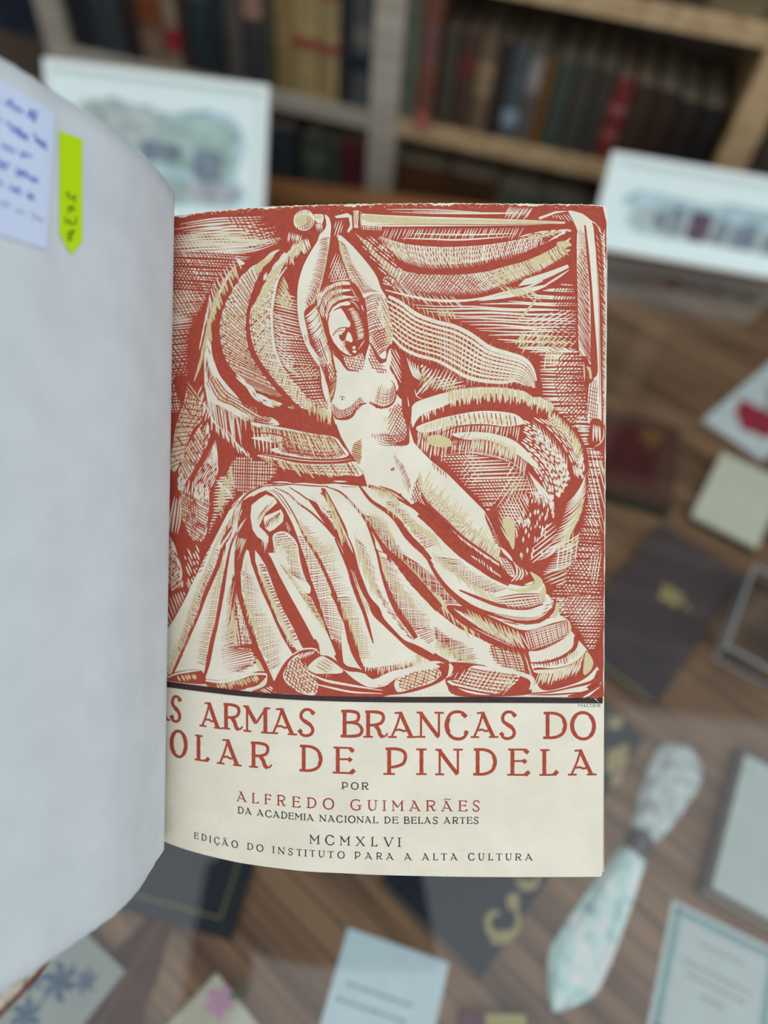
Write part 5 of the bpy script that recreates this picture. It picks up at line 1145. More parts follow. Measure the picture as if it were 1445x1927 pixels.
# ---------------------------------------------------------------- striped veil
V1 = '2 0,580 120,650 230,720 330,760 440,790 560,850 680,930 800,970 900,1000 960,1080 1000,1160 1010,1240'
V2 = '2 55,905 110,970 200,1020 320,1050 400,1100 520,1160 640,1190 760,1195 850,1180 900,1190 950,1230 970,1260'
fill('r', PT('2 -20,560 0,580 120,640 230,712 330,752 440,782 560,842 680,922 800,962 910,990 970,1070 1015,1180 1020,1260 960,1265 850,1190 640,1200 400,1110 200,1030 55,930 20,700'), False)
VA = resample(cur('2 0,590 100,640 200,715 330,765 450,795 560,850 680,935 800,975 900,1010 960,1080 1000,1240'), 60); VB = resample(cur('2 50,900 110,965 200,1010 330,1045 420,1095 520,1150 640,1175 760,1180 830,1165 900,1190 965,1225'), 60)
for s, w_ in ((.04, 8), (.16, 5.5), (.27, 4.2), (.38, 5.0), (.48, 3.6), (.58, 4.6), (.69, 3.4), (.79, 4.4), (.93, 6.5)):
    st('c', [(a[0] + (b[0] - a[0]) * s, a[1] + (b[1] - a[1]) * s) for a, b in zip(VA, VB)][0 if s > .1 else 1:58 - int(6 * abs(s - .5))], (w_ * .7, w_, w_ * .9, w_, w_ * 1.1, w_, w_ * .3))
hatch('t', V1, V2, 34, 1.7, 'lens', slant=.035, jit=5, t0=.02, t1=.9); hatch('c', V1, V2, 24, 1.3, 'lens', slant=.045, jit=9, t0=.3, t1=.85)
ticks('t', '2 100,620 230,700 440,780', 10, 72, 20, 1.8, 'lens', off=10)
# small folds under the veil
flow('c', '2 130,1000 150,1060 180,1130 230,1160', '2 220,1060 215,1090 225,1110 240,1130', 5, 3, 'lens'); field('c', '2 230,1050 320,1100 300,1200 190,1260 240,1170', -50, 7, 3.4); field('c', '2 300,1080 460,1110 430,1200 280,1210', -62, 6.5, 2.4); field('c', '2 330,1130 530,1170 400,1215 310,1200', -12, 5.5, 2.4)
ticks('t', '2 250,1050 300,1130 470,1170', 14, 115, 26, 2.2, 'lens'); st('c', '2 190,1210 205,1260 240,1275', 2); st('c', '2 145,1265 155,1350 165,1440', 2.4); ticks('c', '2 440,1200 530,1180', 5, 100, 12, 2)

# ---------------------------------------------------------------- figure
# right-hand arm of the picture and shoulder
fill('c', '1 1130,212 1200,270 1260,335 1330,420 1375,490 1400,560 1435,620 2 20,690 42,790 48,880 30,960 5,990 1 1430,1030 1400,1040 1370,1000 1330,960 1320,880 1310,760 1290,610 1240,560 1200,500 1160,400 1130,300 1120,240')
fill('c', PT('1 1035,82 1062,100 1076,150 1072,215 1062,290 1045,400 1020,500 990,600 950,668 905,705 915,780 945,860 985,960 1010,1050 1060,1180 1075,1290 1066,1345 1035,1270 1012,1190 1003,1080 960,1010 915,930 880,830 862,730 857,620 866,520 895,420 940,330 990,250 1000,215 1040,170 1045,130'))
# torso and thigh
BODY = PT('1 1075,960 1090,1050 1110,1150 1085,1240 1072,1300 1085,1370 1105,1440 3 1110,200 1140,280 1190,370 1240,440 1285,510 1310,600 1300,640 1445,640 4 100,650 150,730 210,700 290,740 400,850 500,960 640,1060 740,1120 790,1190 830,1215 860,1200 845,1110 770,1020 735,960 690,850 640,760 560,680 480,600 400,520 300,440 240,380 185,320 160,240 150,160 110,50 60,-10 2 60,1210 92,1140 60,1100 15,1050 5,990 1 1430,1020 1400,1040 1370,1000 1330,905 1270,1080 1200,1090 1150,1050 1110,990')
fill('c', BODY, False)
fill('c', PT('1 1150,1010 1280,980 1290,1090 1180,1100'), False)
# arm shading
hatch('r', '1 1065,230 1045,400 1015,520 970,640 930,690', '1 1005,240 980,380 950,480 920,600 905,660', 40, 2.3, 'a', bow=.12, jit=2); 
field('r', '1 1030,500 1000,600 940,680 905,700 930,620 980,520', 72, 4.6, 1.3, 'f')
ticks('t', '1 1072,230 1040,400 1000,570 940,680', 26, 100, 18, 1.5, 'lens', off=8)
hatch('r', '1 1120,240 1150,380 1200,500 1240,570 1290,600', '1 1175,290 1220,400 1290,500 1340,560 1400,590', 26, 1.9, 'a', bow=-.1); field('r', '1 1200,400 1280,520 1290,580 1230,560 1180,440', 60, 4.8, 1.3, 'f'); ticks('t', '1 1130,250 1180,420 1270,580', 18, 60, 20, 1.8, 'lens', off=8)
hatch('r', '1 1290,620 1305,760 1320,880', '1 1410,600 2 30,720 40,870', 17, 2.2, 'a', bow=-.15); field('r', '2 -60,620 20,650 45,800 40,900 -20,960 -80,900', 62, 5.5, 1.6, 'f'); ticks('c', '1 1400,620 1430,800', 15, 110, 20, 1.8, 'lens')
hatch('r', '1 1325,880 1340,960 1380,1010', '2 45,800 48,880 20,960', 9, 2.2, 'lens', bow=-.1); ticks('t', '2 -60,680 20,700 40,900', 14, 115, 24, 2, 'lens')
# red rim round the head and hair
fill('r', '1 1075,215 1065,300 1045,420 1010,560 980,640 1000,700 1030,820 1060,900 1120,960 1160,1020 1185,1090 1270,1080 1310,960 1325,900 1312,760 1290,620 1240,560 1190,480 1140,360 1125,250 1100,225')
field('c', '1 1100,330 1130,330 1180,500 1060,510', 112, 4.4, 1.6); field('c', '1 1095,380 1150,400 1180,500 1070,500', 70, 5, 1.3); ticks('c', '1 1060,515 1200,495', 4, -4, 30, 1.6)
# veil beside the neck, left
fill('r', '1 905,705 980,655 1000,700 1040,860 1080,960 1112,1150 1080,1290 1050,1180 1005,1050 950,930 915,800')
hatch('c', '1 905,710 930,830 970,930 1010,1050 1050,1180', '1 985,660 1010,780 1050,900 1080,1010 1108,1130', 34, 3.6, 'lens', slant=-.05, bow=.08); field('r', '1 900,860 1000,880 1060,1060 1090,1240 1040,1160 990,1030', 70, 4.6, 1.5, 'f'); ticks('t', '1 980,640 1030,850 1070,1040', 15, 75, 30, 1.8, 'lens'); ticks('c', '1 900,880 980,1020', 9, 45, 26, 2)
# cap
fill('c', '1 985,650 1000,590 1060,535 1130,515 1200,512 1260,560 1290,620 1240,640 1160,640 1100,660 1065,700 1045,760 1020,730')
for s, w_ in (('1 1000,612 1060,568 1140,548 1215,545', 3.2), ('1 1020,640 1080,600 1160,585 1250,590', 4), ('1 1040,680 1090,635 1170,615 1250,622', 3), ('1 1000,590 1050,545', 1.6), ('1 1060,690 1130,668 1200,665', 2.4)): st('r', s, w_)
fill('r', '1 1200,600 1255,590 1300,660 1310,780 1290,900 1260,860 1230,700 1190,650'); field('r', '1 1010,620 1080,560 1200,520 1230,620 1090,650', 84, 4.8, 1.2, 'f'); field('c', '1 1190,510 1240,560 1290,640 1300,740 1260,640', 60, 6, 1.5)
ticks('t', '1 1050,530 1200,520', 10, 86, 24, 1.5, 'lens')
# face
fill('r', '1 1045,750 1080,690 1150,660 1230,690 1300,790 1310,880 1290,950 1250,1000 1180,1005 1120,950 1065,850')
fill('c', '1 1060,780 1075,720 1110,690 1150,678 1185,710 1195,760 1200,800 1180,815 1185,840 1195,835 1215,850 1215,890 1200,912 1185,900 1172,885 1160,900 1175,960 1195,990 1160,975 1110,910 1070,840')
st('r', '1 1083,872 1098,838 1130,818 1170,815 1198,822', (1.2, 2.4, 2.6, 3.2, 3)); st('r', '1 1088,872 1108,850 1135,842', 1.2); fill('r', '1 1128,850 1150,845 1180,852 1176,868 1150,874 1132,866'); fill('c', '1 1134,861 1145,858 1146,866'); ticks('r', '1 1122,884 1138,905 1165,940', 7, 50, 10, 1.5); ticks('t', '1 1118,900 1140,940 1185,980', 8, 60, 10, 1.6)
fill('c', '1 1212,945 1232,935 1235,948 1218,955'); fill('c', '1 1215,965 1240,960 1242,975 1225,978'); fill('c', '1 1190,850 1208,848 1212,890 1200,905 1190,890')
field('c', '1 1200,690 1250,720 1290,800 1300,880 1270,950 1245,880 1230,780', 62, 5.2, 2.0); field('t', '1 1215,700 1270,770 1290,850 1260,900', 60, 8, 1.6); field('r', '1 1190,690 1300,780 1300,900 1220,860', 130, 6, 1.2, 'f')
# neck
fill('r', '1 1110,930 1180,1000 1250,1000 1300,940 1325,905 1290,1010 1265,1085 1200,1090 1180,1090 1150,1020'); fill('c', '1 1160,1010 1215,1000 1285,985 1280,1080 1240,1090 1190,1080')
field('r', '1 1150,1000 1290,970 1285,1090 1180,1085', 12, 5.2, 1.6, 'f'); field('r', '1 1150,1000 1290,980 1275,1090 1170,1080', 70, 5, 1.5, 'f'); field('c', '1 1160,1005 1280,985 1280,1080 1180,1080', 110, 7, 1.3)
st('r', '1 1075,965 1100,990 1140,1020 1165,1060 1185,1092', (1.5, 3, 6, 5, 2))
# armpit, chest side
st('r', '1 1320,905 1345,940 1380,1010 1410,1030 1445,1010 2 10,960 35,920', (2, 4, 7, 9, 6, 3, 2)); field('r', '1 1330,920 1360,1000 1400,1060 1445,1110 1380,1100 1320,1040', 64, 4.6, 1.5, 'f'); field('r', '1 1330,930 1380,1000 1445,1090 1400,1120 1330,1060', 8, 5.4, 1.4, 'f')
st('r', '1 1000,1055 1008,1130 1012,1190 1030,1260 1060,1320', 2.6); st('r', '1 1040,1060 1055,1160 1085,1240 1072,1300', (4, 8, 4, 2)); field('r', '1 1040,1040 1110,1080 1112,1170 1080,1270 1060,1180', 60, 4.8, 1.4, 'f'); field('r', '1 1040,1040 1110,1080 1100,1200 1070,1260', 108, 5.4, 1.3, 'f')
ticks('t', '1 1100,1100 1112,1160 1085,1260', 10, 130, 18, 1.6)
# breasts
hatch('r', '1 1075,1290 1130,1340 1190,1330 1240,1280 1270,1260', '1 1080,1380 1140,1395 1190,1385 1250,1310 1300,1300', 20, 1.2, 'f'); flow('r', '1 1072,1300 1130,1345 1200,1325 1270,1255', '1 1085,1375 1140,1398 1200,1385 1300,1302', 4, 2.0, 'lens'); st('r', '1 1085,1360 1110,1400 1160,1405 1210,1385 1250,1320 1305,1303', (3, 4, 6, 6, 5, 2))
hatch('c', '1 1075,1290 1130,1335 1190,1325 1260,1265', '1 1090,1385 1150,1400 1200,1390 1260,1320', 11, 1.1)
st('r', '1 1128,1270 1140,1258 1160,1262 1168,1275', 1.6); fill('r', '1 1142,1272 1152,1268 1156,1280 1146,1284')
flow('r', '2 0,1230 30,1250 60,1200', '2 -90,1300 -30,1335 40,1300', 3, 2.0, 'lens'); st('r', '1 1325,1300 1370,1325 1420,1335 2 20,1320 50,1280', (1.5, 3, 4, 5, 3)); st('r', '1 1398,1200 1410,1192 1412,1215', 1.6)
field('r', '1 1380,1200 1445,1190 2 50,1200 60,1260 20,1320 -60,1320', 78, 5, 1.3, 'f'); field('r', '1 1370,1250 2 50,1250 20,1320 -70,1330', 6, 5, 1.4, 'f'); ticks('t', '1 1390,1190 1370,1290', 6, 40, 12, 1.4)
fill('r', '2 60,1130 110,1140 100,1220 140,1330 4 170,60 165,180 150,200 140,120 110,40 60,-20 30,-30 2 40,1300 75,1230'); fill('c', '2 5,1050 40,1100 70,1130 90,1180 65,1230 30,1160'); field('r', '2 40,930 90,1000 110,1140 100,1200 60,1130 20,1050', 58, 4.6, 1.6, 'f')
fill('r', '2 35,925 100,960 130,1060 120,1160 90,1200 60,1120 15,1060 5,1000'); field('c', '2 30,940 90,990 105,1180 60,1120 20,1050', 62, 5, 2.4); fill('c', '2 30,950 40,1010 30,1080 60,1130 20,1090 5,1040')
hatch('r', '2 -40,1300 0,1280 40,1260', '2 30,1330 60,1290 80,1250', 8, 1.4); 
# ribs and waist
fill('c', '4 105,35 60,60 10,90 -20,100 60,110 90,80'); fill('r', '4 110,35 150,150 155,260 150,330 90,340 60,330 120,300 140,230 110,120')
field('r', '4 40,90 115,70 150,200 140,330 70,345 10,320 60,230', 46, 5, 1.5, 'f'); field('r', '4 30,100 115,80 150,200 140,340 60,340 20,300', 118, 5.4, 1.5, 'f'); flow('r', '4 -40,250 20,270 90,265 150,250', '4 -60,330 0,345 80,340 150,320', 5, 1.5, 'lens'); ticks('t', '4 60,60 20,200 -30,280', 10, 60, 16, 1.5)
flow('r', '3 1330,270 1445,260 4 60,280', '3 1340,300 1445,320 4 60,320', 3, 1.5, 'lens', dash=30); field('r', '3 1340,255 1445,250 1445,330 1340,290', 80, 5, 1.3)
fill('t', '3 1215,340 1275,290 1270,420 1265,460 1215,400', False); field('r', '3 1210,340 1275,300 1268,460 1215,410', 18, 3.6, 1.6, 'f'); ticks('t', '3 1410,160 1440,150', 4, 60, 12, 1.6)
# navel, belly lines
fill('r', '4 35,490 55,478 62,492 48,503 35,500'); fill('c', '4 42,492 52,487 52,496')
hatch('r', '4 62,400 110,460 150,540 165,600', '4 50,420 90,500 125,570 150,635', 22, 1.8, 'a'); ticks('t', '4 60,370 70,440', 6, 80, 20, 1.6, 'lens'); ticks('t', '4 110,540 155,620', 7, 84, 14, 1.6, 'lens')
field('r', '4 225,510 240,600 225,640 200,720 165,690 175,620 200,560', 68, 4.6, 1.5, 'f'); field('r', '4 220,520 235,600 200,720 170,690', 120, 4.6, 1.5, 'f'); ticks('t', '4 225,500 245,600', 8, 95, 22, 2, 'lens')
# shaded side of the thigh
TH1 = '4 220,520 300,620 400,740 520,850 620,950 740,1060'; TH2 = '4 210,700 300,780 400,880 500,970 640,1070 740,1130'
TM = '4 225,610 270,700 380,810 500,920 620,1010 735,1095'
hatch('r', TM, '4 300,620 400,720 520,830 640,930 745,1050', 58, 1.8, 'a', slant=-.03); ticks('t', TM, 46, -62, 34, 2.6, 'lens'); ticks('c', TM, 50, -60, 18, 1.3, 'lens')
st('r', '4 230,640 270,715 380,820 500,930 640,1030 740,1100', (2, 7, 6, 5, 5, 3)); field('r', '4 205,700 240,650 380,830 520,960 700,1090 640,1070 500,975 300,790', 62, 4.2, 1.5, 'f'); field('r', '4 205,700 240,650 380,830 520,960 700,1090 640,1070 500,975 300,790', 118, 4.4, 1.5, 'f')
ticks('r', '4 298,440 340,480 400,520', 7, 84, 11, 2); hatch('r', '4 640,770 690,860 740,960 760,1000', '4 655,830 690,910 720,970 740,1000', 24, 1.5, 'lens'); field('r', '4 650,770 700,850 760,1000 700,960 670,850', 16, 4, 1.4, 'f')
# ankle band and foot
fill('r', '4 750,1000 790,1020 830,1080 880,1140 960,1180 970,1240 880,1250 800,1200 740,1120'); fill('c', '4 750,1000 775,1015 815,1060 825,1090 790,1060 760,1030'); fill('c', '4 740,1060 790,1080 830,1140 835,1190 800,1175 750,1110'); field('r', '4 740,1060 800,1080 835,1180 790,1175', 60, 4.6, 1.4, 'f'); field('r', '4 740,1060 800,1080 835,1180 790,1175', 5, 5, 1.3, 'f')
for s in ('4 830,1090 850,1130 850,1180 810,1225', '4 850,1110 875,1150 865,1190 830,1230', '4 880,1125 893,1165 880,1200 850,1235', '4 905,1140 918,1170 905,1205', '4 920,1160 930,1185'): st('c', s, 3.4)

# head, close up
fill('r', '7 215,690 260,560 330,470 430,420 540,405 640,440 720,540 765,700 790,900 800,1060 740,1180 650,1280 560,1290 470,1200 390,1110 330,1010 300,880 250,790')
fill('c', '7 222,680 258,565 330,482 430,432 520,415 588,425 598,458 520,458 420,478 340,525 285,595 250,690 228,720', False)
fill('c', '7 245,740 290,605 370,533 470,505 600,506 602,524 480,546 395,578 335,645 305,725 302,840 268,800', False)
fill('c', '7 312,790 350,660 420,602 520,576 680,596 560,610 455,632 385,692 345,770 332,870', False)
fill('c', '7 345,810 400,712 470,666 560,642 604,668 580,690 500,692 425,732 372,795', False)
hatch('r', '7 250,600 330,500 430,440 520,430', '7 330,800 370,700 440,640 520,600', 12, 1.0, 'f'); hatch('t', '7 300,540 400,460 500,440', '7 330,760 400,690 510,640', 9, 1.5, 'lens')
field('r', '7 225,690 300,590 320,860 270,800', 66, 3.6, 1.1, 'f'); st('c', '7 600,480 660,590 700,620', 1.4); st('c', '7 570,640 640,660 700,740', 1.6); st('c', '7 720,680 750,760', 2.4); ticks('c', '7 590,610 680,620', 5, 40, 8, 1.4)
fill('c', '7 345,890 355,820 385,770 440,738 490,722 530,775 565,845 597,885 598,922 575,945 572,985 600,1010 625,1085 612,1112 578,1100 545,1085 520,1110 535,1160 575,1215 608,1262 560,1250 480,1195 410,1110 365,1010', False)
st('r', '7 396,1036 425,985 470,952 530,942 590,948', (1.0, 1.8, 1.8, 1.9, 2.4)); st('r', '7 404,1030 440,992 480,976 520,978', (.7, 1.2, 1.6, 1.2))
fill('r', '7 545,950 592,940 580,978 560,1010 545,1060 540,1085 510,1100 478,1075 468,1040 470,1018 500,1008 525,990'); st('c', '7 474,1024 492,1016 510,1022', (.6, 1.8, .6))
ticks('r', '7 480,1080 520,1150 590,1220', 8, -42, 12, 1.5); ticks('t', '7 540,1090 520,1150', 5, 100, 16, 1.4, 'lens'); ticks('t', '7 480,1130 590,1230', 8, 50, 8, 1.4, 'lens'); ticks('r', '7 580,1150 620,1240', 5, 150, 8, 1.3)
fill('c', '7 622,1160 640,1150 656,1160 654,1180 634,1188 622,1180'); fill('c', '7 622,1206 645,1196 664,1204 668,1222 645,1232 624,1222'); st('c', '7 500,1245 560,1278 640,1278 700,1240', (.6, 1.4, 1.6, .6))
hatch('c', '7 572,735 615,820 648,930 668,1010 690,1100', '7 625,700 690,790 732,900 758,1010 760,1060', 26, 1.9, 'lens', slant=.03); hatch('t', '7 580,720 640,880 680,1060', '7 640,720 720,880 760,1030', 12, 1.5, 'lens', slant=-.06); ticks('c', '7 680,1200 740,1120', 5, -60, 10, 1.3, 'lens')
# breast, right
fill('c', '7 905,1600 960,1585 1070,1545 1108,1620 1100,1740 1045,1808 960,1832 870,1800 890,1700', True)
flow('r', '7 905,1660 980,1690 1060,1675 1106,1630', '7 880,1780 960,1815 1040,1795 1092,1740', 4, 1.2, 'f'); hatch('r', '7 915,1610 980,1640 1060,1620 1100,1560', '7 870,1790 950,1830 1040,1812 1100,1730', 12, 1.1, 'f'); hatch('t', '7 950,1600 1000,1600', '7 890,1800 980,1840', 4, 1.2)
st('r', '7 812,1783 880,1812 960,1845 1030,1835 1090,1780 1112,1700 1100,1600 1060,1540', (.8, 2.4, 3.4, 3.8, 3.2, 2.2, 1.8, 1)); st('r', '7 940,1612 952,1600 962,1608', 1.2)

# ---------------------------------------------------------------- the great cloth over the couch
CL = PT('5 -60,960 30,930 45,640 100,560 170,430 240,280 300,150 350,60 3 400,790 440,720 500,660 580,610 660,590 800,585 900,580 1010,590 1100,585 1250,600 1400,612 4 0,612 70,640 140,700 200,760 300,830 400,930 500,1020 600,1090 700,1160 790,1225 880,1250 960,1240 1015,1215 1035,1250 1030,1290 1060,1310 1085,1360 1080,1400 6 1075,440 1110,470 1130,540 1170,570 1200,640 1240,690 1300,760 1350,840 1385,900 1365,960 1300,1010 1380,1060 1380,1110 -60,1110 5 1000,1090 600,1060 300,1030 -60,1000')
fill('c', CL, False)
# rim of the cloth against the dark
CROSS[0] = True
st('r', '3 500,680 560,625 650,600 760,597 900,600 1010,602 1250,607', 2.4); st('r', '3 640,600 540,650 470,730 430,820 380,900', (2, 4, 3, 4, 2)); st('c', '3 700,575 800,578 830,585', 3); st('c', '3 1090,570 1180,572', 3)
# S1 and S2 strips
st('r', '3 520,690 480,740 430,830 410,900 380,960 5 410,120 370,240 300,400 250,540 190,680 130,820 80,930', (4, 8, 9, 10, 9, 8, 9, 7, 6, 6, 5, 6, 4))
st('r', '3 430,690 350,850 300,980', (4, 2, 2)); ticks('r', '3 480,690 400,780 340,900 280,1040 240,1150', 20, (130, 150), 13, 2.6, 'a')
hatch('r', '5 400,120 330,270 285,400 240,560 190,690 130,810 60,940', '5 350,110 290,250 220,400 180,500 150,620 90,760 30,900', 54, 1.9, 'a', jit=2.5); ticks('c', '3 500,690 410,800 330,950 5 330,130 270,330', 34, 100, 20, 2.6, 'lens'); ticks('t', '3 500,700 350,920 5 300,230 200,480 150,650 70,860', 50, 97, 25, 2.0, 'lens'); ticks('r', '5 330,200 220,470 110,760', 30, 60, 18, 1.3, 'lens')
st('r', '5 500,0 460,100 430,250 400,430 370,590 335,740 310,870 285,960', (4, 4, 6, 8, 7, 8, 9, 4))
hatch('r', '5 425,180 410,320 385,480 350,640 310,800 285,890', '5 370,200 350,330 310,430 290,600 250,720 240,860', 44, 1.9, 'a', jit=3, slant=.015); ticks('t', '5 420,110 380,300 330,500 280,760', 36, 98, 24, 2.0, 'lens'); fill('r', '3 410,880 440,870 420,940 370,1010 350,1080 360,1010', True); ticks('c', '3 440,870 370,970', 7, 110, 18, 2.4)
# S3 centre shadow
fill('r', '5 480,275 500,340 520,400 560,520 600,640 640,780 700,880 690,905 640,850 590,870 560,780 550,640 520,520 500,420 478,330')
fill('r', '5 470,300 490,290 510,480 470,600 450,560 475,420', True); hatch('r', '5 485,300 510,480 540,620 570,760 600,870', '5 440,400 430,560 400,700 410,800 440,900', 42, 2.8, 'a', jit=4); field('c', '5 500,420 560,600 610,760 640,860 480,880 470,640', 5, 6.5, 2.8, 'lens'); field('r', '5 490,440 560,600 600,760 500,880', 82, 6, 2, 'f')
ticks('t', '5 460,460 500,600 480,760', 20, 100, 30, 2.2, 'lens'); field('t', '5 420,760 600,760 560,900 430,920', 108, 7, 1.5); field('r', '5 430,800 620,790 600,900 430,900', 4, 5.6, 1.5); ticks('c', '5 500,400 600,720', 14, 95, 24, 1.8, 'lens')
fill('c', '5 555,895 610,880 640,850 660,900 600,905'); fill('t', '5 620,820 640,830 680,900 640,890')
# dark gap above S3, thick red between folds
fill('r', '3 520,690 580,660 640,650 560,720 560,860 590,950 640,1030 720,1130 5 820,400 960,620 1030,760 1020,850 970,770 900,690 800,560 720,400 650,240 600,170 590,210 600,300 690,470 740,640 800,720 870,790 840,820 760,720 690,600 600,400 560,200 520,140 530,250 570,420 620,560 680,720 740,860 750,990 700,960 640,780 560,560 510,400 490,280 3 450,1130 455,1000 470,880 480,780')
fill('c', PT('3 540,1010 570,1080 600,1170 650,1270 720,1380 780,1445 700,1445 640,1350 590,1260 540,1180 510,1080 515,1020'), True)
fill('c', PT('5 560,130 600,240 640,330 700,450 760,570 810,680 850,770 800,800 720,740 690,640 640,560 590,500 550,420 535,300 530,200'), True)
fill('c', PT('5 650,180 700,290 750,390 800,480 850,580 925,740 880,770 820,700 750,570 700,430 660,340 630,250 625,190'), True)
hatch('r', '5 530,200 545,400 600,520 650,640 700,760', '5 590,230 600,330 640,480 700,620 770,740', 36, 2.0, 'a', jit=3); field('r', '5 540,160 600,300 700,600 840,780 760,880 680,700 590,500 540,380', 96, 7, 1.4, 'f'); ticks('t', '5 560,140 590,300 640,520 720,720', 44, 92, 32, 2.2, 'lens'); hatch('r', '5 640,520 700,640 760,760', '5 740,640 800,740 850,790', 12, 2, 'a')
hatch('r', '5 640,200 700,420 780,600 870,740', '5 690,260 770,440 830,560 920,740', 30, 2.1, 'f', slant=-.02); ticks('t', '5 650,190 720,400 860,650', 24, 80, 28, 2.6, 'lens'); st('r', '5 625,190 700,360 800,560 920,730', 1.6)
ticks('c', '3 480,880 540,860 510,1000', 8, 120, 22, 2.2, 'lens'); ticks('c', '3 600,1020 640,1100 620,1180', 8, 70, 20, 2.4, 'lens'); ticks('c', '3 470,740 520,760', 4, 110, 26, 2)
st('c', '3 505,1180 545,1260 600,1350', 1.6)
# hand / knee bundle
fill('c', '3 560,730 590,690 650,655 720,685 735,715 700,750 650,770 640,800 640,860 700,790 750,760 770,790 765,840 740,880 690,880 665,920 680,960 640,970 600,930 570,860 560,790'); st('r', '3 640,790 690,770 740,735', (8, 6, 2)); fill('r', '3 640,850 670,880 720,880 690,930 690,1000 665,990 665,930 645,890'); st('r', '3 620,800 610,850 630,870', 2)
field('r', '3 650,780 760,770 760,850 690,880 650,840', 60, 5, 1.3); field('t', '3 640,700 720,690 720,730 610,860 600,800', 118, 6, 3); field('r', '3 650,690 720,690 700,750 630,800', 120, 7, 1.6)
fill('r', '3 760,700 800,830 860,880 900,960 930,1060 960,1100 1000,1240 1020,1330 5 1060,560 1010,440 960,350 930,290 900,200 870,140 3 830,920 790,900 760,800', True)
fill('c', '3 690,900 740,895 800,900 850,960 870,1000 885,1060 900,1130 935,1230 930,1290 870,1230 800,1160 740,1100 700,1030 690,970', True); fill('c', '3 670,1030 720,1050 760,1130 820,1220 900,1350 980,1445 870,1445 800,1330 740,1220 700,1120', True)
fill('c', PT('5 720,135 790,260 880,380 950,480 1010,570 1070,640 1100,720 1170,860 1100,830 1040,800 1030,740 960,630 880,500 800,370 740,260 700,170'), True)
field('r', '3 700,910 850,950 880,1050 760,1010 700,1000', 4, 5, 1.4, 'f'); field('r', '3 690,900 800,900 880,1020 860,1100 720,1000', 112, 5, 1.5, 'f'); field('t', '3 720,940 880,1010 900,1130 760,1080', 106, 6, 1.4); hatch('r', '3 750,1110 830,1170 930,1280 5 1000,430 1050,560', '3 800,1180 870,1270 5 930,420 980,500 1040,620', 32, 2.1, 'f', slant=-.03); ticks('c', '3 760,1110 860,1180 940,1260', 18, 84, 20, 1.6, 'lens'); ticks('t', '3 780,1130 900,1230 980,1400', 22, 88, 26, 1.8, 'lens')
st('r', '3 700,1030 760,1130 850,1240 5 960,390 1040,520 1080,640', (3, 4, 4, 4, 4, 2)); field('r', '3 640,960 700,960 700,1030 640,1010', 90, 5, 1.6)
ticks('c', '3 790,830 860,900', 8, 115, 12, 2.4); st('c', '5 950,330 975,370 965,410', 2)
# white ridge left of band from knee
st('c', '3 720,640 780,740 830,830 860,900 900,960', (3, 6, 7, 6, 3)); st('r', '3 660,625 740,660 800,740 850,830 880,900 930,990 980,1090 1010,1180 1050,1300 5 1060,600 1130,740 1200,870', (2, 3, 4, 4, 6, 8, 10, 11, 11, 12, 13, 9))
# folds 6, 7
fill('c', '3 700,625 860,610 960,680 1050,800 1100,900 1140,1000 1200,1120 5 1240,280 1300,420 1380,620 1400,730 5 1290,880 1220,640 1120,380 1040,210 940,30 3 870,830 790,720', True)
st('r', '3 860,610 960,700 1040,800 1110,920', (3, 7, 9, 4)); st('r', '3 720,610 820,680 900,780 1000,860 1100,920', (1.6, 4, 3, 3, 4)); ticks('c', '3 740,620 820,690 900,780', 12, 84, 16, 1.8, 'lens')
st('r', '3 880,900 950,1010 1010,1100 1050,1180 1100,1290 5 1130,400 1180,520 1230,650 1270,770 1300,890', (4, 7, 8, 8, 9, 9, 10, 12, 13, 8))
hatch('r', '3 880,900 950,1010 1040,1180 5 1120,380 1180,540 1240,700', '3 990,900 1060,990 1110,1180 5 1180,400 1240,560 1290,700', 62, 1.8, 'a', jit=4, slant=-.01); ticks('t', '3 880,860 1000,960 1060,1080 5 1140,380 1220,520 1320,760', 46, 87, 32, 2.0, 'lens'); ticks('t', '3 960,950 1080,1100', 12, 87, 40, 1.6, 'lens')
hatch('r', '3 860,920 940,1060 1000,1200 5 1020,440 1080,600 1150,740', '3 930,980 990,1100 1060,1250 5 1100,420 1170,560 1220,700', 56, 2.2, 'b', jit=3, slant=.02); ticks('t', '5 960,260 1060,520', 20, 93, 30, 2, 'lens')
hatch('r', '5 1240,700 1280,780 1310,860', '5 1340,700 1360,760 1370,800', 8, 1.6, 'a')
# fold 8, 9
fill('r', '3 940,690 1040,640 1110,700 1150,800 1210,900 1260,1000 1320,1140 1380,1290 5 1445,540 1470,640 6 150,640 220,760 130,710 0,590 5 1370,450 1310,330 1250,220 1180,80 3 1110,920 1060,830', True)
hatch('c', '3 980,690 1050,820 1130,940 1190,1030', '3 1040,650 1110,780 1190,900', 12, 3.6, 'lens', slant=.03); ticks('t', '3 1020,640 1090,760 1170,900', 20, 72, 34, 2.8, 'lens'); ticks('t', '3 1100,740 1170,870', 8, 75, 44, 4, 'lens')
fill('c', '3 1040,620 1120,600 1200,640 1290,760 1330,850 1370,980 1400,1100 1440,1200 5 1475,500 1445,520 5 1350,380 1270,200 1225,130 3 1200,900 1130,760'); hatch('r', '3 1130,780 1220,920 1270,1080 1330,1200 5 1400,450', '3 1210,840 1300,1000 1360,1120 1400,1290', 40, 2.0, 'f', slant=-.02, jit=3); ticks('t', '3 1190,860 1260,1000 1330,1180', 28, 84, 36, 2.6, 'lens'); st('r', '3 1170,820 1215,840', 2); flow('r', '3 1210,900 1280,1060 1400,1300', '3 1260,900 1320,1060 1430,1290', 3, 1.6, 'f')
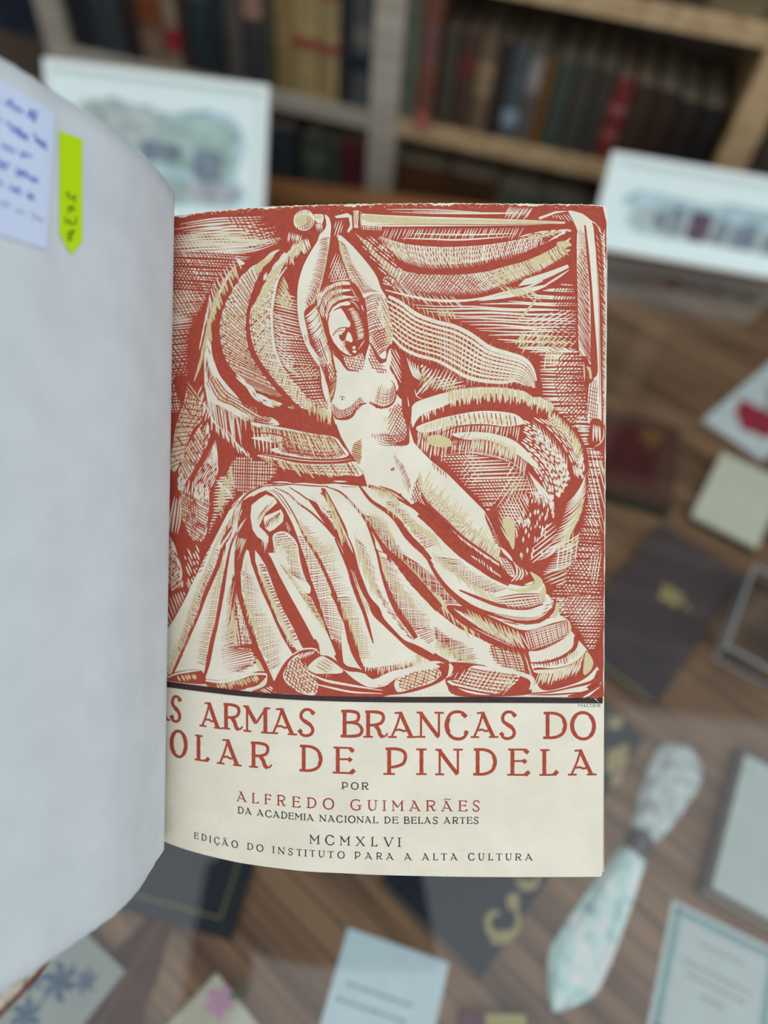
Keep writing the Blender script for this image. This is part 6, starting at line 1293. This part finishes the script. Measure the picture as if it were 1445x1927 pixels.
st('r', '3 1110,930 1160,1030 1200,1120 5 1240,260 1290,420 1340,560 1390,725', (3, 5, 5, 6, 8, 7, 3)); st('c', '5 1140,60 1180,160 1215,235', 3); ticks('t', '5 1240,210 1300,330 1380,500', 8, 70, 34, 2.8, 'lens'); st('c', '5 1250,270 1330,480', 2.2)
st('r', '3 1040,620 1140,660 1230,740 1290,820 1340,900 1370,1000 1400,1110 1445,1230', (2, 4, 4, 5, 5, 4, 6, 5)); ticks('c', '3 1060,620 1160,670 1250,750', 14, 78, 16, 1.8, 'lens')
# fold over the hip (upper right of cloth)
st('r', '3 1260,600 1330,690 1400,740 1445,770 4 80,830 150,930 240,1020 290,1080', (4, 6, 7, 9, 12, 13, 12, 9)); st('r', '4 -40,600 60,640 150,710 220,780', 4); hatch('c', '3 1300,600 1400,640 4 100,730 230,790', '3 1300,640 1400,690 4 100,770 200,800', 20, 1.6); ticks('t', '4 0,690 100,760 190,830', 14, 84, 24, 2, 'lens')
st('r', '3 1320,600 1445,640 4 60,670 180,740 240,800', (6, 6, 5, 5, 2)); ticks('t', '3 1330,595 1445,630 4 80,680', 18, 70, 18, 2.2, 'lens')
hatch('r', '4 0,700 90,790 180,900 260,1010', '4 60,700 190,820 300,930 350,980', 26, 2, 'a', jit=3); hatch('r', '3 1280,780 1350,900 1390,1000', '3 1380,810 1445,900 1445,960', 14, 1.8, 'a'); ticks('t', '3 1280,760 1400,900', 18, 86, 30, 1.8, 'lens'); ticks('t', '4 130,800 300,900 340,960', 16, 66, 24, 2.4, 'lens')
st('r', '3 1340,900 1400,1000 1445,1040', (2, 5, 6)); ticks('c', '3 1360,930 1445,1010', 5, 20, 24, 3.4)
# broad dark folds sweeping right (tile 6)
st('r', '4 220,780 300,850 400,950 500,1040 600,1110 700,1180 800,1240', (12, 13, 15, 15, 15, 14, 6)); hatch('c', '4 540,1040 640,1090 740,1180', '4 560,1060 680,1150 760,1200', 12, 2, 'lens')
st('r', '3 1390,1090 1445,1200 6 30,60 80,190 200,340 330,470 480,590 650,680 800,750 930,780', (2, 6, 10, 14, 17, 18, 18, 17, 18, 12))
ticks('c', '6 200,300 330,430 460,540 600,620', 17, 68, 30, 3.0, 'a', off=4); ticks('t', '6 230,300 420,500 560,610', 10, 66, 44, 5.0, 'lens', off=10)
hatch('r', '6 80,130 150,230 280,360 400,470', '6 200,200 320,290 480,420 560,480', 26, 3.0, 'a', jit=4); ticks('t', '4 0,960 100,1060 200,1150 260,1250', 20, 76, 34, 2.2, 'lens'); hatch('r', '4 -60,960 60,1050 130,1120', '4 60,960 150,1060 230,1110', 13, 2, 'a')
fill('r', '6 400,480 560,500 700,560 900,640 1100,590 1190,580 1195,650 1130,710 1000,770 900,770 760,740 600,660 460,570'); hatch('c', '6 440,500 600,560 760,640 900,660', '6 520,560 660,660 820,740 950,770', 24, 2.4, 'lens', slant=.02); hatch('t', '6 520,500 700,580 860,640', '6 590,610 780,710 900,750', 13, 3.6, 'lens')
hatch('c', '6 900,650 1040,620 1190,580', '6 930,770 1060,740 1190,660', 20, 2.0, 'lens', slant=.02); hatch('c', '6 900,650 930,700 950,770', '6 1190,570 1190,620 1180,680', 8, 1.6, 'lens'); st('c', '6 560,620 700,690 830,750', 1.4)
st('t', '6 1150,550 1190,590 1195,650 1150,700', 3.4); hatch('r', '6 620,560 900,600', '6 700,620 1040,590', 5, 2)
# second sweep
st('r', '4 280,1080 340,1180 430,1290 540,1380 6 660,520 780,555 900,575 1010,560 1080,500', (6, 10, 11, 12, 11, 11, 11, 9, 4)); st('c', '6 310,220 400,340 520,440 640,500 780,530 900,530 1000,510 1050,450', (1.6, 3, 4, 4, 5, 6, 6, 3)); flow('c', '6 700,515 850,545 1000,540 1075,490', '6 700,535 850,575 980,570 1060,520', 3, 1.6, 'lens')
hatch('r', '6 330,160 430,260 560,350 700,400', '6 480,180 570,260 700,330 800,370', 22, 2.0, 'a', jit=3); ticks('t', '6 300,130 430,220 560,330 700,400', 26, 66, 26, 2.2, 'lens'); flow('r', '6 700,430 850,400 1000,400 1040,420', '6 740,490 860,500 1000,470 1050,440', 5, 2.4, 'lens'); st('r', '6 480,380 600,430 740,480 900,500 1020,470', (3, 6, 7, 6, 3)); hatch('c', '6 740,440 880,430 1030,400', '6 800,500 920,500 1040,450', 12, 1.6); fill('t', '6 1030,350 1040,400 1010,440 990,430')
fill('r', '4 790,1230 880,1245 960,1235 1000,1195 960,1170 920,1170 900,1200 840,1215', True); fill('t', '4 935,1155 1000,1190 1020,1225 990,1265 920,1285 850,1285 790,1265 860,1270 930,1255 965,1215', True); fill('c', '4 900,1240 960,1215 950,1238')
hatch('r', '6 1080,460 1050,520 1100,560', '6 1040,470 1000,560 960,590', 5, 1.6); fill('t', '6 1110,460 1125,510 1110,550 1080,560 1090,510'); st('r', '6 1100,440 1080,520 1000,580 900,600', (4, 6, 6, 3))
# right-hand end of the couch
st('r', '6 1240,680 1220,760 1130,820 1020,850 930,850', (10, 7, 5, 4, 2)); hatch('r', '6 950,850 1050,830 1180,800', '6 960,870 1060,870 1190,850', 12, 2, 'f'); fill('r', '6 960,890 1100,885 1220,850 1290,790 1300,770 1370,850 1350,900 1280,960 1180,1000 1050,1030 990,1000'); fill('c', '6 960,900 1100,890 1200,870 1150,910 1000,920'); ticks('t', '6 1000,900 1120,890 1250,830 1290,790', 24, (110, 106), 24, 3.0, 'lens'); ticks('c', '6 1000,920 1280,850', 18, 108, 22, 2.2, 'lens'); fill('t', '6 1300,780 1345,840 1330,900 1290,930 1280,900'); ticks('t', '6 1180,790 1250,770', 5, 105, 16, 2)
st('r', '6 1380,900 1340,970 1200,1010 1060,1040 920,1050', (5, 5, 3, 3, 2)); flow('c', '6 1400,960 1330,1050 1290,1065', '6 1410,1010 1380,1060 1350,1066', 3, 2, 'lens'); fill('r', '6 1395,990 1410,1070 1180,1070 1300,1030'); ticks('c', '6 1400,1000 1300,1060', 8, 140, 22, 2, 'lens'); st('r', '6 920,1058 1100,1056 1300,1040', 3)
# lattice patch and the curled hems along the bottom
fill('r', '6 870,780 925,790 945,870 970,960 950,1000 900,930 895,850'); field('r', '6 680,720 900,780 940,930 720,860', 6, 5.2, 2.0, 'f'); field('r', '6 690,730 900,790 930,920 740,860', 74, 6, 1.8, 'f'); field('t', '6 700,740 900,790 930,920 760,870', 72, 9, 1.6); ticks('t', '6 900,790 940,930', 4, 72, 24, 3)
hatch('r', '6 180,580 300,680 400,770 480,840', '6 300,600 420,690 540,740 600,830', 26, 3.0, 'a', jit=4); ticks('t', '6 150,540 300,680 460,760 590,840', 34, 72, 26, 2.4, 'lens'); st('r', '6 0,300 50,470 110,590 190,690', (10, 9, 10, 7)); st('r', '6 -60,520 60,620 200,730 300,800 410,850', (10, 13, 15, 14, 6)); hatch('r', '6 20,330 60,450 130,560', '6 120,330 190,430 260,520', 20, 2.0, 'a', jit=4); ticks('t', '6 20,230 80,360 160,500 240,560', 26, 82, 34, 2.0, 'lens'); hatch('r', '6 -60,400 0,560 100,640', '6 40,480 110,600 190,700', 20, 2, 'f')
hatch('r', '6 -60,850 60,840 180,820 270,820', '6 -60,900 60,900 170,860 270,850', 22, 1.8, 'f'); flow('t', '6 -60,850 100,830 260,800', '6 -60,900 100,880 260,850', 5, 1.4, 'lens'); fill('t', '6 185,810 215,795 230,820 200,860'); ticks('r', '5 1290,880 1340,920 1380,950 6 0,930', 14, 90, 12, 3, 'b')
fill('r', '6 405,850 520,850 600,860 720,880 860,910 940,950 945,1010 900,1060 480,1066 400,1000 390,950 415,900'); fill('c', '6 400,970 460,960 520,910 570,870 680,880 820,920 870,940 820,1000 700,1055 560,1050 460,1010'); field('r', '6 420,960 560,880 860,930 820,1010 700,1060 480,1020', 10, 6.5, 3.2, 'f', bend=4); field('r', '6 440,960 560,890 850,930 800,1010 690,1050', -56, 6.4, 1.6, 'f'); field('c', '6 440,960 560,880 850,930 800,1010 690,1060', -58, 8, 1.6); ticks('t', '6 560,890 850,930', 10, 120, 30, 2.2); fill('c', '6 600,845 720,865 860,905 960,945 955,1010 930,1025 940,990 930,960 840,925 700,890')
ticks('c', '6 800,960 850,980', 3, 130, 26, 2.6); fill('c', '6 410,850 440,880 425,925 405,945 390,950 405,900'); ticks('c', '6 430,880 440,930', 3, 130, 12, 2)
fill('r', '6 0,1000 60,960 150,920 280,870 400,855 410,900 390,950 300,1000 150,1045 0,1060 5 1300,1050 1390,1000'); fill('c', '6 60,975 120,930 220,890 300,880 350,900 360,930 300,980 200,1010 100,1040 70,1030'); field('r', '6 70,970 220,895 350,900 330,960 100,1035', 20, 6, 2.2, 'f', bend=-3); field('r', '6 70,970 220,895 350,900 330,960 100,1035', 104, 6.5, 2, 'f'); ticks('t', '6 120,940 240,900 320,900', 13, 108, 24, 2, 'lens'); fill('c', '6 60,970 85,970 90,1020 65,1010'); fill('r', '5 1400,1000 6 0,1000 60,1000 55,1025 20,1020'); flow('c', '6 0,1060 200,1060 420,1030', '6 60,1066 300,1068 480,1058', 2, 3, 'lens')
# knee and the falls of cloth below it, close up
fill('c', '9 690,130 800,165 900,265 975,360 1040,480 1100,600 1180,700 1240,800 1300,900 1390,1000 1430,1080 1445,1160 1445,1240 1400,1335 1150,1400 1020,1445 900,1385 830,1350 760,1200 700,1000 640,700', False)
fill('c', '8 150,420 300,200 450,150 700,130 950,150 1060,300 1165,690 1240,900 1300,1100 1350,1300 1390,1500 1420,1700 1400,1907 1130,1907 290,1907 130,1450 65,1100 90,700', False)
fill('r', '8 175,350 230,280 330,215 410,188 480,205 540,255 620,360 680,490 715,600 740,665 780,780 850,980 900,1160 960,1320 1010,1480 1080,1680 1150,1920 290,1920 200,1680 130,1450 65,1100 62,950 100,640 130,480', False)
fill('c', '8 410,235 500,268 530,322 445,400 395,440 332,580 395,640 435,690 432,760 375,740 310,690 262,620 238,480 250,350 330,285', False)
fill('c', '8 380,500 395,468 480,435 570,395 600,460 592,530 500,612 445,640 400,600', False)
ticks('r', '8 420,520 480,480 570,420', 9, 112, 16, 1.6, 'f'); ticks('t', '8 430,520 580,440', 8, 112, 18, 1.6, 'lens'); ticks('r', '8 350,440 440,330', 5, 122, 15, 2.2, 'a'); ticks('t', '8 370,430 500,280', 9, 120, 22, 2.0, 'lens'); ticks('c', '8 630,520 680,620', 5, 110, 8, 1.8)
K3 = '8 480,685 540,642 620,640 700,700 750,780 770,900 800,1040 850,1180 890,1235 885,1310 830,1300 760,1250 700,1150 600,1060 560,980 510,880 490,790'
fill('c', K3, True); field('r', '8 500,680 620,650 740,780 760,840 620,800 500,790', 172, 4.4, 1.7, 'f'); hatch('r', '8 745,800 765,920 800,1060 850,1190', '8 600,800 650,950 650,1050 720,1130', 22, 1.7, 'b', jit=3)
field('c', '8 500,670 620,650 740,780 760,900 600,860 500,800', 108, 4.6, 1.2); ticks('t', '8 520,720 700,760 760,900', 16, 106, 26, 1.5, 'lens'); ticks('c', '8 370,720 430,740', 6, 94, 18, 1.6)
fill('c', '8 640,1075 700,1130 760,1230 850,1320 905,1365 960,1500 1030,1640 1055,1730 960,1600 860,1430 760,1270', True); hatch('r', '8 850,1330 900,1370 960,1500 1040,1680', '8 780,1300 850,1420 930,1540 1030,1700', 18, 2, 'f', slant=-.04); ticks('t', '8 600,1010 760,1230 900,1400 1040,1650', 30, 84, 18, 1.7, 'lens', off=6)
fill('c', '8 430,872 492,868 540,970 640,1110 730,1240 860,1440 960,1600 1040,1720 1110,1830 1140,1920 985,1920 860,1680 740,1450 600,1180 560,1120 500,980', False)
st('r', '8 495,850 560,990 650,1110', (1.2, 2.2, 2)); ticks('c', '8 580,1010 760,1260', 12, 84, 14, 1.8, 'lens')
fill('c', '8 288,840 330,890 400,1000 450,1130 520,1320 600,1500 700,1680 810,1920 705,1920 640,1800 540,1620 470,1430 400,1260 330,1080 290,960', False)
fill('c', '8 195,830 215,850 240,1000 300,1130 360,1290 450,1480 530,1680 625,1920 400,1920 330,1800 270,1650 210,1500 170,1380 148,1230 140,1080 160,940', False)
hatch('r', '8 145,1050 150,1240 175,1390 220,1510 280,1660 340,1800 400,1907', '8 225,1000 240,1200 280,1360 350,1500 420,1680 480,1800 540,1890', 40, 2.0, 'a', jit=3, slant=.02); ticks('t', '8 180,860 170,1100 210,1350 270,1560', 24, 99, 26, 1.8, 'lens')
hatch('r', '8 320,1000 380,1200 460,1400 560,1620 690,1890', '8 390,1000 450,1180 530,1360 620,1560 770,1890', 28, 2.1, 'f', slant=-.02); ticks('t', '8 310,900 400,1160 520,1420 660,1740', 28, 86, 24, 2.2, 'lens'); ticks('c', '8 130,560 200,480', 5, 118, 30, 1.6); ticks('c', '8 110,700 200,720', 6, 108, 34, 1.8)
fill('c', '8 410,192 480,195 560,262 640,380 700,500 780,620 835,692 742,662 690,540 620,400 540,290 470,225', False); st('r', '8 440,185 520,225 600,330 680,450', (.8, 1.4, 1.6, 1)); 
RL = '8 480,180 570,240 650,350 720,470 800,640 860,740 960,900 1040,1060 1120,1240 1180,1400 1250,1600 1290,1750 1320,1920'; st('r', RL, (1, 2, 2.4, 3, 5, 6, 7, 7, 8, 8, 9, 9, 9))
hatch('r', '8 745,680 780,780 850,980 900,1160 960,1320 1010,1480 1080,1680 1140,1890', '8 830,690 890,800 990,960 1060,1120 1120,1280 1170,1440 1230,1620 1290,1840', 44, 2.6, 'a', jit=2, slant=.01)
hatch('r', '8 790,560 860,730 970,900 1050,1060 1140,1260 1200,1420 1290,1700', '8 850,560 980,720 1120,880 1190,1060 1280,1230 1330,1400 1400,1680', 40, 1.9, 'a', jit=5, slant=.012); ticks('t', '8 760,480 900,680 1000,760 1160,770', 26, 86, 24, 1.8, 'lens')
st('r', '8 500,162 640,222 760,330 900,430 1040,560 1165,692', (1.5, 3.4, 3.6, 3.6, 3.8, 6)); ticks('c', '8 520,160 660,220 780,320', 12, 82, 12, 1.5, 'lens'); st('r', '8 660,155 780,230 860,290', (1.4, 2.4, 3)); fill('r', '8 850,272 950,318 1050,440 1150,570 1175,700 1120,650 1010,500 920,370', False)
ticks('c', '8 960,320 1100,500', 8, 62, 20, 1.6); ticks('t', '8 1000,330 1060,330 1140,420', 9, 75, 20, 1.8)
st('r', '8 430,150 520,120 700,125 980,140', 1.8)

# lower ends of the falls and the deep fold beside them
fill('r', '9 20,1225 240,1190 480,1220 640,1160 760,1170 900,1180 940,1370 1020,1440 1020,1495 850,1480 700,1380 640,1330 600,1345 520,1330 470,1290 430,1320 380,1380 350,1470 300,1420 240,1300 180,1225', False)
fill('c', '9 120,1225 0,1225 0,1400 60,1400 200,1330 215,1300 190,1250', False)
hatch('r', '9 100,1225 190,1250 205,1320 150,1370', '9 -10,1230 0,1300 0,1350 40,1400', 12, 2.4, 'a', jit=3)
fill('c', '9 172,560 190,650 260,840 330,1000 400,1150 475,1272 440,1308 402,1350 372,1420 345,1452 300,1350 240,1220 200,1080 150,930 125,850 118,720 140,620', False)
hatch('r', '9 130,700 150,900 190,1050 240,1210 330,1420', '9 200,720 260,940 330,1080 390,1220 400,1350', 46, 2.0, 'a', jit=4, slant=.03); ticks('t', '9 160,600 150,760 200,960 270,1160', 26, 94, 28, 2.0, 'lens')
fill('c', '9 215,570 260,650 300,730 340,850 400,970 460,1090 545,1232 498,1242 440,1150 380,1030 330,920 290,820 240,720', False)
hatch('r', '9 240,650 290,800 340,910 400,1030 480,1180', '9 280,660 330,800 390,920 440,1030 520,1180', 26, 2.4, 'f', slant=-.02); ticks('t', '9 240,640 320,840 400,1000 480,1150', 26, 82, 26, 2.2, 'lens')
fill('c', '9 310,580 355,578 400,680 470,780 540,890 640,1030 700,1110 740,1200 790,1332 720,1290 660,1272 650,1200 560,1060 460,880 380,730', False)
hatch('r', '9 600,900 660,1010 700,1090', '9 560,890 640,1020 690,1100', 8, 1.6, 'f'); ticks('t', '9 540,860 620,1000 700,1100', 12, 84, 16, 1.7, 'lens', off=6)
fill('c', '9 650,900 740,890 820,1060 845,1180 900,1350 870,1335 800,1240 740,1150 700,1070', False)
hatch('r', '9 640,900 690,1030 730,1130 800,1250', '9 760,900 810,1040 840,1160 890,1330', 24, 2.4, 'a', jit=2)
fill('c', '9 770,900 1020,900 1200,1200 1320,1290 1390,1335 1150,1345 1140,1395 1020,1432 960,1380 920,1300 870,1120', False)
st('r', '9 740,850 800,960 850,1080 885,1190 910,1300 945,1370 1020,1440', (8, 9, 10, 11, 12, 12, 6))
hatch('r', '9 760,880 850,1060 890,1180 930,1300', '9 870,880 950,1080 990,1200 1010,1300', 30, 1.9, 'a', jit=4); ticks('t', '9 800,900 880,1040 960,1250', 18, 86, 30, 2.0, 'lens')
fill('r', '9 935,1345 1000,1360 1130,1345 1300,1325 1300,1345 1140,1392 1020,1436 970,1400'); ticks('c', '9 950,1310 1040,1330 1140,1330 1300,1290', 32, 90, 17, 1.8, 'lens'); ticks('t', '9 1140,1325 1380,1290', 12, 92, 14, 1.8, 'lens'); fill('t', '9 1310,1275 1350,1262 1345,1310 1320,1325')
fill('c', '9 835,1350 900,1380 1020,1440 1150,1400 1300,1350 1400,1338 1470,1330 1470,1360 1300,1388 1150,1430 1080,1470 1020,1492 930,1445 850,1375', False)
fill('r', '9 480,1290 545,1232 620,1225 655,1240 650,1290 600,1340 520,1335', False); ticks('c', '9 500,1270 560,1245 630,1235', 9, 128, 12, 1.7, 'lens'); st('c', '9 475,1300 540,1240 640,1232', (1, 2.4, 1))
fill('c', '9 400,1440 420,1370 480,1290 520,1340 560,1390 600,1440 640,1500 560,1530 470,1510 410,1480'); field('r', '9 405,1440 480,1295 600,1440 640,1500 560,1530 410,1480', 38, 5.6, 1.8, 'f'); field('r', '9 405,1440 480,1295 600,1440 640,1500 560,1530 410,1480', 104, 6, 1.6, 'f'); ticks('t', '9 430,1350 520,1400 600,1480', 12, 76, 26, 2, 'lens')
fill('c', '9 600,1350 680,1280 740,1300 820,1390 720,1400'); field('r', '9 640,1350 690,1290 780,1370 700,1395', 28, 5.6, 1.5); ticks('t', '9 660,1310 760,1360', 6, 112, 16, 1.7)
for s_ in ('9 530,1370 640,1440 800,1480 1010,1505', '9 620,1480 760,1510 1000,1530', '9 840,1400 920,1450 1010,1490'): st('c', s_, (1, 4, 3.4, 1))
# deep fold
fill('r', '9 740,390 760,350 800,400 850,470 890,560 920,680 960,790 1000,880 1060,950 1090,1020 1150,1090 1230,1170 1300,1200 1370,1235 1470,1300 1470,1345 1380,1300 1260,1230 1160,1140 1080,1065 1020,1005 985,935 950,870 905,790 875,700 845,660 800,560 760,470')
fill('c', '9 770,485 810,560 855,680 830,640 790,560', False); st('c', '9 885,700 930,830 1000,950', 1.6); ticks('t', '9 890,760 940,870 980,940', 7, 74, 24, 2.6, 'lens')
fill('r', '9 580,185 650,245 705,335 765,465 810,520 850,480 830,400 780,300 740,225 690,140 665,140 700,225 740,290 700,290 640,235'); ticks('c', '9 640,235 700,300 760,390', 12, 60, 20, 2.0); ticks('t', '9 690,150 750,260 820,420', 12, 76, 30, 2.2, 'lens'); ticks('c', '9 810,400 870,540', 8, 70, 22, 2.0); hatch('c', '9 650,240 760,420', '9 720,250 790,400', 9, 2.4)
ticks('t', '9 730,280 790,400', 6, 78, 40, 3.2, 'lens')
st('r', '9 760,480 850,680 880,780 920,890 960,990 990,1090 1020,1195', (3, 5, 7, 8, 7, 6, 2))
hatch('r', '9 900,480 950,620 1000,760 1060,880 1130,990 1260,1150', '9 960,520 1010,640 1050,780 1110,900 1190,1020 1290,1170', 40, 2.1, 'a', jit=4, slant=.01); ticks('t', '9 890,440 960,620 1040,800', 22, 84, 36, 2.2, 'lens')
st('r', '9 700,130 800,170 900,270 970,360 1010,460 1050,590 1080,720 1130,860 1190,980 1260,1080 1310,1160', (1.5, 4, 4, 5, 5, 5, 6, 9, 12, 12, 8)); ticks('c', '9 730,135 850,205 940,300', 14, 78, 14, 1.6, 'lens')
hatch('r', '9 1060,600 1090,720 1140,860 1200,980 1280,1090', '9 1160,640 1210,780 1290,900 1380,1010 1430,1110', 40, 2.0, 'a', jit=5); ticks('t', '9 1060,580 1140,720 1300,900', 20, 82, 30, 2.0, 'lens')
hatch('r', '9 1280,1100 1340,1160 1400,1200', '9 1400,1080 1445,1120 1445,1170', 8, 2, 'a')
st('r', '9 985,370 1050,480 1110,565 1200,650 1290,750 1400,880 1470,960', (4, 6, 9, 14, 17, 18, 16)); hatch('r', '9 960,330 1040,440 1130,560', '9 1060,340 1130,440 1210,560', 18, 1.8, 'a', jit=4); ticks('t', '9 960,300 1080,330 1160,480', 14, 86, 26, 1.7, 'lens')
fill('c', '9 1030,500 1075,560 1080,575 1040,550', False); st('r', '9 1025,560 1100,580', 1.6)

# bottom left hems
fill('r', '5 30,950 110,910 250,895 290,930 300,985 200,985 40,965'); ticks('t', '5 110,935 170,925 240,925', 6, 64, 13, 4, 'lens'); st('c', '5 45,950 110,922 200,905 260,900', (2, 3, 4, 2)); fill('r', '5 290,960 420,965 560,930 650,905 700,920 690,960 600,1010 480,1030 330,1010'); st('c', '5 300,965 400,975 500,955 600,925 690,925 700,940 640,1000 560,1020', (3, 5, 6, 5, 4, 4, 3, 2)); ticks('t', '5 370,1005 640,940', 17, 62, 14, 3.6, 'lens', off=5)
fill('r', '5 700,880 750,1010 800,1050 660,1045 600,1035 690,990'); fill('c', '5 750,970 800,1000 780,1020'); ticks('c', '5 640,1030 720,1000', 4, 30, 20, 3.4, 'a')
# rolled knot in the centre
fill('r', '5 740,1000 790,880 850,810 910,770 1010,760 1035,800 1100,810 1200,880 1300,960 1445,1005 1445,1070 800,1050'); fill('c', '5 810,900 850,830 900,800 920,850 960,890 1000,940 1030,1000 1000,1060 900,1040 830,990 800,940'); field('r', '5 810,900 860,820 900,810 1010,950 1030,1040 900,1040 820,970', 40, 6, 2, 'f'); field('r', '5 810,900 860,820 900,810 1010,950 1030,1040 900,1040 820,970', 104, 6.2, 1.8, 'f'); field('t', '5 820,880 900,810 980,920 960,1040 850,990', 72, 8, 2)
st('c', '5 860,800 920,765 1000,760 1035,790', (2, 3, 3, 2)); ticks('c', '5 900,790 1010,770', 11, 128, 14, 1.7, 'lens'); fill('c', '5 960,880 1040,810 1100,830 1190,900 1160,920 1080,920 1010,920'); field('r', '5 1000,870 1060,820 1130,870 1090,920', 30, 6, 1.8); ticks('t', '5 1030,830 1120,880', 7, 110, 20, 2)
for s, w_ in (('5 940,900 1060,960 1200,990 1445,1030', 5), ('5 980,980 1100,1010 1250,1040 1445,1050', 4), ('5 1180,880 1240,930 1330,990 1390,1005 6 0,1000', 6)): st('c', s, (w_ * .3, w_, w_ * .8, w_ * .2))
fill('c', '5 1180,640 1230,760 1290,870 1380,960 1445,930 6 60,900 180,880 300,840 360,850 200,880 100,910 40,960 5 1445,985 1390,1000 1300,970 1200,880'); st('r', '5 1140,800 1200,880 1290,900 1340,920', (6, 10, 8, 3))
st('r', '6 300,800 400,850 420,860', 6)
art.mi = 3
band = catmull(PT('5 -60,945 35,968 300,1003 600,1038 1000,1063 6 0,1071 700,1071 1408,1078'), 6) + catmull(PT('6 1407,1114 700,1110 0,1107 5 1000,1096 600,1073 300,1041 35,1006 -60,985'), 6)
art.layer(); art.poly(band)
# worn specks of bare paper along the top and in the dark bar
art.mi = 1; art.layer()
for k in range(150):
    x = ar.uniform(325, 1135); y = interp(top, x) + abs(ar.gauss(0, 4)) + 2; r = ar.uniform(.3, 1.3); art.convex([(x - r * 1.6, y), (x, y - r * .6), (x + r * 1.4, y + .2), (x, y + r * .7)])
for x, y, r in ((1121, 1316, 3), (1117, 1312, 1.5), (1125, 1320, 1.6), (1113, 1314, .8)): art.convex([(x - r, y - r * .4), (x, y - r * .5), (x + r, y + r), (x, y + r * .4)])
art.build('woodcut_illustration', [M_red, M_page, M_tan, M_blk], page)

# the place is laid out with its origin at the book, where the finest detail is
bpy.context.view_layer.update()
SH = Vector((0.0, 0.16, 1.11))
for o in bpy.data.objects:
    if o.parent is None: o.location = o.location - SH
